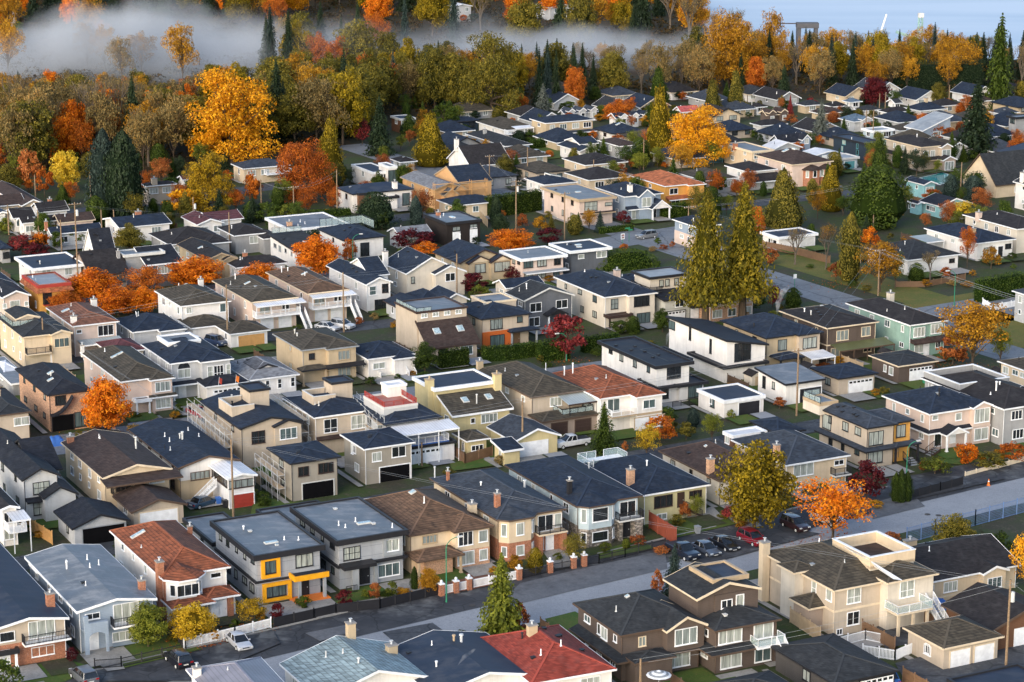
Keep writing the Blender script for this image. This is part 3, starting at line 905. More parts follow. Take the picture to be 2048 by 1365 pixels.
PROTO = {}
def protos():
    st2 = MB(); st2.tube((0,0,-.01),(0,0,.95),.055,.008,8); stem2 = st2.mesh('trunk'); stem2.materials.append(None)
    for i in range(3):
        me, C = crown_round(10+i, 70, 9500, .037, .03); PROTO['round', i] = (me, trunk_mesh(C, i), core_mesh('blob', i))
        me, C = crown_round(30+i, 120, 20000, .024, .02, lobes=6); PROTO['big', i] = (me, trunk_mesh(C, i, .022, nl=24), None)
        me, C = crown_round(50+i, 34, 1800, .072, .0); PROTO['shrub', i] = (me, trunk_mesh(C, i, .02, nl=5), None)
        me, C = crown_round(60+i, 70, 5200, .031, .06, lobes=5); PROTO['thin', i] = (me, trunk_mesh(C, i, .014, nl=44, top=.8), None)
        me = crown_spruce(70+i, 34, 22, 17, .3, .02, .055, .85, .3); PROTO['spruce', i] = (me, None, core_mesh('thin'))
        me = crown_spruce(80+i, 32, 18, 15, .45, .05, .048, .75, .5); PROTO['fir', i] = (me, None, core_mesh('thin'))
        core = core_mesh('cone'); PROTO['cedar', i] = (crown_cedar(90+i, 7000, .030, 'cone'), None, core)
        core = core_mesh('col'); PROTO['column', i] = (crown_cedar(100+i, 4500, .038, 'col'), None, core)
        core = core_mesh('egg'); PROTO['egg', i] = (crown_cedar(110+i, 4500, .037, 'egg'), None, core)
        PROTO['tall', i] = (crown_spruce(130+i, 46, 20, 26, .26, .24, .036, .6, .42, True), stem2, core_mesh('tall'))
        tr, lf = bare_tree(120+i, 5, 1500, .020); PROTO['bare', i] = (lf, None, tr)
    st = MB(); st.tube((0,0,-.01),(0,0,.93),.02,.004,7)
    PROTO['stem'] = st.mesh('trunk'); PROTO['stem'].materials.append(None)
protos()
LEAF = dict(
 orange=[(.30,.06,.004),(.62,.15,.006),(.82,.24,.010),(.90,.36,.02)], gold=[(.30,.11,.004),(.64,.27,.008),(.84,.40,.012),(.92,.52,.03)], yellow=[(.22,.14,.01),(.50,.33,.015),(.72,.48,.03),(.80,.60,.08)],
 ycedar=[(.055,.052,.005),(.15,.125,.009),(.26,.20,.012),(.37,.26,.02)], mustard=[(.13,.085,.006),(.34,.21,.010),(.52,.33,.014),(.62,.42,.03)], red=[(.09,.012,.014),(.22,.03,.03),(.34,.055,.045)], maroon=[(.035,.005,.008),(.10,.010,.014),(.17,.018,.020)], rust=[(.13,.035,.012),(.30,.08,.02),(.46,.15,.035),(.50,.2,.06)], orred=[(.22,.05,.008),(.48,.12,.012),(.68,.22,.02)],
 green=[(.018,.032,.005),(.052,.082,.009),(.10,.135,.014)], dkgreen=[(.011,.021,.010),(.026,.046,.019),(.05,.075,.03)], bluegreen=[(.016,.028,.024),(.040,.066,.054),(.075,.11,.09)], olive=[(.042,.042,.008),(.12,.105,.014),(.21,.17,.022),(.30,.23,.03)],
 golive=[(.07,.054,.004),(.19,.14,.006),(.32,.225,.010),(.44,.30,.018)], brown=[(.05,.028,.012),(.12,.07,.028),(.20,.12,.05)], ochre=[(.15,.065,.006),(.34,.16,.010),(.52,.26,.016),(.62,.34,.03)], lime=[(.05,.065,.008),(.14,.16,.018),(.26,.27,.03)], silver=[(.05,.06,.052),(.12,.14,.12),(.20,.22,.19)],
 grass=[(.02,.04,.008),(.05,.085,.015),(.09,.12,.02)], dull=[(.09,.068,.026),(.20,.15,.055),(.32,.22,.075),(.40,.22,.06)], hedge=[(.02,.04,.006),(.06,.10,.012),(.12,.16,.02)])
def LM(k): return m_leaf(k, LEAF[k])
_tr = random.Random(5)
def tree(kind, col, x, ytop, ybase, w, label=None, cat='tree', name=None, group=None, trunk=(.09,.065,.045), zbase=0, lean=0):
    g = at(x, ybase, 0)
    lo, hi = 0, 60
    for _ in range(40):
        m = (lo+hi)/2
        if px(g.x, g.y, m)[1] > ytop: lo = m
        else: hi = m
    H = hi
    wd = w/(px(g.x+1, g.y, H*.5)[0]-px(g.x, g.y, H*.5)[0])
    return plant(kind, col, g, H, wd, label, cat, name, group, trunk)
NAMES = dict(tall='cedar_tree', round='maple_tree', big='maple_tree', shrub='shrub', thin='tree', spruce='spruce_tree', fir='fir_tree', cedar='cedar_tree', column='columnar_cedar', egg='shaped_shrub', bare='bare_tree')
def plant(kind, col, g, H, wd, label, cat='tree', name=None, group=None, trunk=(.09,.065,.045)):
    i = _tr.randrange(3)
    cr, tr, core = PROTO[kind, i]
    r = empty(name or NAMES[kind], (g[0], g[1], 0), _tr.uniform(0, 6.28))
    r.scale = (wd, wd, H)
    tag(r, label, cat, group)
    bark = m_bark('bark', trunk)
    if kind == 'bare':
        o = link('branches', core, r); setmat(o, m_bark('bark_pale', (.13,.105,.08)))
        o = link('leaves', cr, r); setmat(o, LM(col)); return r
    o = link('crown', cr, r); setmat(o, LM(col))
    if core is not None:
        k = link('shade_core', core, o); setmat(k, m_paint('painted_shade', tuple(q*.7 for q in LEAF[col][0]), .95, .05))  # solid core, crown's inner shade put into its colour
    o = link('trunk', tr or PROTO['stem'], r); setmat(o, bark)
    return r

def hedge(pts, depth, h, col, label, round_=False, group=None, cat='hedge'):
    """clipped hedge along ground points"""
    P = [at(*p) for p in pts]
    o = P[0]; g = np.random.default_rng(int(pts[0][0]*3+pts[0][1]))
    r = empty('hedge', (o.x, o.y, 0)); tag(r, label, cat, group)
    pp = []; nn = []; core = MB()
    for p, q in zip(P[:-1], P[1:]):
        d = q-p; L = d.length; d.normalize(); nrm = Vector((-d.y, d.x, 0))
        core.add([p-o+nrm*(j*depth*.42)+Vector((0,0,z)) for z in (0, h*.9) for j in (-1,)] +
                 [p-o+nrm*(depth*.42)+Vector((0,0,z)) for z in (0, h*.9)] + [q-o-nrm*(depth*.42)+Vector((0,0,z)) for z in (0, h*.9)] + [q-o+nrm*(depth*.42)+Vector((0,0,z)) for z in (0, h*.9)],
                 [(0,4,5,1),(2,3,7,6),(1,5,7,3),(0,1,3,2),(4,6,7,5)])
        n = int((L*depth + 2*L*h + 2*depth*h)*26)
        u = g.uniform(0, 1, (n, 3))
        face = g.uniform(0, 1, n)*(L*depth + 2*L*h + 2*depth*h)
        a = u[:,0]*L; b = (u[:,1]-.5)*depth; z = u[:,2]*h
        N = np.zeros((n,3))
        top = face < L*depth; z[top] = h; N[top] = (0,0,1)
        s1 = (face >= L*depth) & (face < L*depth + 2*L*h)
        sg = np.where(g.uniform(0,1,n) < .5, -1, 1)
        b[s1] = (sg*depth/2)[s1]; N[s1] = np.stack([nrm.x*sg, nrm.y*sg, np.zeros(n)],1)[s1]
        s2 = face >= L*depth + 2*L*h
        a[s2] = np.where(sg > 0, L, 0)[s2]; N[s2] = np.stack([d.x*sg, d.y*sg, np.zeros(n)],1)[s2]
        if round_:
            k = np.abs(2*a/L-1); z = z*np.sqrt(np.maximum(.02, 1-k**2.6*.9)); b *= np.sqrt(np.maximum(.05, 1-(z/h)**3*.6))
        pts3 = np.stack([p.x-o.x+d.x*a+nrm.x*b, p.y-o.y+d.y*a+nrm.y*b, z], 1)
        pp.append(pts3 + g.normal(0, .07 if h < 5 else .45, (n,3))); nn.append(N)
    c = leaf_mesh('foliage', np.vstack(pp), np.vstack(nn), .26, 7, .6)
    c.materials[0] = LM(col)
    link('foliage', c, r)
    if not round_: core.build('shade_core', m_paint('painted_shade', tuple(q*.7 for q in LEAF[col][0]), .95, .05), r)  # solid core with the hedge's inner shade in its colour
    else:
        a = P[0]-o; b = P[-1]-o; e = MB(); n = 10; ring = []
        mid = (a+b)/2; dd = (b-a); L = dd.length; dd.normalize(); nm = Vector((-dd.y, dd.x, 0))
        for i in range(n+1):
            k = -1+2*i/n; s = math.sqrt(max(.01, 1-abs(k)**2.6*.9))
            for j in range(7):
                t = math.pi*j/6
                ring.append(mid+dd*(k*L/2*.95)+nm*(math.cos(t)*depth*.42*s)+Vector((0,0,math.sin(t)*h*.88*s)))
        e.add(ring, [(i*7+j, i*7+j+1, (i+1)*7+j+1, (i+1)*7+j) for i in range(n) for j in range(6)])
        e.build('shade_core', m_paint('painted_shade', tuple(q*.7 for q in LEAF[col][0]), .95, .05), r)
    return r

# ------------------------------------------------------------------ fences, poles, lamps, cars
def fence(pts, kind, h, label, tr='white', group=None, world=None, cat='fence'):
    P = [at(*p) for p in pts]; o = P[0]
    r = empty('fence', (o.x, o.y, 0)); tag(r, label, cat, group)
    for p, q in zip(P[:-1], P[1:]):
        p = p-o; q = q-o; L = (q-p).length; n = max(1, int(round(L/2.4)))
        for i in range(n):
            a = p.lerp(q, i/n); b = p.lerp(q, (i+1)/n); m = MB(); d = (b-a).normalized(); l = (b-a).length
            if kind == 'solid':
                m.beam(a+Vector((0,0,h*.52)), b+Vector((0,0,h*.52)), .05, h*.92); m.beam(a+Vector((0,0,h)), b+Vector((0,0,h)), .1, .06)
            elif kind == 'wood':
                k = int(l/.2)
                for j in range(k):
                    c = a.lerp(b, (j+.5)/k); hh = h*(.97+.05*((j*7) % 3)/3)
                    m.beam(c+Vector((0,0,.05)), c+Vector((0,0,hh)), .17, .03) if False else m.add([c+d*x+Vector((-d.y,d.x,0))*y+Vector((0,0,z)) for z in (.05,hh) for x,y in ((-.09,-.015),(.09,-.015),(.09,.015),(-.09,.015))], [(0,3,2,1),(4,5,6,7),(0,1,5,4),(1,2,6,5),(2,3,7,6),(3,0,4,7)])
                m.beam(a+Vector((0,0,h*.3)), b+Vector((0,0,h*.3)), .1, .08); m.beam(a+Vector((0,0,h*.8)), b+Vector((0,0,h*.8)), .1, .08)
            elif kind == 'mesh':
                m.beam(a+Vector((0,0,h)), b+Vector((0,0,h)), .05, .05); m.beam(a+Vector((0,0,.08)), b+Vector((0,0,.08)), .05, .05)
                for j in range(int(l/.22)):
                    c = a.lerp(b, j*.22/l); m.box(c.x-.012,c.y-.012,.08,c.x+.012,c.y+.012,h)
                for j in range(int(h/.22)): m.beam(a+Vector((0,0,.2+j*.22)), b+Vector((0,0,.2+j*.22)), .02, .02)
            else:
                m.beam(a+Vector((0,0,h*.93)), b+Vector((0,0,h*.93)), .06, .07); m.beam(a+Vector((0,0,h*.15)), b+Vector((0,0,h*.15)), .06, .07)
                sp = .16 if kind == 'picket' else .13; w = .042 if kind == 'picket' else .016
                for j in range(int(l/sp)):
                    c = a.lerp(b, (j+.5)*sp/l); m.box(c.x-w,c.y-w,.06,c.x+w,c.y+w,h)
            m.build('panel', TM(tr), r)
        for i in range(n+1):
            c = p.lerp(q, i/n); m = MB(); w = .16 if kind == 'pier' else .06
            m.box(c.x-w,c.y-w,0,c.x+w,c.y+w,h+.12); m.box(c.x-w-.03,c.y-w-.03,h+.12,c.x+w+.03,c.y+w+.03,h+.17)
            m.build('post', WM('brick') if kind == 'pier' else TM(tr), r)
    return r

def pole(x, ytop, ybase, label, arms=1, transformer=False, group='wooden utility poles', rz=YAW):
    g = at(x, ybase)
    lo, hi = 0, 30
    for _ in range(40):
        m = (lo+hi)/2
        if px(g.x, g.y, m)[1] > ytop: lo = m
        else: hi = m
    H = hi
    r = empty('utility_pole', (g.x, g.y, 0), rz); tag(r, label, 'utility pole', group)
    b = MB(); b.tube((0,0,-.3),(0,0,H),.17,.11,9); b.build('pole', m_bark('pole_wood', (.25,.175,.11)), r)
    for i in range(arms):
        z = H-.35-i*.9; b = MB(); b.box(-1.2,-.2,z-.06,1.2,-.1,z+.06); a = b.build('crossarm', m_bark('pole_wood', (.25,.175,.11)), r)
        k = MB()
        for xx in (-1.1,-.5,.5,1.1): k.tube((xx,-.15,z+.06),(xx,-.15,z+.24),.05,.03,6)
        k.build('insulator', TM('pale'), a)
    if transformer:
        b = MB(); b.tube((.38,0,H-2.6),(.38,0,H-1.5),.27,.27,10); b.tube((.38,0,H-1.5),(.38,0,H-1.4),.2,.05,10); b.box(.1,-.06,H-2.1,.3,.06,H-1.9); b.build('transformer', TM('pale'), r)
    return (g, H)

def wire(a, b, label, r=.022, sag=.5, offs=((0,0),)):
    p = Vector(a); q = Vector(b); m = MB()
    o = empty('power_line', p); tag(o, label, 'power line', 'overhead power lines')
    for dx, dz in offs:
        n = 7; pts = []
        for i in range(n+1):
            t = i/n; c = p.lerp(q, t) - p; c.z -= sag*4*t*(1-t); c += Vector((dx*.8, -dx*.3, dz)); pts.append(c)
        for u, v in zip(pts[:-1], pts[1:]): m.tube(u, v, r, r, 3)
    m.build('wire', TM('grey'), o)

def lamp(x, ybase, ytop, label, side=-1, rz=YAW, tr='green'):
    g = at(x, ybase); lo, hi = 0, 30
    for _ in range(40):
        m = (lo+hi)/2
        if px(g.x, g.y, m)[1] > ytop: lo = m
        else: hi = m
    H = hi; r = empty('street_lamp', (g.x, g.y, 0), rz); tag(r, label, 'street lamp', 'curved street lamps')
    b = MB(); b.tube((0,0,0),(0,0,.5),.13,.1,8); b.tube((0,0,.5),(0,0,H-1.2),.085,.06,8); b.build('pole', TM(tr), r)
    m = MB(); pts = [Vector((side*1.6*(1-math.cos(t)), 0, H-1.2+1.2*math.sin(t))) for t in np.linspace(0, math.pi/2, 6)]
    for u, v in zip(pts[:-1], pts[1:]): m.tube(u, v, .055, .05, 6)
    m.build('arm', TM(tr), r)
    h = MB(); e = pts[-1]; h.box(e.x-.12 if side > 0 else e.x-.6, -.14, e.z-.09, e.x+.6 if side > 0 else e.x+.12, .14, e.z+.08); h.build('lamp_head', TM('pale'), r)

_cars = {}
def car_proto(kind):
    if kind in _cars: return _cars[kind]
    L, Wd, H = dict(sedan=(4.7,1.8,1.45), suv=(4.6,1.86,1.7), pickup=(5.6,1.95,1.85), van=(4.9,1.9,1.85))[kind]
    hw = Wd/2; x0 = -L/2; x1 = L/2; bz = .62*H if kind != 'sedan' else .60*H
    body = [(x0+.05,.28),(x0,.5),(x0+.04,bz-.03),(x0+.25,bz+.02),(x1-1.25,bz),(x1-.25,bz-.16),(x1-.02,bz-.3),(x1,.42),(x1-.1,.25)]
    if kind == 'pickup': body = [(x0,.45),(x0,bz),(x1-1.3,bz),(x1-.15,bz-.08),(x1,bz-.25),(x1,.42),(x1-.1,.3)]
    def loft(prof, w0, w1, zsplit=None):
        b = MB(); n = len(prof)
        zs = [z for _, z in prof]; z0, z1 = min(zs), max(zs)
        def ww(z): return w0 + (w1-w0)*(z-z0)/(z1-z0)
        b.add([(a,-ww(z),z) for a,z in prof]+[(a,ww(z),z) for a,z in prof], [tuple(range(n)), tuple(range(2*n-1,n-1,-1))]+[(i,n+i,n+(i+1)%n,(i+1)%n) for i in range(n)])
        return b
    def bev(b, w):
        me = b.mesh('car'); bm = bmesh.new(); bm.from_mesh(me)
        bmesh.ops.bevel(bm, geom=list(bm.edges), offset=w, segments=2, affect='EDGES', profile=.6)
        bm.to_mesh(me); bm.free(); me.materials.append(None)
        me.polygons.foreach_set('use_smooth', [True]*len(me.polygons)); return me
    parts = []
    bb = loft(body, hw, hw-.05)
    parts.append(('body', bev(bb, .06), 'paint'))
    if kind == 'sedan': cab = [(x0+.55,bz),(x0+1.15,H-.04),(x1-2.1,H-.04),(x1-1.2,bz)]
    elif kind == 'pickup': cab = [(x0+2.2,bz),(x0+2.35,H-.04),(x1-2.15,H-.04),(x1-1.3,bz)]
    else: cab = [(x0+.1,bz),(x0+.4,H-.04),(x1-1.95,H-.04),(x1-1.1,bz)]
    parts.append(('window', bev(loft([(a,z-.02) for a,z in cab], hw-.08, hw-.25), .03), 'glass'))
    rf = MB(); rf.box(cab[1][0]-.02,-(hw-.24),H-.06,cab[2][0]+.02,hw-.24,H)
    parts.append(('roof', bev(rf, .025), 'paint'))
    pl = MB()
    for sg in (-1,1):
        for i in (0, .5, 1):
            xb = cab[0][0]+.1+(cab[3][0]-cab[0][0]-.2)*i; xt = cab[1][0]+(cab[2][0]-cab[1][0])*i
            pl.beam((xb, sg*(hw-.075), bz), (xt, sg*(hw-.245), H-.03), .06, .05)
    m = pl.mesh('pillar'); m.materials.append(None); parts.append(('pillar', m, 'paint'))
    if kind == 'pickup':
        bed = MB(); bed.box(x0+.1,-hw+.16,bz-.01,x0+2.05,hw-.16,bz+.012); m = bed.mesh('bed'); m.materials.append(None); parts.append(('cargo_bed', m, 'black'))
    for sx in (x0+.85, x1-.9):
        for sg in (-1,1):
            t = MB(); y = sg*(hw-.1); t.tube((sx,y-.11,.33),(sx,y+.11,.33),.33,.33,14); m = t.mesh('wheel'); m.materials.append(None)
            k = MB(); k.tube((sx,y+sg*.1,.33),(sx,y+sg*.125,.33),.21,.19,10); km = k.mesh('rim'); km.materials.append(None)
            parts.append(('wheel', m, 'tyre', ('rim', km, 'silver')))
    for sg in (-1,1):
        t = MB(); t.box(x1-.2,sg*(hw-.45),bz-.34,x1+.012,sg*(hw-.08),bz-.2); m = t.mesh('hl'); m.materials.append(None); parts.append(('headlight', m, 'lamp'))
        t = MB(); t.box(x0-.012,sg*(hw-.4),bz-.25,x0+.12,sg*(hw-.05),bz-.08); m = t.mesh('tl'); m.materials.append(None); parts.append(('taillight', m, 'red'))
        t = MB(); t.box(cab[3][0]-.25,sg*(hw+.15),bz+.02,cab[3][0]-.12,sg*(hw-.02),bz+.16); m = t.mesh('mi'); m.materials.append(None); parts.append(('mirror', m, 'paint'))
    t = MB(); t.box(x1-.02,-hw+.5,.5,x1+.015,hw-.5,.62); m = t.mesh('gr'); m.materials.append(None); parts.append(('grille', m, 'black'))
    t = MB(); t.box(x0-.02,-.27,.62,x0+.03,.27,.75); t.box(x1-.02,-.27,.36,x1+.02,.27,.48); m = t.mesh('pt'); m.materials.append(None); parts.append(('number_plate', m, 'pale'))
    _cars[kind] = parts
    return parts
def m_car(c):
    key = ('car', c)
    if key not in _mc:
        t = NT('car_paint'); f = t.noise(t.wpos(), 2.0, 3)
        b = t.pbsdf(t.ramp(f, [(.3, sh(c,.85)), (.7, sh(c,1.1))]), .35, .5, .15); b.inputs['Coat Weight'].default_value = .8; b.inputs['Coat Roughness'].default_value = .08
        _mc[key] = t.mat
    return _mc[key]
def car(x, y, kind, col, label, ang=-90, z=0, group='parked cars'):
    g = at(x, y)
    r = empty('parked_car' if kind != 'pickup' else 'pickup_truck', (g.x, g.y, z), YAW + R(ang)); tag(r, label, 'car' if kind != 'pickup' else 'truck', group)
    M = dict(paint=m_car(col), glass=m_glass('car_glass', (.012,.014,.017), .06), black=TM('black'), tyre=m_paint('tyre', (.012,.012,.012), .9, .2), silver=TM('silver'), lamp=m_glass('headlamp', (.6,.62,.62), .1), red=m_glass('taillamp', (.35,.01,.01), .2), pale=TM('pale'))
    for p in car_proto(kind):
        o = link(p[0], p[1], r); setmat(o, M[p[2]])
        if len(p) > 3: k = link(p[3][0], p[3][1], o); setmat(k, M[p[3][2]])
    return r

def sheet(name, pts, z, mat, kind='structure', raw=False, label=None, cat=None, group=None):
    P = [Vector((*p, 0)) if raw else at(*p) for p in pts]
    b = MB(); b.add([(p.x, p.y, z) for p in P], [tuple(range(len(P)))])
    o = b.build(name, mat)
    if o.data.polygons[0].normal.z < 0: o.data.flip_normals()
    if kind: o['kind'] = kind
    if label: tag(o, label, cat, group)
    return o
# ================================================================== NEAREST ROWS
# ---- south of the near street (cut by the bottom edge)
Hs('house with striped grey metal hip roof cut by the bottom edge', (482,1470), 372, 640, 5.2, 'hip', 'white', 'stripe', 'white', .38, n=(2,2), f=[('ch',.05,.86,.9,'white')], yaw=-3)
Hs('house with weathered pale teal shake roof and tan chimney behind its ridge', (640,1400), 559, 815, 3.9, 'gable', 'white', 'teal', 'white', .3, ax='y', n=(2,2), f=[('ch',.62,.985,1.7,'tan',.9,.8),('pipe',.3,.7,.7,'pale'),('pipe',.42,.62,.5,'pale')], W=13.5)
Hs('low house with navy roof and white gutters at the bottom edge', (868,1392), 760, 1060, 3.9, 'gable', 'white', 'fnavy', 'white', .22, ax='y', n=(2,2), f=[('ch',.04,.86,1.3,'tan',1.1,.9),('pipe',.62,.72,.8,'silver',.16),('pipe',.56,.74,.6,'tan',.13)], W=13)
Hs('bungalow with broad rust red hip roof and brick stub chimney', (1062,1368), 953, 1233, 4.1, 'hip', 'white', 'tilered', 'white', .42, n=(2,2), f=[('ch',.42,.62,1.0,'tan',1.0,.8),('pipe',.3,.28,.7,'white'),('pipe',.55,.3,.7,'white'),('bv',.68,.55),('bv',.74,.6),('bv',.62,.7),('bv',.22,.3),('bv',.8,.3)], yaw=-3)

def brown_left(h, v):
    W = h.W
    h.wing(W*.5, W*1.0, .9, 5.0, v['eh']-.1, 'gable', 'brown', 'dkgrey', 'cream', .5, 2.6, .3, [(3.55,2.7,1.75,3)], wtr='white', glass=2)
    h.skirt(2.75, 1.2, 'dkgrey', 'brown', 'FS', .45)
    h.win('F', W*.72, .55, 2.8, 1.7, 3, 0, 'white', 1)
    h.vol(W*.06, -2.2, W*.55, 1.0, 3.0, 'hip', 'brown', 'dkgrey', 'brown', .35, 'y', .3, pre='annex_')
Hs('dark brown two storey house with grey hip roof and cream trimmed gable', (1241,1272), 1146, 1408, 5.6, 'hip', 'brown', 'dkgrey', 'brown', .42, n=(0,3), wtr='white',
   f=[('win','F',.28,3.8,.8,1.0,2,0,'cream',2), ('win','S',.4,3.6,1.3,1.3,2,0,'white',1), ('fn', brown_left), ('sky',.4,.55,.5,.5)], yaw=-1.5)
def brown_right(h, v):
    W, L = h.W, h.L
    h.vol(-W*.05, L*.30, W*.93, L*.98, 8.0, 'gable', 'brown', 'dkgrey', 'cream', .32, 'y', .5, z0=4.6, pre='upper_')
    u = h.vol(W*.28, L*.42, W*.83, L*.9, 9.4, 'flat', None, 'fnavy', 'tan', nowall=True, pre='deck_')
    b = MB(); b.box(W*.25, L*.28+.5, 4.6, W*.9, L*.3+1.1, 7.9); b.build('upper_front_wall', WM('brown'), h.root)
    w = dict(v); w['wy0'] = L*.28+.5
    h.win('F', W*.42, 6.3, 1.3, .85, 2, 0, 'white', 0, w); h.win('F', W*.62, 5.5, .9, 2.0, 1, 0, 'white', 1, w)
    h.skirt(2.75, 1.3, 'dkgrey', 'brown', 'FS', .4, x1=W*.55)
    h.win('F', W*.26, 3.45, 2.9, 1.6, 3, 0, 'white', 1); h.win('F', W*.28, .5, 2.6, 1.7, 2, 0, 'white', 1)
    h.win('F', W*.76, 3.3, 2.4, 1.8, 2, 0, 'white', 1); h.win('F', W*.76, .5, 2.0, 1.7, 2, 0, 'white', 3)
    h.balcony(W*.56, W*.98, 2.85, 1.7, 'glassw', 'white'); h.stair(W*.9, v['wy0']-1.7, 2.85, 3.2, 1.0, '-y')
Hs('dark brown house with stepped grey roofs and sunken roof deck, white stair', (1430,1263), 1330, 1563, 5.3, 'hip', 'brown', 'dkgrey', 'brown', .3, n=(0,2), wtr='white', f=[('fn', brown_right), ('bv',.3,.2,'pale')], yaw=-1)
def tan_big(h, v):
    W, L = h.W, h.L
    h.vol(-1.8, L*.15, 2.4, L*.42, 3.2, 'hip', 'taupe', 'tiledk', 'cream', .5, 'y', .4, pre='annex_')
    h.vol(-1.2, L*.42, 2.4, L*.66, 6.2, 'hip', 'bone', 'tiledk', 'cream', .4, 'y', .4, pre='bay_')
    h.vol(W*.62, -1.4, W*1.32, L*.36, 6.2, 'hip', 'bone', 'tiledk', 'cream', .36, 'y', .4, pre='rear_')
    d = h.vol(W*.60, L*.12, W*1.22, L*.62, 7.2, 'flat', 'bone', 'brown', 'cream', ov=.1, z0=5.6, pre='deck_', fh=.0)
    b = MB(); x0, x1, y0, y1 = W*.60, W*1.22, L*.12, L*.62
    for q in ((x0,y0,x1,y0+.25),(x0,y1-.25,x1,y1),(x0,y0+.25,x0+.25,y1-.25),(x1-.25,y0+.25,x1,y1-.25)): b.box(q[0],q[1],6.9,q[2],q[3],8.3)
    b.build('deck_parapet', WM('cream'), h.root)
    c = MB(); 
    for q in ((x0,y0,x1,y0+.25),(x0,y1-.25,x1,y1),(x0,y0+.25,x0+.25,y1-.25),(x1-.25,y0+.25,x1,y1-.25)): c.box(q[0]-.05,q[1]-.05,8.303,q[2]+.05,q[3]+.05,8.4)
    c.build('parapet_cap', TM('white'), h.root)
    s = MB(); s.add([(x0-.3,y0+5,8.3),(x0-.3,y0+1,8.3),(x0+2.2,-1.6,6.3),(x0+1.2,-1.2,6.5)], [(0,1,2,3)]); s.add([(x0-.35,y0+5,8.28),(x0-.35,y0+1,8.28),(x0+2.15,-1.65,6.28),(x0+1.15,-1.25,6.48)], [(3,2,1,0)]); s.build('shade_sail', TM('white'), h.root)
    w = dict(v); w['wy0'] = -1.0
    h.win('F', W*.92, 3.9, 1.9, 1.9, 2, .4, 'white', 1, w)
    h.win('F', W*.3, 3.8, 1.8, 1.9, 2, .35, 'white', 1); h.win('F', W*.3, 1.1, 1.6, 1.5, 2, 0, 'white', 0); h.win('F', W*.12, .2, .7, .6, 2, 0, 'white', 0)
    h.win('S', L*.3, 4.0, .8, 1.6, 1, .4, 'white', 1); h.win('S', L*.1, 4.2, 1.0, 1.5, 1, 0, 'white', 1)
    t = MB(); t.box(v['wx0']-.05, v['wy0']-.05, 2.95, v['wx1'], v['wy0']-.004, 3.2); t.box(v['wx0']-.06, v['wy0'], 2.95, v['wx0']-.004, v['wy1'], 3.2); t.build('belt_trim', TM('cream'), h.root)
    h.balcony(W*.62, W*1.1, 3.0, 2.6, 'glassw', 'cream', w); h.stair(W*1.22, -1.2, 3.0, 4.2, 1.1, '-y')
    p = MB()
    for x in (W*.66, W*.86, W*1.05): p.box(x-.15, -3.4, 0, x+.15, -3.1, 2.8)
    p.build('balcony_post', TM('cream'), h.root)
Hs('large tan two storey house with brown tiled roof and walled roof deck', (1668,1182), 1522, 1752, 5.9, 'hip', 'beige', 'tiledk', 'cream', .38, n=(0,0), f=[('fn', tan_big), ('ch',-.02,.93,1.6,'cream',1.0,.9,True),('sky',.72,.3,.9,1.2),('pipe',.5,.7,.6,'white')], W=10.5)
Hs('long cream bungalow with dark charcoal gable roof and tarp beside it', (1822,1172), 1700, 2042, 3.1, 'gable', 'cream', 'char', 'white', .36, ax='x', n=(4,2), f=[('wing',.62,.86,.7,4,3.1,'gable','cream','char','white',.36,-.2,.3,[(1.0,2.0,1.2,3)]),('ch',.45,.86,.8,'tan',1.6,.8),('bv',.2,.6),('bv',.55,.75)], L=12)
Gr('tan garage with mossy brown hip roof and twin white doors', (1887,1298), 1796, 2008, 2.9, 'hip', 'beige', 'tiledk', 'cream', .42, ax='x', door=None, f=[('gar',.32,2.7,2.15,'white','cream'),('gar',.72,2.7,2.15,'white','cream'),('win','S',.45,1.0,1.1,1.0,2,0,'white',0)], L=7.5)
Gr('wooden garage with dark grey gable roof at the right edge', (1985,1262), 1898, 2130, 2.9, 'gable', 'dwood', 'char', 'brown', .36, ax='y', door=(.5,3.2,2.2,'white'), L=9.5)
Gr('dark garage with charcoal low roof and white glazed doors at bottom edge', (1668,1368), 1541, 1757, 2.8, 'hip', 'charcoal', 'dkgrey', 'black', .28, ax='y', door=(.7,4.4,2.2,'white','black',None,True), W=8.5)
Gr('low dark roof at the bottom edge between umbrella and garage', (1480,1405), 1385, 1600, 2.7, 'hip', 'charcoal', 'dkgrey', 'black', .3, ax='y', door=(.5,3.0), L=6)
Gr('dark flat roofed garage in the bottom right corner', (1975,1402), 1872, 2120, 2.6, 'flat', 'dwood', 'fnavy', 'black', door=(.6,4.0), L=7)

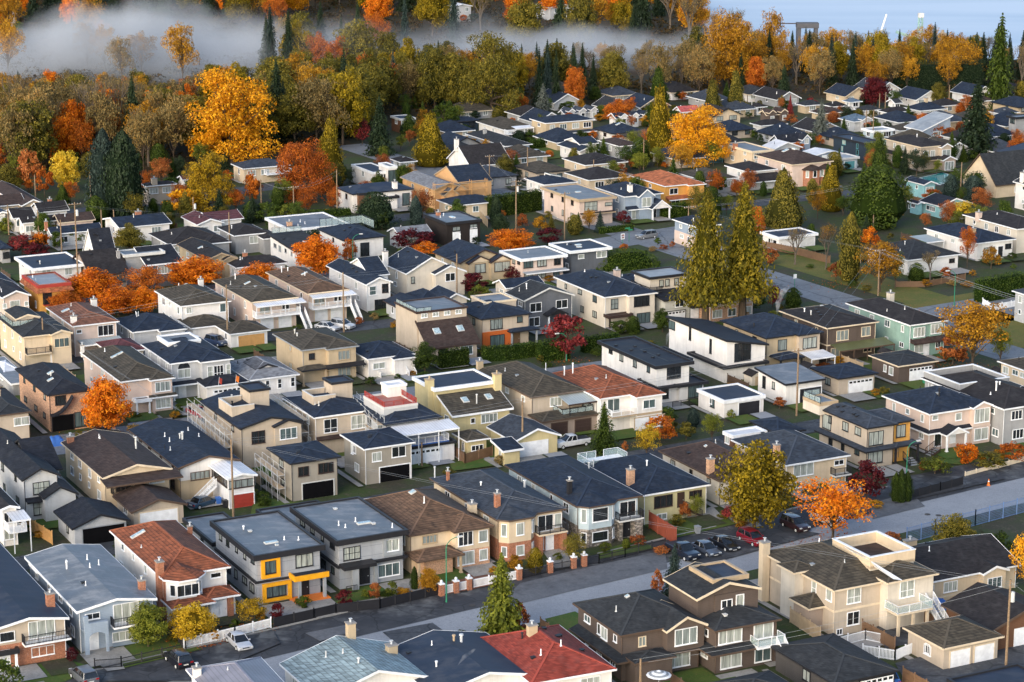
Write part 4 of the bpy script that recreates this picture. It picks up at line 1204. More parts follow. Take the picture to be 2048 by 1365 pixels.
# ---- north side of the near street, left to right
def pch(h, v):   # balcony and brick base of the first house
    pass
Hs('peach house with navy low roof, brick base and iron balcony, left edge', (-20,1262), -150, 138, 4.9, 'gable', 'beige', 'fnavy', 'white', .17, ax='y', lower='brick', n=(0,3), fh=.3,
   f=[('win','F',.66,3.0,2.9,1.9,3,0,'white',1),('win','F',.66,.8,2.5,1.0,3,0,'white',2),('win','F',.22,3.2,1.6,1.0,1,0,'white',0),('bal',.40,.99,2.75,1.3,'black','white'),('door',.18,.1,1.0,2.0,'white'),('ch',.90,.14,1.5,'brick',.9,.8),('por',.05,.34,1.0,2.4,'flat','black','black')])
def ltblue(h, v):
    W = h.W
    m = MB(); y = v['wy0']
    # arched porch screen
    a, b = .5, 3.3
    m.box(a,y-1.4,0,a+.5,y-1.1,3.1); m.box(b-.3,y-1.4,0,b,y-1.1,3.1)
    n = 8; cx = (a+.5+b-.3)/2; r = (b-.3-a-.5)/2
    top = [(cx-r*math.cos(math.pi*i/n), 2.0+r*.7*math.sin(math.pi*i/n)) for i in range(n+1)]
    for p, q in zip(top[:-1], top[1:]): m.add([(p[0],y-1.4,p[1]),(q[0],y-1.4,q[1]),(q[0],y-1.4,3.1),(p[0],y-1.4,3.1),(p[0],y-1.1,p[1]),(q[0],y-1.1,q[1]),(q[0],y-1.1,3.1),(p[0],y-1.1,3.1)], [(0,1,2,3),(7,6,5,4),(0,4,5,1),(3,2,6,7)])
    m.box(a,y-1.4,3.1,b,y-1.1,3.9); m.box(a,y-1.4,3.9,a+.5,y-.9,4.75); m.box(a,y-1.1,2.75,b,y,2.95)
    m.build('arched_porch', WM('blue'), h.root)
Hs('blue two storey house with grey low pitched roof and arched porch', (154,1224), 49, 314, 5.2, 'gable', 'blue', 'lowgrey', 'white', .17, ax='y', n=(0,4), fh=.3,
   f=[('fn', ltblue),('win','F',.62,2.95,2.9,2.1,3,0,'white',1),('win','F',.56,.7,2.2,1.0,3,0,'white',1),('win','F',.2,3.9,1.6,.6,2,0,'white',0),('bal',.42,.86,2.8,1.3,'black','white'),('door',.2,.1,1.0,2.1,'white'),('ch',.93,.16,1.1,'brick',.75,.7),('pipe',.3,.62,.9,'white',.1),('pipe',.62,.7,.7,'white'),('pipe',.7,.6,.7,'white'),('pipe',.55,.55,.6,'white'),('patb_',) if False else ('vol',.0,16.0,.5,19.5,4.9,'shed+y',None,'pmetal','white',.1,None,.1,3.5,None,'cover_',.2,.05,True)])
def redtile(h, v):
    W, L = h.W, h.L; y = v['wy0']
    h.bay(.4, W*.56, 2.3, 0, 5.6, 'white', 'tilerd', 'white', 1.2, True, .42, [(3.6,2.6,1.3,3)])
    m = MB(); m.box(.33,y-.9,0,1.05,y-.1,5.5); m.build('brick_pier', WM('brick'), h.root)
    # lower roof over the bay and the entrance
    for a, b, d, z in ((.1, W*.64, 3.6, 2.7), (W*.52, W*1.02, 3.0, 2.9)):
        h.porch(a, b, d, z, 'hip', 'tilerd', 'white', .42, False, None, 'white', .6)
    e = MB(); e.box(W*.62,y-2.2,0,W*.98,y-.02,2.75); e.build('entry_wall', WM('white'), h.root)
    e = MB(); e.box(W*.86,y-2.55,0,W*.94,y-2.2,2.75); e.build('brick_pier', WM('brick'), h.root)
    w = dict(v); w['wy0'] = y-2.2; h.door(W*.7, .1, .9, 2.1, 'white', 'white', w); h.door(W*.79, .1, .9, 2.1, 'white', 'white', w)
Hs('white house with red brown tiled hip roofs and octagonal front bay', (322,1156), 219, 461, 5.6, 'hip', 'white', 'tilerd', 'white', .42, n=(0,4), wtr='white', f=[('fn', redtile),('ch',.03,.06,1.5,'brick',.8,.9,True),('sky',.22,.72,.7,1.9),('win','F',.8,4.4,1.2,.5,1,0,'white',0),('ch',.98,.7,.9,'brick',.5,.5)])
def modern_frames(h, v, col, spec):
    for a, b, z0, z1, off in spec:
        y = v['wy0']; m = MB(); t = .42
        for q in ((a,z0,b,z0+t),(a,z1-t,b,z1),(a,z0+t,a+t,z1-t),(b-t,z0+t,b,z1-t)): m.box(q[0],y-off,q[1],q[2],y-.004,q[3])
        m.build('accent_frame', TM(col), h.root)
def yel(h, v):
    W = h.W
    modern_frames(h, v, 'yellow', [(1.1, 3.5, 3.3, 5.9, .35), (1.2, 4.9, .25, 2.6, .35)])
    y = v['wy0']
    m = MB(); m.box(W*.50,y-1.9,2.85,W*.985,y-1.7,3.5); m.box(W*.50,y-1.7,2.85,W*.5+.2,y-.004,3.5); m.build('accent_band', TM('yellow'), h.root)
    m = MB(); m.box(W*.5+.2,y-1.7,3.0,W*.985,y-.004,3.3); m.build('canopy_roof', RM('fblack'), h.root)
    p = MB()
    for x in (W*.58, W*.93): p.box(x-.18,y-1.75,0,x+.18,y-1.4,2.85)
    p.build('porch_post', TM('grey'), h.root)
    b = MB(); b.box(v['wx0']-.06,y-.12,2.75,W*.5,y-.004,3.05); b.box(v['wx0']-.25,y-.12,2.75,v['wx0']-.004,v['wy1'],3.05); b.build('belt_trim', TM('black'), h.root)
    s = MB(); s.box(W*.5,y-2.2,0,W*.99,y,.28); s.build('porch_floor', TM('orange'), h.root)
Hs('modern grey panel house with flat roof and bright yellow window frames', (507,1113), 419, 651, 6.5, 'flat', 'panel', 'fgrey', 'black', n=(0,5), ov=.55, fh=.35, vents=0,
   f=[('fn', yel),('win','F',.24,3.85,1.5,1.5,2,0,'black',3),('win','F',.31,.8,2.6,1.35,3,0,'black',3),('win','F',.72,4.0,2.1,1.5,3,0,'black',1),('door',.70,.28,1.3,2.2,'black','black'),('sky',.42,.28,1.7,.7),('sky',.45,.2,.4,.4),('pipe',.62,.3,.5,'white'),('pipe',.78,.24,.5,'white'),('pipe',.3,.7,.35,'white',.1),('bv',.34,.62,'pale')])
def dkm(h, v):
    W = h.W; y = v['wy0']
    modern_frames(h, v, 'grey', [(W*.66, W*.93, 3.4, 5.9, .25)])
    m = MB(); m.box(W*.05,y-1.7,2.9,W*.50,y-.004,3.35); m.build('canopy', TM('black'), h.root)
    b = MB(); b.box(W*.5,y-.5,2.8,W*.99,y-.004,3.1); b.box(v['wx0']-.3,y-.12,2.75,v['wx0']-.004,v['wy1'],3.05); b.build('belt_trim', TM('black'), h.root)
    p = MB(); p.box(W*.17,y-1.5,0,W*.26,y-1.2,2.9); p.box(W*.53,y-.3,0,W*.58,y-.01,2.8); p.build('porch_post', TM('grey'), h.root)
    h.railing(h.root, [(W*.05,y-2.2),(W*.2,y-2.2)], .2, 'black', .9)
Hs('modern grey house with flat black trimmed roof and dark canopy, beside brown tiled house', (673,1083), 579, 817, 6.5, 'flat', 'panel', 'fgrey', 'black', n=(0,4), ov=.55, fh=.35, vents=0,
   f=[('fn', dkm),('win','F',.23,3.7,2.1,1.5,3,.5,'black',1),('win','F',.79,3.95,1.7,1.4,2,0,'white',1),('win','F',.74,.75,2.8,1.5,3,0,'white',3),('door',.40,.2,1.2,2.2,'black','black'),('sky',.62,.35,1.8,.7),('bv',.72,.3,'pale'),('bv',.52,.8,'pale'),('pipe',.3,.4,.6,'white'),('pipe',.34,.32,.5,'white'),('pipe',.55,.42,.6,'white'),('pipe',.88,.15,.6,'white')])
def crm(h, v):
    W = h.W
    h.vol(W*.50, -1.3, W*1.0, 4.5, 5.2, 'hip', 'cream', 'tilebr', 'brown', .42, 'y', .45, pre='front_')
    w = dict(v); w['wy0'] = -1.3+.45
    h.win('F', W*.66, 3.1, 1.9, 1.7, 3, 0, 'white', 0, w); h.win('F', W*.88, 3.2, 1.1, 1.4, 1, 0, 'white', 2, w)
    m = MB(); m.box(W*.5+.44,w['wy0']-.06,0,W-.44,w['wy0']-.004,2.4); m.build('brick_facing', WM('brickp'), h.root)
    h.win('F', W*.66, .6, 2.2, 1.6, 2, 0, 'white', 1, w, .06); h.win('F', W*.88, .8, 1.0, 1.3, 1, 0, 'white', 1, w, .06)
    h.porch(-.2, W*.56, 3.3, 2.7, 'hip', 'tilebr', 'brown', .42, True, None, 'tan', .5)
    b = MB(); b.box(W*.12,v['wy0']-2.2,0,W*.46,v['wy0']-.01,2.6); b.build('entry_wall', WM('brickp'), h.root)
Hs('cream house with brown tiled hip roofs, brick ground floor and hipped porch', (818,1072), 716, 979, 5.2, 'hip', 'cream', 'tilebr', 'brown', .42, n=(0,3), wtr='white', vents=0,
   f=[('fn', crm),('win','F',.27,3.7,1.9,.9,4,0,'tan',2),('ch',.99,.3,1.1,'cream',.9,1.0),('sky',.45,.62,.9,.8),('pipe',.42,.35,.9,'white'),('vol',-.12,14.5,.3,17.5,4.6,'shed+y',None,'pmetal','white',.1,None,.1,3.2,None,'cover_',.2,.1,True)])
def crb(h, v):
    W = h.W
    h.bay(.5, W*.54, 1.2, 2.45, 5.6, 'cream', 'slate', 'brown', .9, True, .36, [(3.4,.95,1.5,1)])
    h.bay(.5, W*.54, 1.2, 0, 2.5, 'brick', 'slate', 'brown', .9, False, .3, [(.7,1.0,1.2,1)])
    h.balcony(W*.57, W*.985, 2.85, 1.2, 'black', 'cream')
    y = v['wy0']; m = MB(); m.box(W*.6,y-.9,0,W*.64,y-.02,2.6); m.box(W*.92,y-1.0,0,W*.98,y-.02,2.6); m.build('brick_pier', WM('brick'), h.root)
Hs('cream house with slate grey hip roof, bay window over brick base', (993,1040), 859, 1133, 5.6, 'hip', 'cream', 'slate', 'brown', .36, lower='brick', n=(0,3), wtr='white', vents=1,
   f=[('fn', crb),('win','F',.72,2.95,2.1,2.0,2,0,'white',0),('win','F',.9,3.2,.9,1.7,1,0,'white',1),('door',.78,.2,1.0,2.1,'white','white'),('win','F',.66,.5,.5,1.7,1,0,'white',0),('ch',.17,.16,1.7,'brick',.65,.65),('ch',.12,.84,1.2,'brick',.35,.35),('pipe',.86,.45,.9,'silver',.15),('pipe',.05,.97,1.4,'silver',.1)])
def ltb(h, v):
    W = h.W
    h.bay(.5, W*.58, 1.2, 2.4, 5.6, 'ltblue', 'navy', 'brown', .9, True, .36, [(3.4,2.2,1.7,1)])
    h.bay(.5, W*.58, 1.2, 0, 2.45, 'stone', 'navy', 'brown', .9, False, .3, [(.7,2.2,1.2,1)])
    h.balcony(W*.61, W*.985, 2.85, 1.2, 'black', 'ltgrey' if False else 'pale')
    y = v['wy0']; m = MB(); m.box(W*.63,y-.9,0,W*.68,y-.02,2.6); m.box(W*.86,y-1.0,0,W*.98,y-.02,2.6); m.build('stone_pier', WM('stone'), h.root)
Hs('pale blue house with navy hip roof, bay and stone ground floor', (1153,1013), 1009, 1285, 5.6, 'hip', 'ltblue', 'navy', 'brown', .36, lower='stone', n=(0,4), wtr='white', vents=0,
   f=[('fn', ltb),('win','F',.8,2.95,2.3,2.0,2,0,'white',0),('door',.77,.15,1.2,2.2,'black','black'),('ch',.12,.2,1.7,'black',.55,.55),('pipe',.9,.62,.8,'silver',.1)])
def olv(h, v):
    W, L = h.W, h.L; y = v['wy0']
    h.stair(W*.62, y-.1, 1.6, 2.6, 1.2, '+x', 'dkbrown')
    m = MB(); m.box(-W*.02, L*.86, 3.3, W*.66, L*1.16, 4.0); m.build('rear_deck', TM('white'), h.root)
    h.railing(h.root, [(W*.02,L*.9),(W*.02,L*1.14),(W*.3,L*1.14)], 4.0, 'glassw', 1.05); h.railing(h.root, [(W*.02,L*.9),(W*.16,L*.9)], 4.0, 'glassw', 1.05)
    h.railing(h.root, [(W*.42,L*1.14),(W*.64,L*1.14),(W*.64,L*.98)], 4.0, 'glassw', 1.05)
Hs('olive yellow bungalow with navy hip roof and white railed rear deck', (1287,991), 1168, 1421, 4.3, 'hip', 'olive', 'navy', 'white', .36, n=(0,2), wtr='dkbrown', vents=1,
   f=[('fn', olv),('win','F',.32,2.1,2.7,1.5,3,0,'dkbrown',0),('win','F',.80,2.7,1.8,.85,3,0,'dkbrown',0),('win','F',.3,.4,1.4,.7,2,0,'white',2),('door',.58,1.6,.9,2.0,'dkbrown','dkbrown'),('ch',.06,.28,2.0,'brickp',.9,.8),('pipe',.02,.86,.9,'silver',.1)])
Hs('house with brown hip roof half hidden by a large round tree', (1438,962), 1317, 1562, 3.7, 'hip', 'bone', 'brown', 'brown', .42, n=(2,3), f=[('ch',.06,.2,1.9,'brickp',.9,.8),('pipe',.6,.66,.6,'pale'),('sky',.4,.62,.4,.4)], wtr='brown')
Hs('peach bungalow with speckled slate hip roof and brick chimney', (1572,931), 1462, 1701, 4.0, 'hip', 'cream', 'slate', 'white', .4, n=(0,2), f=[('win','F',.30,2.0,3.2,1.6,3,0,'white',1),('win','F',.85,2.7,1.5,.6,2,0,'white',0),('win','F',.2,.35,1.4,.7,2,0,'white',3),('ch',.06,.24,1.7,'brickp',.75,.7),('bal',.72,.98,1.5,1.2,'black','pale')])
def org(h, v):
    W, L = h.W, h.L; y = v['wy0']
    h.vol(W*.86, .9, W*1.66, 8.0, 6.05, 'hip', 'ochre', 'slate', 'black', .34, 'y', .4, pre='entry_')
    w = dict(v); w['wy0'] = 1.3
    h.win('F', W*1.28, 3.7, 1.5, 1.7, 2, 0, 'black', 1, w); h.win('F', W*.36, 3.4, 2.4, 1.9, 3, 0, 'black', 1); h.win('F', W*.36, .7, 2.4, 1.9, 3, 0, 'black', 1)
    h.skirt(2.8, .9, 'slate', 'black', 'FS', .35); h.porch(W*.9, W*1.75, .8, 2.85, 'hip', 'slate', 'black', .2, True, None, 'black', 1.4)
    h.door(W*1.12, .6, 1.1, 2.0, 'lwood', 'wood', w, .01); h.stair(W*1.4, .3, .8, 1.8, 1.6, '-y', 'black')
    h.vol(-W*.12, L*.86, W*.5, L*1.2, 7.3, 'flat', 'bone', 'fgrey', 'tan', ov=.05, z0=5.4, pre='deck_'); h.railing(h.root, [(-W*.12,L*.84),(-W*.12,L*1.18),(W*.4,L*1.18)], 7.2, 'glassb', 1.0)
Hs('grey modern house with slate hip roof and bright orange entrance panel', (1734,857), 1632, 1796, 6.2, 'hip', 'beige', 'slate', 'black', .34, n=(0,3), wtr='black', vents=1, f=[('fn', org),('bv',.25,.35),('bv',.28,.42),('bv',.2,.6),('bv',.4,.7),('bv',.5,.55),('win','S',.82,3.4,2.0,2.0,1,0,'black',1)])
def cnv(h, v):
    W = h.W
    h.wing(W*.66, W*1.0, .6, 5, 5.9, 'gable', 'pinkish', 'navy', 'white', .42, -.2, .3, [(3.5,2.6,2.0,3),(.8,2.4,1.7,2)], glass=1)
    h.skirt(2.85, .7, 'black', 'white', 'FS', .4); h.porch(W*.16, W*.52, 2.4, 2.8, 'gable', 'black', 'white', .5, True)
    h.stair(W*.06, v['wy0']-1.8, .9, 1.6, 1.4, '-x', 'dkbrown')
Hs('cream house with navy hip roof, round window and gabled porch', (1859,829), 1764, 1983, 5.8, 'hip', 'pinkish', 'navy', 'white', .38, n=(0,3), f=[('fn', cnv),('win','F',.12,4.7,.9,.6,1,0,'white',1),('win','F',.5,4.1,1.0,1.0,1,0,'white',1),('door',.42,.6,.9,2.0,'white'),('pipe',.38,.3,1.2,'black',.1),('win','F',.18,.6,1.2,2.0,1,0,'white',0)])
def gry(h, v):
    W, L = h.W, h.L
    b = MB(); z0, z1 = 5.6, 6.9
    for q in ((.4,L*.55,W*.9,L*.55+.25),(.4,L*.98,W*.9,L*.98+.25),(.4,L*.55+.25,.65,L*.98),(W*.9-.25,L*.55+.25,W*.9,L*.98)): b.box(q[0],q[1],z0,q[2],q[3],z1)
    b.build('deck_parapet', WM('grey'), h.root); c = MB()
    for q in ((.4,L*.55,W*.9,L*.55+.25),(.4,L*.98,W*.9,L*.98+.25),(.4,L*.55+.25,.65,L*.98),(W*.9-.25,L*.55+.25,W*.9,L*.98)): c.box(q[0]-.06,q[1]-.06,z1+.003,q[2]+.06,q[3]+.06,z1+.12)
    c.build('parapet_cap', TM('white'), h.root)
    h.wing(W*.5, W*1.0, .8, 6, 5.9, 'gable', 'grey', 'char', 'white', .4, -.2, .3, [(3.5,1.3,1.5,2)])
Hs('grey house with brown black roof and white capped roof deck, right edge', (2008,819), 1842, 2125, 5.9, 'hip', 'grey', 'char', 'white', .3, n=(2,5), f=[('fn', gry),('pipe',.3,.3,1.3,'white',.12)])

# ---- lane row behind, left to right
def wgb(h, v):
    W, L = h.W, h.L
    h.wing(W*.42, W*1.32, 1.9, 4.5, 3.6, 'gable', 'ltgrey', 'black', 'black', .55, -.2, .3, None)
    h.skirt(2.8, .9, 'black', 'black', 'F', .4, x1=W*.5, x0=v['wx0'])
    h.vol(W*.55, L*.25, W*1.35, L*.8, 5.0, 'gable', 'ltgrey', 'black', 'black', .5, 'x', .4, pre='side_')
Hs('pale grey house with black trimmed front gables and black roof, left edge', (44,961), -45, 122, 5.9, 'gable', 'ltgrey', 'black', 'black', .5, ax='y', n=(0,3), wtr='black', f=[('fn', wgb),('win','F',.5,3.6,2.1,1.5,3,.5,'black',1),('win','F',.42,.7,1.4,1.6,2,.6,'black',1)])
Gr('grey garage with navy gable roof and open dark door', (144,1058), 107, 261, 2.7, 'gable', 'ltgrey', 'black', 'black', .36, door=(.55,5.6,2.25,'black','grey',None,False,0,True))
Gr('tan garage with brown gable roof and wide white door', (262.5,1025), 225, 375, 2.7, 'gable', 'beige', 'brown', 'brown', .32, door=(.5,5.2,2.2,'white','cream'))
def lowbr(h, v):
    W = h.W; h.patio(-.3, W+.6, -2.6, .4, v['eh']-.5, 'brown', 'brown', .4, False); h.balcony(W*.12, W*.5, 2.6, 1.4, 'black', 'tan')
Hs('long tan house with dark maroon brown low gable roof', (205,957), 122, 345, 5.0, 'gable', 'cream', 'brown', 'cream', .26, ax='y', n=(0,4), f=[('fn', lowbr),('win','F',.3,2.7,2.0,1.9,3,0,'brown',0),('win','F',.78,3.2,2.0,1.1,2,0,'white',1),('pipe',.8,.5,1.6,'pale',.13),('ch',.1,.93,.8,'brick',.9,.6)], wtr='white')
Hs('white house with navy low gable roof and bare tan basement', (356,937), 257, 481, 4.8, 'gable', 'white', 'navy', 'brown', .26, ax='y', lower='tan', n=(0,4), f=[('win','F',.36,2.7,2.6,1.0,4,0,'brown',2),('pipe',.45,.45,1.0,'silver',.14),('pipe',.3,.62,.6,'white'),('pipe',.28,.5,.6,'white'),('pipe',.75,.7,.5,'white'),('pipe',.8,.55,.5,'white')], wtr='brown')
def sun(h, v):
    W = h.W; y = v['wy0']
    h.win('F', W*.5, 2.9, W*.8, 1.0, 4, 0, 'dkbrown', 2); h.win('S', h.L*.5, 2.9, h.L*.7, 1.0, 4, 0, 'dkbrown', 0)
    h.stair(-.2, h.L*.5, 2.6, 3.2, .9, '-x', 'white')
Hs('small white shed with sunroom above red garage door', (454,958), 412, 515, 4.5, 'gable', 'wsiding', 'pmetal', 'white', .22, ax='y', n=None, vents=0, name='sunroom_garage', cat='garage', f=[('gar',.56,2.9,1.9,'red','white'),('fn', sun)])
def constr(h, v, tower=(.45,.8,.45,.72,2.4), win=None, garage=None):
    W, L = h.W, h.L; a, b, c, d, hh = tower
    z = v['eh']
    h.vol(W*a, L*c, W*b, L*d, z+hh+.9, 'flat', 'beige', 'fnavy', 'black', ov=.2, z0=z, pre='stair_tower_', fh=0)
    m = MB(); x0, x1, y0, y1 = W*(a-.36), W*a, L*(c-.12), L*(d-.06)
    for q in ((x0,y0,x1,y0+.2),(x0,y1-.2,x1,y1),(x0,y0+.2,x0+.2,y1-.2)): m.box(q[0],q[1],z,q[2],q[3],z+1.7)
    m.build('deck_parapet', WM('beige'), h.root)
    k = MB()
    for q in ((x0,y0,x1,y0+.2),(x0,y1-.2,x1,y1),(x0,y0+.2,x0+.2,y1-.2)): k.box(q[0]-.03,q[1]-.03,z+1.703,q[2]+.03,q[3]+.03,z+1.78)
    k.build('parapet_cap', TM('pale'), h.root)
Hs('unfinished tan stucco house with navy gable roof and stair tower, scaffolding on its left', (480,858), 400, 606, 6.2, 'gable', 'beige', 'navy', 'black', .24, ax='y', n=(0,2), wtr='dkbrown', vents=2, f=[('fn', constr),('wing',.52,1.0,.3,2.5,5.9,'gable','beige','navy','black',.36,2.5,.3,[(3.8,2.5,1.5,3)]),('win','F',.3,3.6,1.9,1.7,2,0,'dkbrown',0)])
Gr('unfinished grey stucco coach house with navy roof and open garage', (580,928), 533, 682, 5.6, 'hip', 'concrete', 'navy', 'black', .22, ax='y', door=(.56,4.6,2.3,'white','pale',None,False,0,True), f=[('win','F',.28,3.5,1.4,1.2,2,0,'dkbrown',0),('win','F',.72,3.5,2.1,1.3,3,0,'dkbrown',0),('bv',.3,.3),('bv',.34,.36)])
Hs('unfinished tan house with navy hip roof, white windows and stair tower', (628,836), 565, 752, 6.0, 'hip', 'beige', 'navy', 'white', .26, n=(0,2), vents=2, f=[('fn', lambda h, v: constr(h, v, (.55,.92,.5,.8,2.2))),('win','F',.28,3.4,2.0,1.9,2,.3,'white',0),('win','F',.75,3.4,2.6,1.9,3,.3,'white',1),('skirt',2.6,.7,'brown','dkbrown','F',.3)])
Gr('unfinished olive coach house with navy roof, white eaves and garage opening', (728,899), 680, 830, 5.4, 'hip', 'concrete', 'navy', 'white', .24, ax='y', door=(.62,4.6,2.2,'white','white',None,False,0,True), f=[('win','F',.27,3.3,1.3,1.2,2,0,'white',1),('win','F',.70,3.5,2.0,1.4,2,0,'white',0),('bv',.3,.4),('bv',.34,.46),('win','S',.6,3.4,.6,1.4,1,0,'white',1)])
def reddeck(h, v):
    W, L = h.W, h.L
    d = h.vol(W*.12, L*.28, W*.72, L*1.0, 7.6, 'flat', 'ltgrey', 'fred', 'pale', ov=.05, z0=6.0, pre='deck_', fh=0)
    h.railing(h.root, [(W*.14,L*.98),(W*.14,L*.3),(W*.70,L*.3),(W*.70,L*.98)], 7.55, 'red', .8)
    h.vol(W*.45, L*.8, W*.8, L*1.05, 9.2, 'flat', 'white', 'fwhite', 'white', ov=.1, z0=6.0, pre='stair_tower_', fh=0)
    h.patio(W*.05, W*1.12, -3.4, .2, 5.0, 'pmetal', 'white', .45, True)
    h.balcony(W*.08, W*1.0, 2.9, 2.6, 'white', 'blue'); h.vol(W*.0,-2.9,W*1.1,.6,2.9,'flat','wsiding','fblack','black',ov=.3,pre='lower_',fh=0)
    w = dict(v); w['wy0'] = -2.6; h.garage(W*.56, 4.8, 2.2, 'white', 'white', w, True)
Hs('navy roofed house with red rooftop deck and white corrugated balcony cover', (770,850), 713, 885, 5.9, 'hip', 'ltgrey', 'navy', 'black', .3, n=(2,2), lo=False, f=[('fn', reddeck)])
def yman(h, v):
    W, L = h.W, h.L
    h.vol(-W*.06, L-.4, W*.98, L+7.5, 7.5, 'flat', 'yellow', 'fnavy', 'white', ov=.35, z0=-.2, pre='upper_', fh=.2)
    for fx, y in ((-.06,L+1.2),(.97,L-.5)):
        b = MB(); x = W*fx; b.box(x-.55,y-.5,0,x+.55,y+.5,8.5); o = b.build('chimney', WM('yellow'), h.root)
        c = MB(); c.box(x-.62,y-.57,8.5,x+.62,y+.57,8.65); c.tube((x,y,8.6),(x,y,9.1),.13,.13,8); c.build('chimney_cap', TM('tan'), o)
Hs('mustard yellow house with flat white edged roof, twin chimneys and skylights', (905,833), 822, 1027, 4.4, 'shed+y', 'yellow', 'tiledk', 'white', .3, n=(0,1), hi=2.0, fh=.3, vents=0, f=[('fn', yman),('sky',.36,.6,1.0,1.3),('sky',.75,.6,1.0,1.3),('pipe',.5,.4,1.3,'pale',.1),('win','F',.62,2.6,2.6,1.2,4,0,'white',2),('win','F',.35,2.8,.6,.7,1,0,'white',0)], L=5.4)
Gr('small yellow shed with brown hip roof beside a wooden fence', (933,883), 904, 981, 2.9, 'hip', 'yellow', 'tiledk', 'white', .4, ax='y', door=None, f=[('win','F',.5,1.2,1.8,.7,3,0,'white',0)])
def gbt(h, v):
    W = h.W
    h.patio(W*.5, W*1.06, -3.2, .4, 4.7, 'gmetal', 'dkbrown', .6, False); h.balcony(W*.42, W*.99, 2.9, 3.0, 'glassb', 'cream')
    q = h.vol(W*.0, -3.6, W*1.06, 1.0, 2.75, 'hip', 'taupe', 'tiledk', 'brown', .34, 'x', .4, pre='garage_')
    w = dict(v); w['wy0'] = -3.2; h.garage(W*.33, 2.6, 2.1, 'dkbrown', 'brown', w); h.garage(W*.76, 2.6, 2.1, 'dkbrown', 'brown', w)
    p = MB()
    for x in (W*.53, W*1.02): p.box(x-.05,-3.1,2.9,x+.05,-3.0,4.7)
    p.build('cover_post', TM('black'), h.root)
Hs('beige house with brown tiled hip roof, glass balcony cover and two dark garage doors', (1062,795), 952, 1172, 5.7, 'hip', 'beige', 'tiledk', 'brown', .4, n=(1,3), lo=False, f=[('fn', gbt),('ch',.05,.98,1.2,'tan',.9,.8),('pipe',1.0,.7,1.2,'white')], wtr='white')
def rtw(h, v):
    W = h.W
    h.vol(W*.5, -1.9, W*1.0, 5, 5.5, 'hip', 'white', 'tilerd', 'white', .4, 'y', .4, pre='front_')
    w = dict(v); w['wy0'] = -1.5; h.win('F', W*.74, 3.5, 2.0, 1.2, 2, 0, 'white', 3, w); h.win('F', W*.25, 3.0, 2.0, 2.0, 2, 0, 'white', 3)
    h.balcony(W*.12, W*.55, 2.8, 2.0, 'white', 'tan'); h.garage(W*.62, 2.4, 2.1, 'white', 'tan', w); h.garage(W*.88, 2.4, 2.1, 'white', 'tan', w)
    m = MB(); m.box(W*.5+.39, -1.56, 2.45, W-.39, -1.504, 2.8); m.build('belt_trim', TM('tan'), h.root)
Hs('white house with red tiled hip roof and twin white garage doors', (1200,798), 1097, 1319, 5.5, 'hip', 'white', 'tilerd', 'white', .4, n=(0,3), f=[('fn', rtw),('pipe',.1,.8,1.3,'white',.1),('pipe',.2,.75,1.5,'white',.1)])
Gr('cream garage with worn grey gable roof beside white pickup', (1028,884), 973, 1123, 2.7, 'gable', 'yellow', 'slate', 'white', .38, door=(.45,4.4,2.1,'white','white'))
Gr('small olive lean to with navy roof below the worn grey garage', (1006,903), 982, 1048, 2.4, 'shed+y', 'yellow', 'navy', 'white', .3, door=None, hi=.7, L=4)
def wmf(h, v):
    W, L = h.W, h.L
    h.vol(W*.5, L*.12, W*1.16, L*.6, 6.1, 'flat', 'white', 'fblack', 'black', ov=.5, pre='side_', fh=.2)
    h.win('F', W*.52, 3.8, 2.4, 1.8, 2, .55, 'black', 0); h.win('F', W*.3, .7, 1.2, 1.5, 1, 0, 'black', 0)
    h.vol(W*.0, -1.0, W*1.3, L*.3, 3.0, 'flat', None, 'fblack', 'black', nowall=True, pre='canopy_', fh=0)
    h.vol(W*.52, -.9, W*1.3, L*.25, 2.85, 'flat', 'white', 'fblack', 'black', ov=.6, pre='lower_', fh=0)
    w = dict(v); w['wy0'] = -.3; h.win('F', W*1.0, .5, 2.4, 2.0, 2, 0, 'black', 3, w)
    h.door(W*.72, .1, .9, 2.1, 'pale', 'black')
    h.railing(h.root, [(W*.2,-3),(W*1.3,-3)], .1, 'black', 1.0)
Hs('white modern house with flat black roof and black canopies', (1311,733), 1194, 1389, 6.3, 'flat', 'white', 'fblack', 'black', n=(0,4), ov=.6, wtr='black', vents=0, f=[('fn', wmf),('bv',.3,.6),('bv',.55,.7),('bv',.5,.5),('bv',.4,.3),('bv',.62,.35),('bv',.2,.8)])
def wsh(h, v):
    W, L = h.W, h.L
    h.vol(-W*.12, -.9, W*.95, L*.55, 3.0, 'flat', 'white', 'fblack', 'black', ov=.9, pre='canopy_', fh=.1)
    h.win('F', W*.42, 3.3, 3.0, 2.9, 2, .6, 'black', 0); 
    h.win('S', L*.62, 4.6, .5, 2.6, 1, 0, 'black', 0); h.win('S', L*.28, 3.8, .5, 2.3, 1, 0, 'black', 0); h.win('S', L*.93, 5.2, 1.9, 1.3, 1, 0, 'black', 3)
Hs('white modern house with long sloping black shed roof and tall window', (1452,700), 1322, 1538, 5.6, 'shed-x', 'white', 'fblack', 'black', .2, n=(0,0), hi=1.6, fh=.3, wtr='black', vents=0, f=[('fn', wsh)], L=19)
Gr('white flat roofed garage with dark door beside shaped green shrub', (1448,802), 1393, 1532, 2.9, 'flat', 'white', 'fnavy', 'white', door=(.62,3.8,2.1,'black','white'), f=[('win','S',.45,1.0,1.0,1.5,1,0,'black',3)], ov=.25)
Gr('white garage with dark sloped roof beside utility pole', (1571,769), 1509, 1652, 3.6, 'shed+y', 'white', 'fgrey', 'black', door=(.66,4.0,2.3,'black','white'), hi=.7, f=[('win','S',.75,1.4,.7,1.8,1,0,'black',0)])
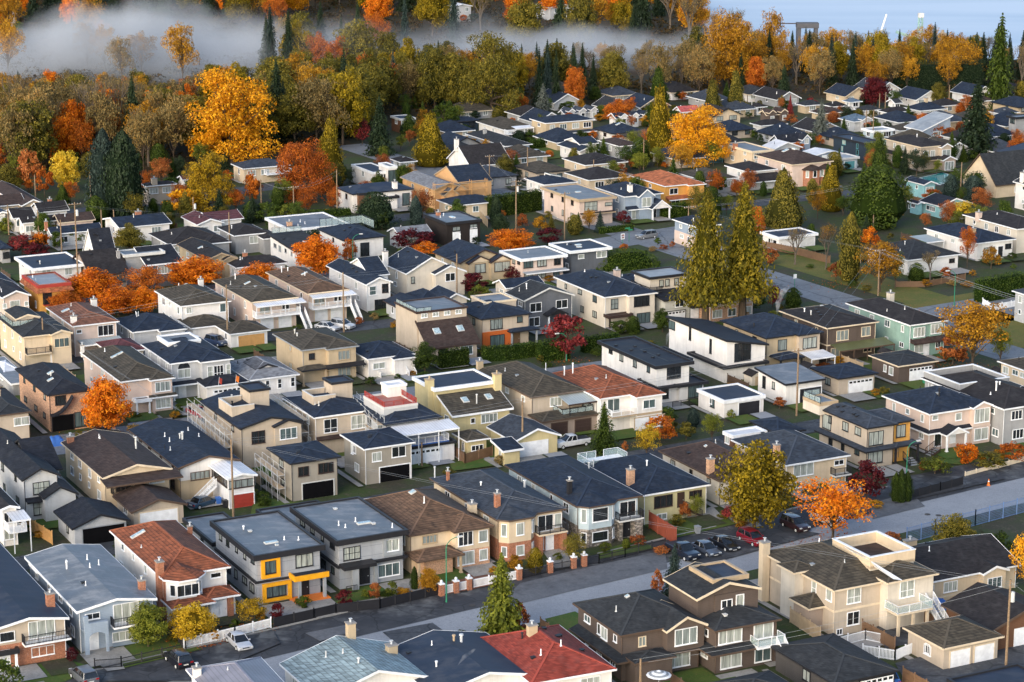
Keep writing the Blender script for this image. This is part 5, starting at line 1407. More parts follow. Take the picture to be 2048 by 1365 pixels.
Gr('grey garage with navy hip roof and white glazed door', (1676,758), 1620, 1757, 2.9, 'hip', 'beige', 'navy', 'black', .22, ax='y', door=(.60,4.6,2.1,'white','pale',None,True))
Gr('brown garage with grey low roof and white glazed door', (1797,733), 1737, 1877, 3.0, 'hip', 'brown', 'dkgrey', 'cream', .18, ax='y', door=(.6,4.6,2.2,'white','brown',None,True), f=[('win','S',.3,1.0,1.0,1.2,1,0,'white',1)])
Gr('low navy hip roof behind the peach bungalow', (1556,868), 1498, 1612, 2.7, 'hip', 'charcoal', 'navy', 'black', .36, ax='x', door=None)
Gr('white flat patio roof beside the low navy hip roof', (1466,872), 1445, 1521, 2.6, 'flat', 'dwood', 'fwhite', 'white', door=None, ov=.2, W=6)
def tnv(h, v):
    W = h.W
    h.vol(W*.55, -.8, W*1.02, 5, 5.9, 'hip', 'beige', 'navy', 'black', .36, 'y', .45, pre='front_')
    w = dict(v); w['wy0'] = -.35; h.win('F', W*.79, 3.4, 2.6, 1.7, 3, 0, 'black', 1, w); h.win('F', W*.33, 3.4, 1.6, 1.7, 1, 0, 'black', 2)
    h.skirt(2.8, .8, 'navy', 'black', 'S', .3); h.porch(W*.1, W*.55, 3.2, 2.7, 'hip', 'navy', 'black', .4, True, None, 'black')
    h.patio(W*.6, W*1.05, -4, -.3, 2.5, 'pmetal', 'white', .3, True)
Hs('tan stucco house with navy hip roof and black window trim', (1532,677), 1440, 1640, 5.9, 'hip', 'tan', 'navy', 'black', .36, n=(0,2), f=[('fn', tnv)])
def brn(h, v):
    W = h.W
    h.win('F', W*.33, 3.6, 2.3, 1.6, 3, 0, 'cream', 2); h.win('F', W*.78, 3.8, 1.7, 1.5, 2, 0, 'cream', 2)
    h.win('F', W*.2, .5, 1.6, 1.8, 2, 0, 'cream', 2); h.win('F', W*.82, 1.0, 1.5, 1.1, 2, 0, 'cream', 0)
    h.patio(W*.1, W*1.15, -2.6, .5, 2.6, 'omet', 'brown', .5, True)
    t = MB(); t.box(v['wx0']-.1, v['wy0'], 2.85, v['wx0']-.004, v['wy1'], 3.05); t.box(v['wx0']-.1, v['wy0']-.08, 2.85, W*.1, v['wy0']-.004, 3.05); t.build('belt_trim', TM('cream'), h.root)
Hs('dark brown house with grey brown hip roof and cream window frames', (1654,657), 1558, 1758, 6.1, 'hip', 'brown', 'char', 'cream', .24, n=(0,2), wtr='cream', f=[('fn', brn),('bv',.3,.5),('bv',.35,.6),('bv',.55,.7,'pale'),('bv',.25,.4)])
def grn(h, v):
    W = h.W
    h.win('F', W*.27, 3.7, 2.2, 1.5, 3, 0, 'white', 1, None, .25); h.win('F', W*.72, 3.9, 2.2, 1.5, 3, 0, 'white', 1, None, .25); h.win('F', W*.3, .8, 1.7, 1.6, 2, 0, 'white', 1); h.win('F', W*.8, 1.3, .9, 1.0, 2, 0, 'white', 0)
    h.skirt(2.7, 1.2, 'brown', 'dkbrown', 'F', .7); h.door(W*.5, .1, .95, 2.0, 'white')
    b = MB(); b.box(W*.1,v['wy0']-.25,3.3,W*.44,v['wy0']-.006,5.4); b.box(W*.56,v['wy0']-.25,3.4,W*.9,v['wy0']-.006,5.6); b.build('bay_wall', WM('green'), h.root)
Hs('sage green house with brown black hip roof and white bay windows', (1820,651), 1691, 1896, 5.9, 'hip', 'green', 'char', 'white', .34, n=(0,4), f=[('fn', grn),('ch',.95,.85,1.4,'bone',.9,1.1)])
Hs('tan house corner with brown hip roof at the right edge', (2052,742), 1995, 2130, 5.2, 'hip', 'cream', 'tiledk', 'white', .3, n=(2,3))
# ================================================================== MIDDLE ROWS
def brk(h, v):
    W = h.W; y = v['wy0']
    m = MB(); n = 8
    pts = [(W*.05 + W*.50*t, 2.9 + 2.6*t**2.2) for t in np.linspace(0, 1, n)]
    for p, q in zip(pts[:-1], pts[1:]): m.add([(p[0],y-1.1,p[1]),(q[0],y-1.1,q[1]),(q[0],y-.01,q[1]),(p[0],y-.01,p[1]),(p[0],y-1.1,p[1]-.25),(q[0],y-1.1,q[1]-.25),(q[0],y-.01,q[1]-.25),(p[0],y-.01,p[1]-.25)], [(0,1,2,3),(7,6,5,4),(0,4,5,1),(3,2,6,7),(0,3,7,4),(1,5,6,2)])
    m.build('curved_canopy', RM('black'), h.root)
    h.garage(W*.33, 3.2, 2.4, 'black', 'black', None, False, 0, True)
    h.win('F', W*.75, .4, 2.0, 2.2, 2, 0, 'black', 3)
Hs('pale brick house with black hip roof and swooping curved canopy', (95,791), 30, 184, 6.0, 'hip', 'brickp', 'black', 'black', .42, n=(0,3), wtr='black', f=[('fn', brk),('win','F',.3,4.2,1.5,1.3,1,0,'black',0),('sky',.42,.45,.8,1.0),('sky',.3,.3,.6,1.0)])
def pch2(h, v):
    W = h.W
    h.vol(W*.52, -1.0, W*1.0, 5, 5.5, 'hip', 'pinkish', 'tiledk', 'white', .38, 'y', .4, pre='front_')
    w = dict(v); w['wy0'] = -.6
    h.win('F', W*.77, 3.5, 2.3, 1.4, 3, 0, 'white', 2, w); h.win('F', W*.77, .8, 2.3, 1.4, 3, 0, 'white', 1, w); h.skirt(2.75, .6, 'tiledk', 'white', 'F', .3, w, W*.5, W*1.0)
    h.porch(W*.22, W*.54, 1.6, 2.7, 'flat', 'tiledk', 'white', .3, True)
Hs('peach house with mossy brown tiled hip roof and twin skylights, behind round orange tree', (241,764), 160, 346, 5.6, 'hip', 'pinkish', 'tiledk', 'white', .38, n=(0,3), f=[('fn', pch2),('sky',.33,.55,.6,1.2),('sky',.43,.55,.6,1.2),('ch',.02,.96,1.2,'white',.5,.5),('pipe',.3,.75,.6,'white')])
def wnf(h, v):
    W, L = h.W, h.L
    h.vol(W*.45, -1.4, W*1.0, 5, 6.1, 'hip', 'ltgrey', 'navy', 'white', .34, 'y', .45, pre='front_')
    w = dict(v); w['wy0'] = -.95; h.win('F', W*.62, 3.4, .8, 1.7, 1, .5, 'white', 1, w); h.win('F', W*.76, 3.4, 1.5, 1.7, 3, .3, 'white', 0, w); h.win('F', W*.92, 3.4, .6, 1.7, 1, .5, 'white', 1, w)
    h.win('F', W*.24, 3.5, 2.0, 1.3, 2, 0, 'white', 1)
    a = MB(); n = 10; cx = W*.24; y = v['wy0']
    for i in range(n):
        t0, t1 = math.pi*i/n, math.pi*(i+1)/n
        a.add([(cx+1.0*math.cos(t0),y-.05,4.95+1.0*math.sin(t0)),(cx+1.0*math.cos(t1),y-.05,4.95+1.0*math.sin(t1)),(cx,y-.05,4.95)], [(0,1,2)])
    a.build('arched_pane', GL[0], h.root)
    h.vol(W*.40, -4.6, W*1.14, 1.0, 2.9, 'hip', 'white', 'black', 'white', .3, 'x', .4, pre='garage_')
    w2 = dict(v); w2['wy0'] = -4.2; h.garage(W*.78, 4.6, 2.1, 'white', 'white', w2, True)
    h.door(W*.2, .1, 1.1, 2.1, 'white'); h.porch(-.2, W*.45, 1.8, 2.8, 'hip', 'black', 'white', .3, True)
    h.vol(W*.22, L*.52, W*.78, L*.9, 7.6, 'flat', 'white', 'fgrey', 'white', ov=.05, z0=6.0, pre='deck_', fh=0)
    for fx, col in ((.62,'red'),(.9,'orange')):
        f = MB(); x = W*fx; f.tube((x,-4.5,2.6),(x,-5.1,4.4),.03,.03,5); o = f.build('flag_pole', TM('white'), h.root)
        g = MB(); g.add([(x,-5.0,4.3),(x+.5,-5.05,4.0),(x+.4,-5.0,3.0),(x,-4.75,3.4)], [(0,1,2,3)]); g.build('flag', TM(col), o)
Hs('white grand house with navy roofs, arched window, roof deck and two flags', (340,728), 282, 461, 6.1, 'hip', 'ltgrey', 'navy', 'white', .34, n=(0,3), f=[('fn', wnf)])
def gh(h, v):
    W = h.W
    h.vol(W*.25, 2.5, W*.72, 8, 3.9, 'gable', 'white', 'grey', 'black', .35, 'y', .2, z0=2.8, pre='dormer_')
Hs('white bungalow with light grey hip roof and small black edged dormer', (498,761), 444, 599, 3.0, 'hip', 'wsiding', 'pale', 'white', .38, n=None, f=[('fn', gh)]+[('win','F',x,1.0,.55,1.4,1,.5,'white',0) for x in (.12,.38,.62,.88)]+[('win','S',.6,1.4,1.0,.9,2,0,'white',0)])
def tn2(h, v):
    W = h.W
    h.vol(W*.42, -1.0, W*1.0, 5, 5.7, 'hip', 'tan', 'tiledk', 'grey', .3, 'y', .4, pre='front_')
    w = dict(v); w['wy0'] = -.6; h.win('F', W*.74, 3.6, 2.0, 1.4, 3, 0, 'tan', 2, w); h.win('F', W*.74, .8, 2.2, 1.6, 3, 0, 'tan', 2, w)
    h.win('F', W*.2, 4.0, .9, .9, 1, 0, 'dkbrown', 0); h.skirt(2.7, 1.2, 'char', 'black', 'F', .3, w, W*.38, W*1.05); h.porch(-.5, W*.42, 1.8, 2.7, 'hip', 'tiledk', 'black', .5, True, None, 'tan')
Hs('tan stucco house with brown hip roof, grey gutters and round window', (603,701), 545, 713, 5.8, 'hip', 'tan', 'tiledk', 'grey', .28, n=(0,1), f=[('fn', tn2)], wtr='tan')
def wb(h, v):
    h.wing(h.W*.5, h.W*1.0, 1.0, 4, 3.2, 'hip', 'white', 'navy', 'white', .38); h.stair(h.W*.85, -.6, .8, 1.3, 1.3, '-y', 'white')
Hs('white bungalow with navy hip roof beside clipped green trees', (735,719), 690, 830, 3.5, 'hip', 'white', 'navy', 'white', .36, n=(0,2), f=[('fn', wb),('win','F',.26,1.6,2.0,.9,2,0,'white',1),('door',.75,.8,.9,2.0,'white')])
def sal(h, v):
    W, L = h.W, h.L
    h.vol(0, L-.5, W, L+8.5, 8.1, 'flat', 'beige', 'fgrey', 'dkbrown', ov=.2, z0=-.2, pre='upper_', fh=.0)
    w = dict(v); w['wy0'] = L-.3
    for i in range(4): h.win('F', W*(.16+.22*i), 7.0, 1.0, .6, 2, 0, 'white', 1, w)
    h.railing(h.root, [(W*.02,L+8),(W*.02,L-.2),(W*.3,L-.2)], 7.9, 'glassb', .8)
Hs('beige house with steep dark slanted roof, two skylights and clerestory windows', (857,698), 800, 961, 2.8, 'shed+y', 'beige', 'brown', 'dkbrown', .3, n=None, hi=3.7, vents=0, f=[('fn', sal),('sky',.3,.55,1.2,1.3),('sky',.75,.55,1.2,1.3),('win','F',.75,.9,2.2,1.4,3,0,'white',3),('win','F',.3,.5,1.6,1.8,2,0,'brown',0)], L=5.2)
def org2(h, v):
    W, L = h.W, h.L
    h.vol(W*.36, L*.45, W*.98, L*.95, 6.9, 'flat', 'beige', 'fgrey', 'cream', ov=.1, z0=5.4, pre='deck_', fh=0)
    m = MB(); m.box(v['wx0']-.06,v['wy0']-.35,0,W*.62,v['wy0']-.004,2.9); m.build('orange_facing', WM('orwood'), h.root)
    w = dict(v); w['wy0'] -= .35; h.win('F', W*.32, .4, 2.6, 1.8, 3, 0, 'black', 3, w)
    h.win('F', W*.32, 3.3, 2.2, 1.6, 3, 0, 'black', 2); h.win('F', W*.78, 4.0, .9, .9, 1, 0, 'black', 3)
    h.porch(W*.52, W*1.08, 1.7, 2.8, 'hip', 'navy', 'black', .36, True, None, 'grey'); h.door(W*.72, .1, 1.1, 2.1, 'wood', 'wood')
Hs('modern tan house with navy hip roof and bright orange ground floor', (962,639), 902, 1064, 5.4, 'hip', 'beige', 'navy', 'black', .3, n=(0,2), f=[('fn', org2)], wtr='black')
Hs('slate blue house with grey gable roof and white framed windows, beside red maple', (1048,602), 1010, 1150, 5.5, 'gable', 'dkgrey', 'dkgrey', 'pale', .36, ax='y', n=(0,2), f=[('win','F',.25,3.2,2.2,1.5,2,0,'white',0),('win','F',.76,3.3,2.2,1.4,2,0,'white',0),('win','F',.22,.6,2.0,1.5,2,0,'white',0),('por',.4,.8,1.8,2.6,'gable','black','black',.5)])
def crn(h, v):
    W = h.W
    h.vol(W*.42, -1.0, W*1.0, 5, 5.8, 'hip', 'bone', 'navy', 'white', .36, 'y', .4, pre='front_')
    w = dict(v); w['wy0'] = -.6; h.win('F', W*.7, 3.6, 3.0, 1.7, 3, 0, 'black', 0, w); h.win('F', W*.74, .4, 2.6, 1.8, 3, 0, 'black', 3, w); h.win('F', W*.22, 3.4, 1.3, 1.7, 2, .5, 'black', 2)
    h.porch(W*.02, W*.5, 1.8, 2.6, 'flat', 'brown', 'dkbrown', .3, True, None, 'dkbrown')
Hs('cream stucco house with dark navy hip roof and wide black window', (1209,595), 1107, 1310, 5.8, 'hip', 'bone', 'navy', 'white', .36, n=(0,3), wtr='black', f=[('fn', crn),('ch',1.0,.72,1.2,'pinkish',1.0,1.0),('bv',.35,.5)])
def wblk(h, v):
    W, L = h.W, h.L
    h.vol(-W*.02, L*.42, W*.95, L*.98, 7.6, 'flat', 'bone', 'fpale', 'black', ov=.5, z0=4.3, pre='upper_', fh=.1)
    w = dict(v); w['wy0'] = L*.42+.5
    for fx in (.30,.44,.66): h.win('F', W*fx, 5.6, .75, 1.1, 1, 0, 'black', 1, w)
    h.railing(h.root, [(-.1,L*.95),(-.1,L*.42),(W*.3,L*.42)], 4.7, 'black', 1.0)
    h.win('F', W*.4, 2.8, 1.7, 1.4, 2, 0, 'white', 0); h.balcony(W*.62, W*.98, 2.6, 1.2, 'black', 'black'); h.win('F', W*.8, 2.7, 2.0, 1.5, 2, 0, 'black', 1)
    h.garage(W*.3, 4.2, 2.0, 'white', 'black', None, True); h.door(W*.76, .1, 1.8, 2.1, 'white', 'black')
Hs('white and black modern house with balconies behind the big cedar trunk', (1328,601), 1262, 1412, 4.4, 'shed+y', 'panelb', 'black', 'black', .3, n=(0,1), hi=1.4, f=[('fn', wblk)], wtr='black')
Hs('orange brick house behind the twin cedar trunks', (1420,590), 1372, 1512, 5.4, 'hip', 'pinkish', 'navy', 'white', .3, lower='brickp', n=(3,2))
def deckh(h, v):
    W, L = h.W, h.L
    h.vol(W*.12, L*.45, W*.62, L*.9, 7.0, 'gable', 'beige', 'dkgrey', 'cream', .3, 'y', .1, z0=5.6, pre='stair_tower_')
    h.railing(h.root, [(W*.02,L*.85),(W*.02,L*.4),(W*.5,L*.4)], 5.9, 'glassb', 1.0)
    h.wing(W*.55, W*1.0, .5, 4, 5.6, 'gable', 'cream', 'dkgrey', 'cream', .34, 0, .3, [(3.3,2.4,1.4,3)], wtr='cream', glass=3)
    h.balcony(W*.05, W*.55, 2.7, 1.2, 'black', 'cream'); h.garage(W*.75, 3.4, 2.0, 'white', 'cream')
Hs('cream house with grey roof, glass railed roof deck and balcony, near left edge', (45,675), -8, 144, 5.6, 'hip', 'cream', 'dkgrey', 'cream', .3, n=(0,3), f=[('fn', deckh)])
Hs('pinkish house with red brown tiled hip roof, skylight and white chimney', (145,653), 92, 238, 5.5, 'hip', 'pinkish', 'rusty', 'white', .34, n=(0,1), f=[('win','F',.72,3.2,2.6,1.7,3,0,'white',0),('ch',.10,.12,1.0,'white',.9,.9),('ch',.93,.78,1.2,'white',.9,.9),('sky',.2,.6,.8,1.4),('pat',.1,1.0,-2.6,.3,2.6,'gmetal','white',.3),('win','F',.15,4.1,.8,.5,1,0,'white',0)])
Hs('grey bungalow with navy hip roof between pinkish and cream houses', (265,665), 226, 369, 3.3, 'hip', 'ltgrey', 'navy', 'white', .36, n=(0,2), f=[('wing',.48,1.0,1.2,4,3.2,'hip','ltgrey','navy','white',.36,-.2,.3,[(1.5,1.0,.8,2)]),('pipe',.35,.6,.8,'pale')])
Gr('small shed with dark red hip roof in front of the pinkish house', (221,707), 190, 293, 2.7, 'hip', 'bone', 'maroon', 'white', .4, ax='x', door=None)
Hs('cream two storey house with brown tiled hip roof and metal chimney', (361,613), 309, 462, 5.5, 'hip', 'white', 'tiledk', 'white', .36, n=(0,3), f=[('ch',.86,.85,1.2,'white',.8,.8),('win','F',.18,4.0,.9,1.0,2,0,'white',1),('win','F',.85,3.6,1.0,1.4,1,0,'white',3),('sky',.5,.75,.6,1.2)])
Gr('garage with brown hip roof below the cream house', (382,657), 354, 464, 2.7, 'hip', 'white', 'tiledk', 'white', .36, ax='x', door=None)
Gr('white garage with brown hip roof and terracotta door', (459,669), 430, 541, 2.7, 'hip', 'white', 'tiledk', 'white', .36, ax='x', door=(.55,4.8,2.1,'lwood','white'))
Gr('navy carport roof beside the grand white house', (395,705), 350, 440, 2.6, 'flat', 'ltgrey', 'fnavy', 'white', door=None)
def twin(h, v):
    W = h.W
    h.patio(W*.04, W*1.08, -1.9, .3, 4.9, 'pmetal', 'white', .25, False)
    h.balcony(W*.04, W*.98, 2.8, 1.9, 'white', 'white'); p = MB()
    for fx in (.06,.36,.66,.97): p.box(W*fx-.07,v['wy0']-1.8,2.8,W*fx+.07,v['wy0']-1.66,4.9)
    p.build('balcony_post', TM('white'), h.root)
    h.garage(W*.34, 2.5, 2.1, 'white', 'cream'); h.garage(W*.72, 2.5, 2.1, 'white', 'cream')
    h.win('F', W*.3, 3.1, 1.8, 1.3, 2, 0, 'tan', 2); h.win('F', W*.74, 3.3, 1.3, 1.1, 2, 0, 'white', 0); h.stair(W*1.02, v['wy0']-1.5, 2.8, 3.4, 1.0, '-y')
Hs('beige house with mossy dark tiled hip roof, white balcony and stair, left of its twin', (502,605), 424, 597, 5.4, 'hip', 'pinkish', 'tiledk', 'cream', .36, n=(0,3), f=[('fn', twin),('sky',.35,.5,.5,1.2),('pipe',.3,.75,.9,'white',.1)])
Hs('beige house with brown tiled hip roof, white balcony and stair, right of its twin', (615,588), 531, 698, 5.4, 'hip', 'pinkish', 'tilebr', 'cream', .36, n=(0,3), f=[('fn', twin),('sky',.45,.5,.5,1.2),('pipe',.2,.8,1.0,'white',.1)])
def wng(h, v):
    W, L = h.W, h.L
    h.vol(W*.55, L*.28, W*1.32, L*.85, 5.6, 'gable', 'wsiding', 'navy', 'white', .45, 'x', .3, pre='side_')
Hs('white siding house with navy gable roof above a carport', (732,570), 652, 786, 5.3, 'gable', 'wsiding', 'navy', 'white', .42, ax='y', n=(0,2), f=[('fn', wng),('win','F',.28,3.2,1.2,1.5,1,.5,'white',3),('win','F',.74,3.4,1.1,1.5,1,.5,'dkbrown',0),('win','F',.6,.4,2.6,1.7,2,0,'black',0)])
def crg(h, v):
    W = h.W
    h.wing(W*.5, W*1.12, 1.3, 3, 4.6, 'gable', 'bone', 'navy', 'white', .42, -.2, .3, [(3.0,1.9,1.4,2)])
Hs('ivory house with navy gable roof and tall white chimney', (812,548), 763, 915, 5.0, 'gable', 'bone', 'navy', 'white', .5, ax='y', n=(0,1), f=[('fn', crg),('win','F',.15,3.0,.6,1.1,1,.5,'black',1),('ch',-.02,.80,2.6,'white',.9,.8,True)])
Gr('ivory garage with navy gable roof beside purple bush', (885,605), 849, 940, 2.8, 'gable', 'bone', 'navy', 'white', .5, door=None)
Gr('small navy roofed shed behind the ivory garage', (842,602), 811, 890, 2.7, 'hip', 'bone', 'navy', 'white', .5, ax='y', door=None)
Gr('carport with navy gable roof and glass front', (798,617), 766, 867, 2.7, 'gable', 'ltgrey', 'navy', 'dkbrown', .34, door=(.5,4.6,2.0,'silver','white',None,True))
def twg(h, v):
    W = h.W
    h.wing(W*.14, W*.62, .8, 4, 4.0, 'gable', 'tan', 'navy', 'dkbrown', .5, -.2, .2, [(2.0,2.2,1.6,2)], glass=1, wtr='dkbrown'); h.wing(W*.55, W*1.02, 1.4, 4, 3.9, 'gable', 'tan', 'navy', 'dkbrown', .5, -.2, .2, [(2.0,3.2,1.7,2)], glass=1, wtr='dkbrown')
    for a, b, y in ((.14,.62,-.75),(.55,1.02,-1.35)):
        m = MB(); m.extr([(W*a+.5,4.05),(W*b-.5,4.05),(W*(a+b)/2,4.05+W*(b-a)*.19)], y, y+.06, 'y'); m.build('gable_panel', WM('cream'), h.root)
Hs('tan house with navy roof and two small yellow gables', (919,527), 865, 1020, 4.1, 'gable', 'tan', 'navy', 'dkbrown', .4, ax='y', n=(0,2), f=[('fn', twg),('pipe',.5,.9,1.0,'white',.1)])
Hs('cream flat roofed house beside grey flat roofed house', (1042,519), 998, 1136, 5.2, 'flat', 'pinkish', 'fgrey', 'white', n=(3,3), ov=.7, wtr='dkbrown', f=[('skirt',2.4,1.6,'fpale','white','F',.1)])
Hs('grey house with white edged navy flat roof next to the large oval hedge', (1140,503), 1097, 1225, 5.2, 'flat', 'dkgrey', 'fnavy', 'white', n=(0,2), ov=.7, f=[('win','F',.3,3.4,1.2,.7,1,0,'white',1),('win','F',.78,3.2,2.1,1.1,2,0,'white',1),('sky',.5,.6,1.2,.7),('sky',.42,.4,1.0,.7)])
Gr('cream shed with navy gable roof behind the slate blue house', (1012,577), 985, 1090, 3.0, 'gable', 'bone', 'navy', 'white', .4, ax='x', door=None)
Hs('low navy roofed house with peach chimney beside the cream stucco house', (1262,574), 1212, 1345, 3.4, 'hip', 'white', 'navy', 'white', .3, n=(2,2))
# ---- rows at the left behind the orange street trees
def man(h, v):
    W, L = h.W, h.L
    m = MB()
    x0, y0, x1, y1 = -.1, -.1, W+.1, L+.1; z0, z1, i = 4.3, 5.75, .55
    m.add([(x0-.3,y0-.3,z0),(x1+.3,y0-.3,z0),(x1+.3,y1+.3,z0),(x0-.3,y1+.3,z0),(x0+i,y0+i,z1),(x1-i,y0+i,z1),(x1-i,y1-i,z1),(x0+i,y1-i,z1)], [(0,1,5,4),(1,2,6,5),(2,3,7,6),(3,0,4,7),(3,2,1,0)])
    m.build('mansard_roof', RM('tileor'), h.root)
Hs('orange house with red mansard roof edge and pale flat roof', (75,572), 43, 143, 5.7, 'flat', 'ochre', 'fpale', 'red', n=(0,2), ov=.3, f=[('fn', man),('win','F',.28,2.2,1.5,1.9,2,0,'black',0),('bal',.15,.6,2.1,.8,'black','red'),('win','F',.4,.3,1.6,1.0,2,0,'black',0)])
Hs('white house with blue grey flat roof behind the orange house', (64,538), 28, 171, 5.2, 'flat', 'white', 'fnavy', 'white', n=(2,2), ov=.7)
Hs('dark grey brown house with gable roof, right of the white flat roofed house', (180,552), 137, 259, 3.8, 'gable', 'taupe', 'char', 'dkbrown', .5, ax='x', n=(2,1), wtr='dkbrown', f=[('ch',.9,.3,1.2,'grey',.6,.6)])
def dgs(h, v):
    W, L = h.W, h.L
    h.vol(-W*.45, L*.4, W*.65, L*1.1, 6.4, 'flat', 'grey', 'fgrey', 'pale', ov=.5, pre='rear_')
Hs('charcoal siding house with black pitched roof and grey flat rear roof', (292,531), 257, 367, 4.6, 'shed+y', 'dkgrey', 'black', 'white', .4, n=(0,1), hi=2.2, f=[('fn', dgs),('win','F',.5,2.6,2.6,1.4,4,0,'white',1)], L=7)
Hs('brown house with dark gable roof behind the round orange maple', (412,521), 353, 475, 4.2, 'gable', 'tan', 'char', 'tan', .36, ax='y', n=(0,2), f=[('win','F',.7,2.0,2.2,1.5,3,0,'tan',0),('wing',.5,1.0,.8,4,4.0,'gable','tan','char','tan',.45),('sky',.3,.5,.5,1.0)])
Hs('low house with dark charcoal hip roof and orange brick chimney', (472,536), 447, 576, 3.3, 'hip', 'white', 'char', 'white', .36, ax='x', n=(2,1), f=[('ch',.35,.72,1.0,'brick',.8,.8)])
Hs('small white house with steep black gable roof facing left', (191,519), 165, 235, 2.6, 'gable', 'white', 'black', 'white', 1.25, ax='x', n=(0,0), f=[('win','S',.45,2.2,.6,1.6,1,0,'dkbrown',0)], ov=.15)
Hs('grey house with long dark grey hip roof and white gutters', (338,490), 297, 455, 3.8, 'hip', 'grey', 'char', 'white', .34, n=(3,1), f=[('wing',.55,1.0,2.2,4,3.7,'hip','grey','char','white',.34)])
Hs('grey siding house with brown grey hip roof and carport wing', (468,472), 434, 538, 4.0, 'hip', 'grey', 'char', 'white', .34, n=(0,1), f=[('win','F',.58,2.0,1.7,1.4,2,0,'white',1),('wing',.68,1.25,3.0,5,3.4,'hip','grey','char','white',.34)])
Hs('white bungalow with maroon roof and gable front', (394,450), 362, 449, 3.2, 'gable', 'white', 'maroon', 'white', .34, ax='y', n=(2,1), f=[('vol',.6,3,1.9,11,3.1,'gable','white','maroon','white',.3,'x')])
Hs('white bungalow with navy low gable roof and red chimney', (238,456), 205, 344, 3.6, 'gable', 'white', 'navy', 'white', .22, ax='x', n=(2,1), f=[('ch',.62,.8,.8,'brick',1.2,.8)])
Hs('white house with broad navy gable roof beside green bushes', (102,469), 88, 206, 3.0, 'gable', 'ltgrey', 'navy', 'white', .42, ax='x', n=(2,1), f=[('ch',-.02,.5,1.2,'brick',.6,.6)])
Hs('white low house with grey brown roof near the left edge', (44,447), 33, 114, 3.0, 'gable', 'white', 'char', 'white', .4, ax='x', n=(3,1))
Hs('peach trimmed house with maroon brown gable roof', (118,446), 102, 191, 3.0, 'gable', 'pinkish', 'brown', 'cream', .44, ax='x', n=(3,1))
Hs('white gabled cottage with grey roof at the left edge', (26,437), 8, 72, 3.2, 'gable', 'white', 'char', 'white', .44, ax='x', n=(2,1))
Hs('low house with dark roof and brick chimney behind the maroon brown gable', (78,425), 60, 139, 3.0, 'gable', 'white', 'char', 'white', .44, ax='x', n=(2,1), f=[('ch',.6,.8,1.0,'brick',.8,.8)])
Hs('peach house with brown roof and broad front gable, far left', (43,412), -20, 92, 3.0, 'gable', 'cream', 'brown', 'white', .44, ax='y', n=(1,1), f=[('vol',-.9,2,.3,10,3.0,'gable','cream','brown','white',.42,'x')])
Hs('white house with bright blue black roof, left edge', (-4,427), -40, 15, 4.0, 'gable', 'white', 'fnavy', 'white', .3, ax='y', n=(2,1))
Hs('navy roofed house at the left edge beside red shrub', (0,499), -30, 25, 3.0, 'hip', 'grey', 'navy', 'black', .34, n=(1,1))
Hs('navy roofed house cut by the left edge behind the orange house', (-4,575), -40, 38, 3.8, 'gable', 'white', 'navy', 'white', .36, ax='y', n=(1,1))
Hs('peach house with white trimmed gable and arched window, left edge', (4,596), -30, 62, 4.4, 'gable', 'pinkish', 'black', 'white', .4, ax='y', n=(0,1), f=[('win','F',.45,1.9,1.7,1.6,1,0,'white',1),('win','F',.1,2.4,.6,.7,1,0,'white',1),('win','F',.85,2.4,.6,.7,1,0,'white',1)])
Hs('beige house with grey low roof and red shutters, left edge', (-8,832), -60, 64, 4.6, 'hip', 'beige', 'dkgrey', 'brown', .3, n=(0,1), f=[('win','F',.72,2.6,2.2,1.1,2,0,'white',1),('pipe',.5,.5,.9,'tan',.1)])
Gr('white covered shed with pale tarp roof at the left edge', (8,745), -20, 40, 2.6, 'hip', 'white', 'fwhite', 'white', .4, ax='x', door=None)
Gr('grey shed with blue grey low roof below the tarp shed', (22,768), -30, 62, 2.4, 'shed+y', 'grey', 'lowgrey', 'white', .2, door=None, hi=.5)
Hs('house corner with white balcony awning at the bottom left edge', (0,1020), -70, 40, 5.2, 'gable', 'white', 'char', 'white', .3, ax='y', n=(1,2), f=[('pat',.3,1.2,-3.0,.3,4.4,'pmetal','white',.3),('bal',.2,1.1,2.6,2.4,'white','white')])
Gr('small flat grey roofed garage between grey houses and lane', (424,1086), 364, 510, 2.9, 'flat', 'grey', 'fgrey', 'black', door=None)
Gr('small flat grey roofed garage behind the yellow framed house', (556,1053), 511, 682, 2.9, 'flat', 'grey', 'fgrey', 'black', door=None)
# ---- centre, behind the second street
Hs('white modern house with charcoal roof and roof deck glass railing', (590,503), 535, 660, 4.0, 'shed+y', 'white', 'dkgrey', 'black', .2, n=(0,4), hi=.9, f=[('fn', lambda h, v: h.railing(h.root, [(.4,h.L*.9),(h.W*.9,h.L*.9)], 5.0, 'glassb', 1.3)),('sky',.6,.4,.5,1.0)], wtr='grey')
Hs('white modern house with navy hip roof and black columns', (686,481), 634, 772, 4.3, 'hip', 'white', 'navy', 'black', .3, n=(0,1), f=[('win','F',.52,.6,1.8,2.6,2,0,'black',0),('win','F',.25,.8,1.0,2.2,1,0,'black',1),('fn', lambda h, v: h.railing(h.root, [(h.W*.1,h.L*1.05),(h.W*1.1,h.L*1.05),(h.W*1.1,h.L*.6)], 4.2, 'glassb', 2.0))], wtr='black')
Hs('low house with blue grey flat roof behind glass railings', (580,459), 529, 700, 3.6, 'flat', 'white', 'fgrey', 'white', n=(2,2), ov=.6, f=[('ch',.12,.3,.9,'brickp',1.0,.8)])
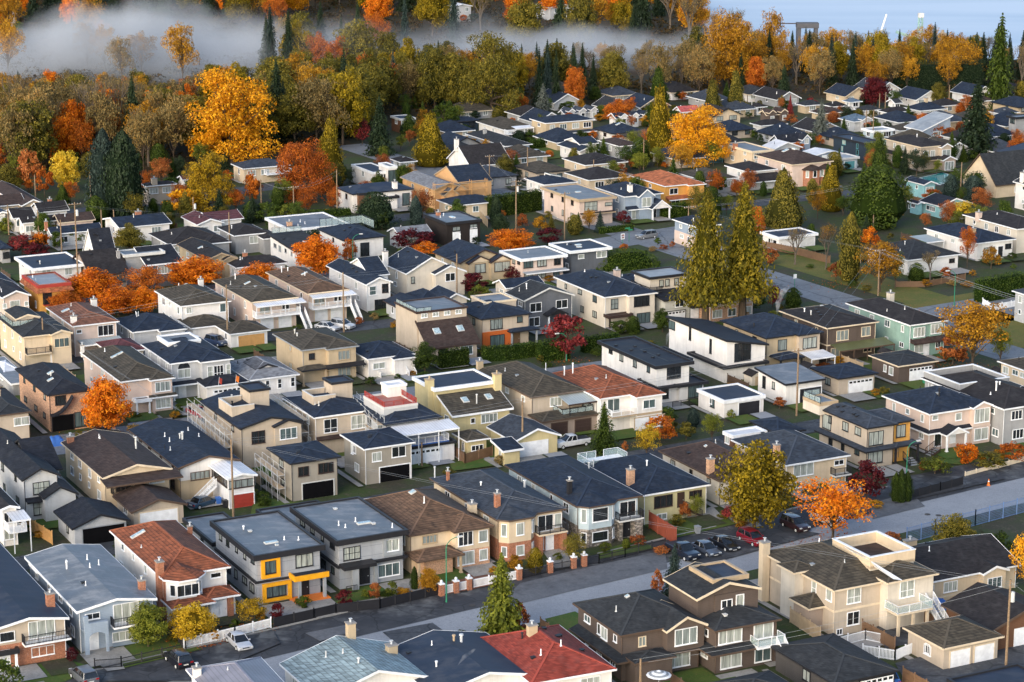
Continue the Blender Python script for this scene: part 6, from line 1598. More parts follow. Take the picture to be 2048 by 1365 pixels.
Hs('dark brown shingled house with grey flat roof and white door panels', (892,446), 846, 964, 5.2, 'flat', 'blkshake', 'fgrey', 'black', n=(0,0), ov=.3, f=[('door',.3,.2,1.8,3.0,'white','black'),('door',.78,.2,1.8,3.4,'white','black'),('win','F',.3,3.2,1.6,.8,2,0,'black',2),('win','F',.78,3.4,1.6,.8,2,0,'black',2),('ch',.3,.8,.7,'brick',.8,.8),('sky',.5,.5,.8,1.6)], vents=2)
Hs('small cottage with pale grey gable roof behind dark red maple', (800,473), 774, 866, 3.0, 'gable', 'ltgrey', 'pale', 'white', .4, ax='x', n=(1,1))
Hs('tan bungalow with navy hip roof behind clipped hedge', (905,412), 873, 1000, 3.4, 'hip', 'cream', 'navy', 'white', .32, n=(1,1), f=[('win','F',.0+.1,1.4,1.4,1.2,2,0,'white',2)])
Hs('beige flat roofed two storey house beside turquoise pool', (1157,400), 1080, 1234, 6.0, 'flat', 'pinkish', 'fgrey', 'tan', n=(0,3), ov=.7, wtr='dkbrown', f=[('win','F',.36,3.2,3.0,1.9,3,.5,'black',1),('win','F',.82,4.0,1.6,.6,1,0,'black',1),('sky',.5,.5,1.2,.7),('skirt',2.7,1.0,'brown','tan','F',.15)])
def wbh(h, v):
    W = h.W
    h.wing(W*.30, W*.72, 1.2, 4, 5.5, 'gable', 'blue', 'navy', 'white', .75, -.2, .3, [(3.2,2.2,1.9,2)], glass=1); h.skirt(2.8, 1.5, 'navy', 'white', 'F', .5)
    h.porch(W*.56, W*1.06, 3.0, 2.8, 'gable', 'navy', 'white', .75, True); h.win('F', W*.35, .4, 2.6, 1.8, 3, 0, 'white', 1); h.door(W*.78, .1, 1.2, 2.2, 'black')
Hs('pale blue and white gabled house with navy roof at the street corner', (1249,394), 1191, 1327, 5.6, 'hip', 'blue', 'navy', 'white', .36, n=(0,2), f=[('fn', wbh),('ch',.25,.15,1.4,'white',.9,.9)])
Hs('orange stucco house with bright terracotta hip roofs', (1330,373), 1259, 1408, 5.6, 'hip', 'ochre', 'tileor', 'white', .34, n=(0,1), f=[('win','F',.25,3.6,2.0,1.2,2,0,'white',0),('win','F',.78,3.7,2.1,1.2,2,0,'white',0),('skirt',2.6,1.8,'tileor','white','F',.6),('win','F',.3,.5,2.0,1.6,2,0,'white',0),('wing',.55,1.0,1.0,4,5.5,'hip','ochre','tileor','white',.34)])
Hs('low house with mossy dark brown hip roof behind the orange house', (1409,362), 1354, 1477, 3.6, 'hip', 'ltgrey', 'tiledk', 'white', .36, n=(2,1))
Hs('white two storey house with mossy grey hip roof', (1495,344), 1449, 1555, 4.9, 'hip', 'white', 'char', 'white', .34, n=(0,1), f=[('skirt',2.6,2.2,'char','white','F',1.6),('win','F',.4,2.9,1.8,.6,2,0,'black',1)])
def bsk(h, v):
    W = h.W
    for a, b in ((.30,.68),(.66,1.0)):
        h.bay(W*a, W*b, 1.6, 0, 4.4, 'brick', 'brown', 'dkbrown', .9, True, .5, [(2.6,.9,1.5,1)])
Hs('cream house with large dark brown hip roof, skylights and brick bays', (1584,330), 1510, 1667, 5.8, 'hip', 'pinkish', 'brown', 'cream', .36, n=(0,2), f=[('fn', bsk),('sky',.38,.6,1.0,1.6),('sky',.5,.5,.6,1.4),('sky',.72,.4,1.6,1.3)])
Hs('peach stucco house with flat roof behind the brown skylight roof', (1504,303), 1445, 1549, 4.8, 'flat', 'cream', 'fgrey', 'cream', n=(2,2), ov=.4, f=[('ch',.05,.6,1.0,'brick',1.0,.9)])
Hs('house with bright white low gable roof, left one of the two white roofs', (1545,300), 1521, 1606, 3.4, 'gable', 'ltgrey', 'fwhite', 'white', .3, ax='y', n=(1,1))
Hs('house with bright white flat roof, right one of the two white roofs', (1628,312), 1600, 1688, 3.4, 'gable', 'blue', 'fwhite', 'white', .16, ax='y', n=(1,1))
Hs('pale blue house with black gable roof in front of silver spruce', (1560,288), 1537, 1614, 3.2, 'gable', 'blue', 'black', 'white', .6, ax='x', n=(1,1), f=[('wing',.75,1.1,1.0,4,3.2,'gable','blue','black','white',.9,-.2,.3,[(2.2,1.0,1.2,2)])])
Hs('dark teal modern house with glossy flat roof', (1732,287), 1664, 1768, 4.6, 'flat', 'navyw', 'fnavy', 'black', n=(1,2), ov=.3, wtr='teal')
Gr('white and blue garage with flat roof behind the white car', (1672,318), 1644, 1720, 3.2, 'flat', 'ltblue', 'fpale', 'blue' if False else 'pale', door=(.62,3.0,2.2,'teal','white'), f=[('win','F',.15,1.6,.7,.7,1,0,'white',0)])
def arch(h, v):
    W = h.W
    h.wing(W*.62, W*1.02, 1.0, 5, 5.8, 'gable', 'beige', 'char', 'white', .5, -.2, .3, [(3.4,2.4,1.6,2)], glass=2); h.skirt(2.9, 1.6, 'char', 'tan', 'FS', .6)
    h.wing(W*.5, W*1.0, 3.2, 4, 3.0, 'gable', 'taupe', 'char', 'white', .42, -.2, .3, [(.5,2.6,2.0,3)], glass=2)
Hs('large beige house with grey brown roofs and arched windows', (1842,295), 1768, 1900, 6.1, 'hip', 'beige', 'char', 'cream', .32, n=(0,3), f=[('fn', arch),('win','F',.22,3.4,1.5,1.5,2,0,'white',1),('win','F',.45,3.4,1.2,1.5,2,0,'white',1)])
Hs('pale blue house with sweeping white metal roof', (1845,262), 1808, 1905, 3.6, 'shed+x', 'blue', 'fpale', 'white', .3, n=(1,2), hi=3.4)
Hs('house with brown mossy roof left of the sweeping white roof', (1800,262), 1770, 1850, 3.2, 'hip', 'white', 'tiledk', 'white', .34, n=(1,1))
Hs('blue grey house with pale slate hip roofs and white trim', (1708,244), 1676, 1748, 3.6, 'hip', 'ltgrey', 'blue', 'white', .4, n=(2,1), f=[('wing',.3,.8,1.2,4,3.4,'gable','ltgrey','blue','white',.5)])
Hs('white house with pale flat roof beside two poles', (1745,262), 1722, 1790, 4.0, 'flat', 'ltblue', 'fpale', 'white', n=(2,1), ov=.4)
Hs('house with navy hip roof and tan chimney among far roofs', (1840,222), 1808, 1895, 3.2, 'hip', 'white', 'navy', 'white', .4, n=(1,1), f=[('ch',.5,.5,1.0,'tan',.8,.8)])
Hs('house with charcoal hip roof left of the navy hip roof', (1775,226), 1755, 1824, 3.2, 'hip', 'white', 'char', 'white', .4, n=(1,1))
Hs('house with purple grey hip roof right of the navy hip roof', (1878,213), 1850, 1925, 3.2, 'hip', 'cream', 'char', 'white', .4, n=(1,1))
Hs('white far house with dark roof near conifer hedge', (1790,207), 1772, 1806, 3.2, 'gable', 'white', 'dkgrey', 'white', .4, ax='x', n=(1,1))
Hs('far house with pale blue hip roof beside maroon tree', (1700,205), 1684, 1725, 3.0, 'hip', 'white', 'blue', 'white', .4, n=(1,1))
Hs('far house with dark arched brown porch and grey roof', (1665,214), 1645, 1697, 3.4, 'hip', 'brown', 'char', 'white', .4, n=(1,1))
def pool(h, v): pass
Hs('turquoise house with black roof beside the swimming pool', (1848,370), 1808, 1876, 3.8, 'gable', 'turq', 'navy', 'white', .36, ax='y', n=(0,1), f=[('win','F',.5,1.8,2.0,1.2,2,0,'white',1)])
Gr('turquoise carport with black gable roof and white trim', (1880,413), 1838, 1945, 2.8, 'gable', 'turq', 'black', 'white', .32, door=(.65,5.0,2.1,'black','white',None,False,0,True), f=[('win','S',.5,1.2,3.0,.9,3,0,'white',0)])
Gr('small turquoise shed with black roof beside the turquoise carport', (1835,408), 1815, 1850, 2.6, 'gable', 'turq', 'black', 'white', .36, door=None)
Hs('house with huge dark slate gambrel roof and orange gable, right', (1992,372), 1928, 2085, 3.0, 'gable', 'cream', 'dkgrey', 'brown', 1.0, ax='x', n=(1,0), f=[('ch',.25,.75,1.0,'brick',.8,.8),('win','S',.5,3.4,1.5,1.4,2,0,'white',1)], L=13)
Hs('beige modern house with navy sloped roof at the right edge', (2030,312), 1990, 2090, 5.0, 'shed+x', 'bone', 'fnavy', 'black', .3, n=(1,1), hi=1.5, wtr='black')
Hs('tall grey modern house with flat roof at the right edge', (2032,235), 2012, 2110, 6.5, 'flat', 'grey', 'fgrey', 'black', n=(1,2), ov=.6)
Hs('white long bungalow with dark navy hip roof behind pink birch', (1955,487), 1848, 2032, 3.8, 'hip', 'white', 'navy', 'white', .32, n=(0,3), f=[('win','F',.35,1.2,2.6,1.3,3,0,'black',1),('door',.64,.3,1.2,2.2,'black'),('win','F',.84,1.9,1.4,.9,2,0,'black',0),('pat',-.5,-.05,10,16,2.6,'gmetal','white',.2),('ch',.3,.3,.9,'tan',.9,.9)])
Hs('beige two storey house with dark roof behind the white bungalow', (2034,459), 1925, 2110, 5.2, 'hip', 'bone', 'char', 'white', .28, n=(1,4), f=[('ch',.03,.72,1.2,'pinkish',1.0,1.0)])
Hs('white house wall with tall chimney at the right edge', (2062,372), 2026, 2120, 6.0, 'gable', 'white', 'dkgrey', 'white', .4, ax='y', n=(1,1), f=[('ch',.1,.6,2.0,'white',1.2,1.0)])
Hs('white bungalow with dark slate hip roof behind autumn shrubs', (1815,521), 1764, 1923, 3.2, 'hip', 'white', 'dkgrey', 'white', .34, n=(0,1), f=[('win','F',.85,1.6,1.2,.7,2,0,'dkbrown',0),('win','F',.2,1.2,2.0,1.0,2,0,'white',1)], L=14)
Gr('white low garage with navy flat roof behind the twin cedars', (1557,475), 1520, 1637, 3.0, 'flat', 'white', 'fnavy', 'white', door=(.75,3.4,2.0,'pale','white'), f=[('win','S',.4,1.0,3.0,1.0,2,0,'white',0)])
Hs('blue grey house with navy hip roof and peach base at the corner', (1391,454), 1344, 1442, 5.0, 'hip', 'blue', 'navy', 'white', .34, lower='pinkish', n=(2,2))
Hs('white house with blue roof at the right edge beside clipped hedge', (2052,590), 2024, 2120, 5.5, 'hip', 'ltgrey', 'slate', 'white', .34, n=(1,1))
# ---- far centre
Hs('tan two storey house with navy roof near the woods', (1091,247), 1075, 1190, 5.4, 'hip', 'tan', 'navy', 'white', .26, n=(4,1), f=[('skirt',2.5,1.6,'slate','white','F',.4)], L=9)
Hs('house with mossy brown roof, white deck and stair near the woods', (1010,261), 952, 1077, 3.8, 'hip', 'white', 'tiledk', 'white', .3, n=(3,1), f=[('bal',.0,.6,2.2,2.4,'white','white'),('pat',.2,.75,-2.2,.3,3.6,'pmetal','white',.3)])
Hs('blue grey house with mossy grey green roof', (1010,293), 930, 1065, 3.6, 'hip', 'blue', 'dkgrey', 'white', .3, n=(1,1), f=[('ch',.3,.7,1.0,'grey',.8,.8)])
Hs('bungalow with very broad dark brown gable roof, white end chimney', (940,333), 916, 1025, 3.0, 'gable', 'white', 'char', 'white', .62, ax='x', n=(3,1), f=[('ch',.02,.6,2.2,'white',.9,.9)], L=13)
Hs('white house with navy crossed gable roof beside dark hedge', (1159,303), 1114, 1198, 3.8, 'gable', 'white', 'navy', 'white', .28, ax='y', n=(2,2), f=[('vol',.4,4,1.4,12,4.0,'gable','white','navy','white',.3,'x')])
Hs('grey house with brown roof and paired white windows', (1238,293), 1195, 1282, 4.4, 'hip', 'grey', 'brown', 'white', .3, n=(2,1))
Hs('house with long navy roof and skylights left of the golden conifer', (1225,268), 1185, 1292, 3.4, 'hip', 'white', 'navy', 'black', .34, n=(1,1), f=[('sky',.4,.4),('sky',.6,.5)])
Hs('low cream house with long charcoal hip roof', (1170,331), 1124, 1256, 3.2, 'hip', 'cream', 'char', 'white', .32, ax='x', n=(3,1))
Hs('cream house with dark brown hip roof behind the utility poles', (1177,361), 1129, 1263, 3.4, 'hip', 'cream', 'char', 'white', .34, n=(2,1))
Hs('white house with navy roof and white rimmed roof light', (1088,370), 1048, 1155, 3.6, 'hip', 'white', 'navy', 'white', .26, n=(1,2), f=[('sky',.62,.6,2.6,3.0)])
def frame(h, v):
    W, L = h.W, h.L
    for a, b, p, e in ((.22,.72,1.6,3.4),(.62,1.05,.4,4.0)):
        h.wing(W*a, W*b, p, 5, e, 'gable', 'woodnew', 'grey', 'tan', .75, -.2, .2)
    h.vol(W*.9, 1.5, W*2.0, L*.8, 5.2, 'gable', 'woodnew', 'navy', 'tan', .45, 'x', .2, pre='side_')
    p = MB()
    for x in (-.6, W*.5, W*1.1, W*1.6):
        for y in (-1.8, -.8): p.box(x-.05,y-.05,0,x+.05,y+.05,6.4)
    for z in (2.2, 4.2, 6.0):
        p.box(-.7,-1.85,z,W*1.65,-1.78,z+.06); p.box(-.7,-1.7,z-.05,W*1.65,-.85,z)
    p.build('scaffold', TM('lwood'), h.root)
Hs('unfinished house in raw orange sheathing with gables and scaffold', (868,380), 800, 930, 4.6, 'gable', 'woodnew', 'pale', 'tan', .32, ax='y', n=(2,2), f=[('fn', frame)], wtr='pale')
def wmod(h, v):
    W, L = h.W, h.L
    h.vol(W*.28, -1.4, W*.72, 3, 3.4, 'flat', 'white', 'fgrey', 'black', ov=.4, pre='lower_'); h.vol(W*.08,-.6,W*.3,2,4.6,'flat','dwood','fgrey','black',ov=.1,pre='bay_')
    h.win('F', W*.88, .8, 1.7, 2.6, 1, 0, 'black', 3); h.chimney(.72, .12, 1.4, 'white', 1.0, .9)
Hs('white modern house with glossy blue hip roofs and dark wood bay', (705,389), 671, 828, 4.4, 'hip', 'white', 'fnavy', 'black', .26, n=(0,1), wtr='black', f=[('fn', wmod)])
def wm2(h, v):
    W, L = h.W, h.L
    h.vol(W*.62, -2.0, W*1.05, 4, 5.6, 'flat', 'white', 'fgrey', 'white', ov=.1, pre='frame_'); w = dict(v); w['wy0'] = -1.9; h.win('F', W*.84, 1.4, 2.4, 3.2, 2, 0, 'black', 3, w)
Hs('small white modern house with flat roof framing a tall window', (745,345), 702, 786, 4.2, 'flat', 'white', 'fnavy', 'white', n=(1,1), ov=.2, f=[('fn', wm2)])
Hs('house with purple grey roof behind the small white modern house', (800,325), 780, 835, 3.2, 'hip', 'ltgrey', 'char', 'white', .34, n=(1,1))
Hs('peach house with wide slate hip roof under the giant golden maple', (486,338), 462, 580, 3.8, 'hip', 'cream', 'slate', 'white', .34, ax='x', n=(3,1), f=[('bal',.45,.98,2.2,2.0,'white','white')])
Hs('beige brick house with dark hip roof beside the dark cypress', (292,373), 282, 354, 4.4, 'hip', 'beige', 'char', 'white', .34, n=(2,1), f=[('ch',.3,.2,1.2,'beige',1.2,.9)])
Hs('small white house with slate blue roof behind orange hedge tree', (345,391), 336, 382, 3.2, 'hip', 'white', 'blue', 'white', .34, n=(1,1))
Hs('low white cottage with red roof behind yellow maple', (365,360), 354, 384, 3.0, 'gable', 'white', 'maroon', 'white', .34, ax='x', n=(1,0))
Hs('low navy roofed house at the edge of the woods, centre', (905,245), 888, 962, 3.4, 'hip', 'navyw', 'navy', 'black', .3, n=(2,1), wtr='black')
Hs('dark house with white framed flat roof in the woods edge', (800,238), 780, 832, 4.0, 'flat', 'dwood', 'fnavy', 'pale', n=(2,1), ov=.3)
for lab, m, lx, rx, rf, wl in (('blue grey roofed house with three white gables at the woods', (1128,228), 1116, 1197, 'slate', 'ltgrey'), ('white gabled house with black roof at the woods, left of golden conifer', (1232,238), 1213, 1303, 'navy', 'white')):
    Hs(lab, m, lx, rx, 3.2, 'gable', wl, rf, 'white', .4, ax='x', n=(0,0), f=[('wing',a,a+.2,.8,4,3.2,'gable',wl,rf,'white',.7,-.2,.2,[(1.2,1.0,1.2,1)]) for a in (.1,.42,.74)])
Hs('house with salmon pink roof behind the golden conifer', (1362,225), 1345, 1402, 3.0, 'gable', 'white', 'salmon', 'white', .5, ax='x', n=(1,0))
Hs('grey house with dark hip roof right of the cypress', (1512,215), 1495, 1535, 3.0, 'hip', 'white', 'char', 'white', .4, n=(1,0))
Hs('brown craftsman house with cream trimmed gables, far right', (1533,231), 1517, 1576, 3.4, 'gable', 'brown', 'brown', 'cream', .5, ax='x', n=(0,0), f=[('wing',a,a+.34,.8,4,3.4,'gable','brown','brown','cream',.7,-.2,.2,[(1.2,1.0,1.2,1)]) for a in (.05,.6)])
Hs('low house with purple grey hip roof below the craftsman house', (1522,252), 1500, 1576, 3.0, 'hip', 'white', 'char', 'white', .36, ax='x', n=(1,0))
Hs('far house with grey roof right of the red maple', (1610,212), 1590, 1648, 3.0, 'hip', 'tan', 'dkgrey', 'white', .4, n=(1,0))
for lab, m, lx, rx, rf, wl in (('far house with brown roof under the dark spruce trees', (1640,228), 1618, 1690, 'brown', 'tan'), ('far house with grey blue roof between spruce and poles', (1728,222), 1708, 1765, 'dkgrey', 'white'), ('far house with tan roof at the right under the tall fir', (1935,205), 1915, 1990, 'brown', 'cream'), ('far house with white dormers near the right edge', (2000,228), 1975, 2040, 'slate', 'white')):
    Hs(lab, m, lx, rx, 3.1, 'hip', wl, rf, 'white', .4, n=(1,0))
# smaller houses packed into the gaps of the far blocks
def room(x, y, W, L):
    o = at(x, y); c, s_ = math.cos(YAW), math.sin(YAW)
    for i in range(4):
        for j in range(4):
            u, v = -1+(W+2)*i/3, -1+(L+2)*j/3
            gx, gy = o.x+u*c-v*s_, o.y+u*s_+v*c
            for hx, hy, ca, sa, w, l in FOOT:
                p = (gx-hx)*ca+(gy-hy)*sa; q = -(gx-hx)*sa+(gy-hy)*ca
                if -1.5 < p < w+1.5 and -1.5 < q < l+1.5: return False
    return True
rp = random.Random(8); npk = 0
for k in range(2600):
    if npk >= 46: break
    x, y = rp.uniform(1090, 2040), rp.uniform(203, 352)
    if rp.random() < .22: x, y = rp.uniform(890, 1120), rp.uniform(245, 385)
    W, L = rp.uniform(8.5, 10.5), rp.uniform(10, 13)
    if not room(x, y, W, L) or (1190 < x < 1340 and 440 < y) or (1290 < x < 1350 and 270 < y < 330): continue
    npk += 1; rk, rn = rp.choice([('navy','navy'),('char','dark brown grey'),('dkgrey','dark grey'),('navy','navy'),('slate','slate'),('tiledk','mossy brown')])
    rt = rp.choice(['hip','hip','gable'])
    g = at(x, y); m = px(g.x, g.y, 2.9)
    Hs('small far house with %s %s roof packed between other far houses' % (rn, 'hip' if rt == 'hip' else 'gable'), m, 0, 0, 2.9, rt, rp.choice(['white','cream','tan','ltgrey','beige','grey']), rk, rp.choice(['white','white','black','cream']), rp.uniform(.34,.5), n=(2,1), W=W, L=L, group='small far houses packed between the others')
# ================================================================== GROUND AND STREETS
soil = m_ground('soil', (.050,.047,.030), (.042,.066,.016), (.085,.072,.05), .16, .9)
grassm = m_ground('grass', (.050,.105,.016), (.085,.120,.022), (.13,.11,.035), .16, 1.4, bump=.5)
verge = m_ground('verge_grass', (.10,.12,.022), (.15,.135,.03), (.20,.13,.04), .14, .8, bump=.5)
asph = m_ground('asphalt', (.050,.054,.062), (.075,.080,.090), (.11,.115,.12), .22, .5, .75, .1, .12)
asphm = m_ground('pale_asphalt', (.115,.12,.13), (.15,.155,.165), (.06,.062,.066), .25, .7, .75, .1)
asphd = m_ground('apron_asphalt', (.040,.043,.050), (.058,.060,.066), (.16,.165,.165), .30, .16, .75, .1, .25)
conc = m_ground('concrete', (.26,.275,.30), (.31,.325,.35), (.22,.23,.25), .12, 2.0, .8, .05)
concp = m_ground('path_concrete', (.27,.26,.245), (.34,.33,.31), (.2,.19,.18), .3, 2.0, .85, .05)
road = m_ground('road', (.17,.185,.205), (.22,.235,.255), (.12,.13,.145), .12, 1.2, .8, .05, .1)
brickpave = m_ground('brick_paving', (.17,.075,.05), (.21,.10,.07), None, .4, 3.0)
forestf = m_ground('forest_floor', (.055,.035,.015), (.03,.03,.012), (.13,.06,.015), .06, .5)
waterm = NT('sea')
_wn = waterm.noise(waterm.vmul(waterm.wpos(), (.05,.16,1)), 1.0, 5, .6)
_wb = waterm.noise(waterm.vmul(waterm.wpos(), (.004,.02,1)), 1.0, 3, .5)
waterm.pbsdf(waterm.ramp(_wb, [(.4, (.40,.50,.62)), (.6, (.52,.60,.70))]), .45, .5, bump=_wn, bstr=.25, bdist=.3)  # reflected sky painted into the pale base colour
b = MB()
land = [(-900,60),(900,60),(900,760)] + [tuple(at(x,y)[:2]) for x, y in ((2300,120),(2048,120),(1800,114),(1560,108),(1440,86),(1400,40),(1385,-60),(1370,-160))] + [(-900,1700)]
b.add([(x,y,0) for x,y in land], [tuple(range(len(land)))]); o = b.build('ground', soil); tag(o, kind='structure')
if o.data.polygons[0].normal.z < 0: o.data.flip_normals()
b = MB(); b.add([(-6000,500,-3),(6000,500,-3),(6000,14000,-3),(-6000,14000,-3)], [(0,1,2,3)]); o = b.build('water', waterm.mat); tag(o, kind='structure')
if o.data.polygons[0].normal.z < 0: o.data.flip_normals()
sheet('forest_floor', [(-400,420),(0,350),(300,345),(560,312),(700,300),(800,235),(1060,222),(1300,205),(2048,190),(2300,186),(2300,124),(2048,124),(1600,114),(1450,94),(1405,45),(1390,-55),(1372,-150),(-900,-150)], .02, forestf)
BANDS = []
def band(name, p, q, w0, w1, z, mat):
    """strip along the line p-q (picture points on the ground); w0, w1 offsets to its left in metres"""
    a = at(*p); c = at(*q); d = (c-a).normalized(); n = Vector((-d.y, d.x, 0))
    BANDS.append((a, n, min(w0,w1), max(w0,w1))) if 'verge' not in name and 'lawn' not in name else None
    P = [a+n*w0, c+n*w0, c+n*w1, a+n*w1]
    return sheet(name, [(v.x, v.y) for v in P], z, mat, raw=True)
# near street: pale lane, dark parking apron, kerbs
band('near_street', (-900,1660), (2700,800), -8.2, 0, .04, conc)
band('street_apron', (-900,1660), (2700,800), 0.0, 7.6, .03, asphd)
_k0, _k1 = at(-900,1660), at(2700,800); _kd = (_k1-_k0).normalized(); _kn = Vector((-_kd.y,_kd.x,0)); kb = MB(); kr = random.Random(4); _t = 0.0
while _t < (_k1-_k0).length:
    l = kr.uniform(5, 14); p = _k0+_kd*_t+_kn*7.65; q = _k0+_kd*(_t+l)+_kn*7.65; kb.beam((p.x,p.y,.07),(q.x,q.y,.07),.28,.14); _t += l+kr.choice([.02,.02,3.2])
tag(kb.build('kerb', concp), kind='structure')
band('lane_edge_strip', (-900,1660), (2700,800), -.08, .10, .06, asph)
# lanes and second street, corner streets
band('rear_lane', (-300,1185), (2500,700), -3.0, 2.4, .03, asph)
band('second_street', (-300,948), (2500,560), -5.0, 5.0, .03, road)
band('middle_lane', (-300,770), (1100,610), -3.0, 3.0, .03, asph)
band('third_street', (-300,660), (1100,510), -4.0, 5.0, .03, road)
band('cross_street', (2600,890), (700,290), -4.0, 5.0, .05, road)
band('cross_street_verge', (2400,805), (1480,522), -15, -4.2, .03, verge)
band('corner_street', (1690,655), (2500,520), -4.2, 4.2, .06, road)
band('corner_verge', (1700,655), (2500,520), 4.4, 8.5, .04, verge)
band('corner_lawn', (1900,655), (2500,555), -18, -4.4, .04, verge)
band('fourth_street', (1130,500), (1420,455), -5, 5, .06, road)
band('far_street', (100,432), (760,345), -4, 4, .03, asph)
band('upper_street', (600,462), (1180,385), -4, 3, .03, asph)
band('upper_lane', (1400,420), (2200,330), -3, 3, .03, asph)
SHZ = .075
for nm, pts, mt in (
 ('street_patch', [(985,1222),(1150,1182),(1335,1139),(1330,1102),(1180,1135),(1040,1168)], asphm), ('street_patch', [(765,1266),(865,1247),(905,1276),(800,1296)], asph), ('street_patch', [(1745,1040),(1850,1014),(1820,985),(1740,1010)], asphm), ('street_patch', [(610,1268),(700,1250),(720,1262),(640,1284)], asphm), ('lawn', [(20,1345),(128,1318),(190,1338),(130,1365),(20,1380)], grassm), ('lawn', [(205,1310),(330,1270),(405,1300),(240,1340)], grassm),
 ('lawn', [(545,1230),(600,1210),(625,1227),(560,1248)], grassm), ('lawn', [(640,1212),(700,1198),(715,1212),(660,1224)], grassm),
 ('lawn', [(1195,1106),(1275,1080),(1310,1098),(1200,1120)], grassm), ('lawn', [(1340,1050),(1430,1025),(1480,1048),(1350,1078)], grassm),
 ('lawn', [(1090,1240),(1150,1225),(1190,1250),(1110,1268)], grassm), ('lawn', [(1850,925),(2048,885),(2048,915),(1960,935)], grassm),
 ('path', [(160,1300),(215,1275),(250,1340),(215,1345)], concp), ('path', [(595,1225),(650,1205),(690,1222),(640,1240)], concp),
 ('path', [(700,1205),(760,1170),(880,1150),(880,1185),(720,1215)], concp), ('courtyard', [(835,1185),(960,1140),(1005,1140),(1020,1165),(900,1190)], brickpave),
 ('path', [(1085,1105),(1130,1098),(1145,1135),(1110,1140)], concp), ('patio', [(1370,1035),(1425,1015),(1450,1040),(1400,1050)], concp),
 ('path', [(1450,1035),(1490,1025),(1530,1060),(1500,1068)], concp), ('driveway', [(1770,965),(1960,925),(2010,960),(1790,1010)], asphd),
 ('driveway', [(1330,1105),(1540,1050),(1640,1070),(1400,1135)], asphd), ('driveway', [(205,1365),(545,1262),(560,1290),(380,1365)], asphd),
 ('driveway', [(255,850),(345,826),(345,850),(270,872)], conc), ('driveway', [(340,800),(400,790),(405,830),(350,835)], concp),
 ('courtyard', [(1790,1330),(2048,1265),(2048,1365),(1830,1400)], asph), ('courtyard', [(1750,1250),(1830,1235),(1830,1290),(1770,1300)], asph),
 ('lawn', [(1860,1215),(1920,1200),(1940,1230),(1880,1245)], grassm), ('lawn', [(735,745),(830,735),(845,765),(745,770)], grassm),
 ('lawn', [(640,1010),(500,1040),(510,990),(560,1005)], grassm), ('lawn', [(900,930),(980,915),(985,935),(905,945)], grassm),
 ('lawn', [(1040,305),(1130,290),(1120,318),(1050,325)], grassm), ('bare_lot', [(1960,1060),(2300,985),(2300,1090),(2000,1110)], soil)):
    SHZ = SHZ+.005; sheet(nm, pts, SHZ, mt)
# swimming pools
def poolf(pts, label):
    o = at(*pts[0]); r = empty('swimming_pool', (o.x, o.y, 0)); tag(r, label, 'pool')
    P = [at(*p)-o for p in pts]
    b = MB(); b.prism([(p.x,p.y) for p in P], 0, .12); b.build('pool_coping', TM('pale'), r)
    c = sum(P, Vector())/len(P); b = MB(); b.prism([((p.x-c.x)*.93+c.x,(p.y-c.y)*.93+c.y) for p in P], .1, .135)
    w = m_glass('pool_water', (.03,.40,.45), .06); b.build('pool_water', w, r)
poolf([(1838,357),(1885,346),(1922,358),(1880,371)], 'turquoise swimming pool behind the turquoise house')
poolf([(1098,430),(1120,424),(1132,432),(1108,439)], 'small turquoise pool behind the beige flat roofed house')
# manholes
for x, y in ((1100,1140),(945,1212),(1855,1030),(1877,1032)):
    g = at(x, y); r = MB(); r.tube((0,0,.06),(0,0,.085),.4,.4,14); o = r.build('manhole_cover', m_paint('iron', (.06,.055,.05), .7)); o.location = (g.x,g.y,0); tag(o, 'dark round manhole cover in the near street', 'manhole', 'manhole covers in the near street')

# ================================================================== FENCES, POLES, LAMPS
fence([(548,1256),(628,1238),(672,1228)], 'solid', 1.2, 'black board fence in front of the yellow framed house', 'black')
fence([(672,1228),(760,1218),(880,1190)], 'solid', 1.2, 'black board fence in front of the grey house with dark canopy', 'black')
fence([(368,1298),(470,1274),(542,1256)], 'picket', 1.2, 'white picket fence behind the silver sedan', 'white')
fence([(330,1262),(372,1300)], 'iron', 1.3, 'black iron fence running down to the white picket fence', 'black')
fence([(190,1340),(243,1336),(365,1308)], 'iron', 1.2, 'black iron fence round the small lawn of the blue house', 'black')
fence([(888,1190),(945,1178),(1042,1158)], 'picket', 1.2, 'white picket fence with brick piers before the cream brick house', 'white')
fence([(1045,1158),(1098,1146),(1150,1136)], 'iron', 1.1, 'black iron fence before the bay windowed slate roofed house', 'black')
fence([(1165,1132),(1198,1128),(1250,1115),(1330,1095)], 'iron', 1.1, 'black iron fence with stone posts before the pale blue house', 'black')
for x, y in ((883,1192),(912,1186),(938,1180),(1038,1160),(1100,1146),(1147,1137),(1168,1133)):
    g = at(x, y); b = MB(); b.box(-.3,-.3,0,.3,.3,1.5); o = b.build('brick_pier', WM('brick')); o.location = (g.x,g.y,0); o.rotation_euler = (0,0,YAW); tag(o, 'square brick fence pier along the near street', 'pier', 'brick piers along the near street')
    c = MB(); c.box(-.36,-.36,1.5,.36,.36,1.62); c.tube((0,0,1.6),(0,0,1.9),.1,.2,8); c.tube((0,0,1.9),(0,0,2.05),.2,.06,8); c.build('pier_cap', TM('white'), o)
fence([(1298,1058),(1352,1092)], 'solid', 2.4, 'tall red board fence between pale blue and olive houses', 'rustred')
fence([(1813,1088),(1870,1072),(1950,1052),(2060,1022)], 'mesh', 2.1, 'blue mesh construction fence along the near street', 'fblue')
fence([(1818,1000),(1880,984),(1925,972)], 'solid', 1.3, 'black board fence in front of the orange entrance house', 'black')
fence([(1930,955),(2060,920)], 'solid', .7, 'low cream wall in front of the round window house', 'cream')
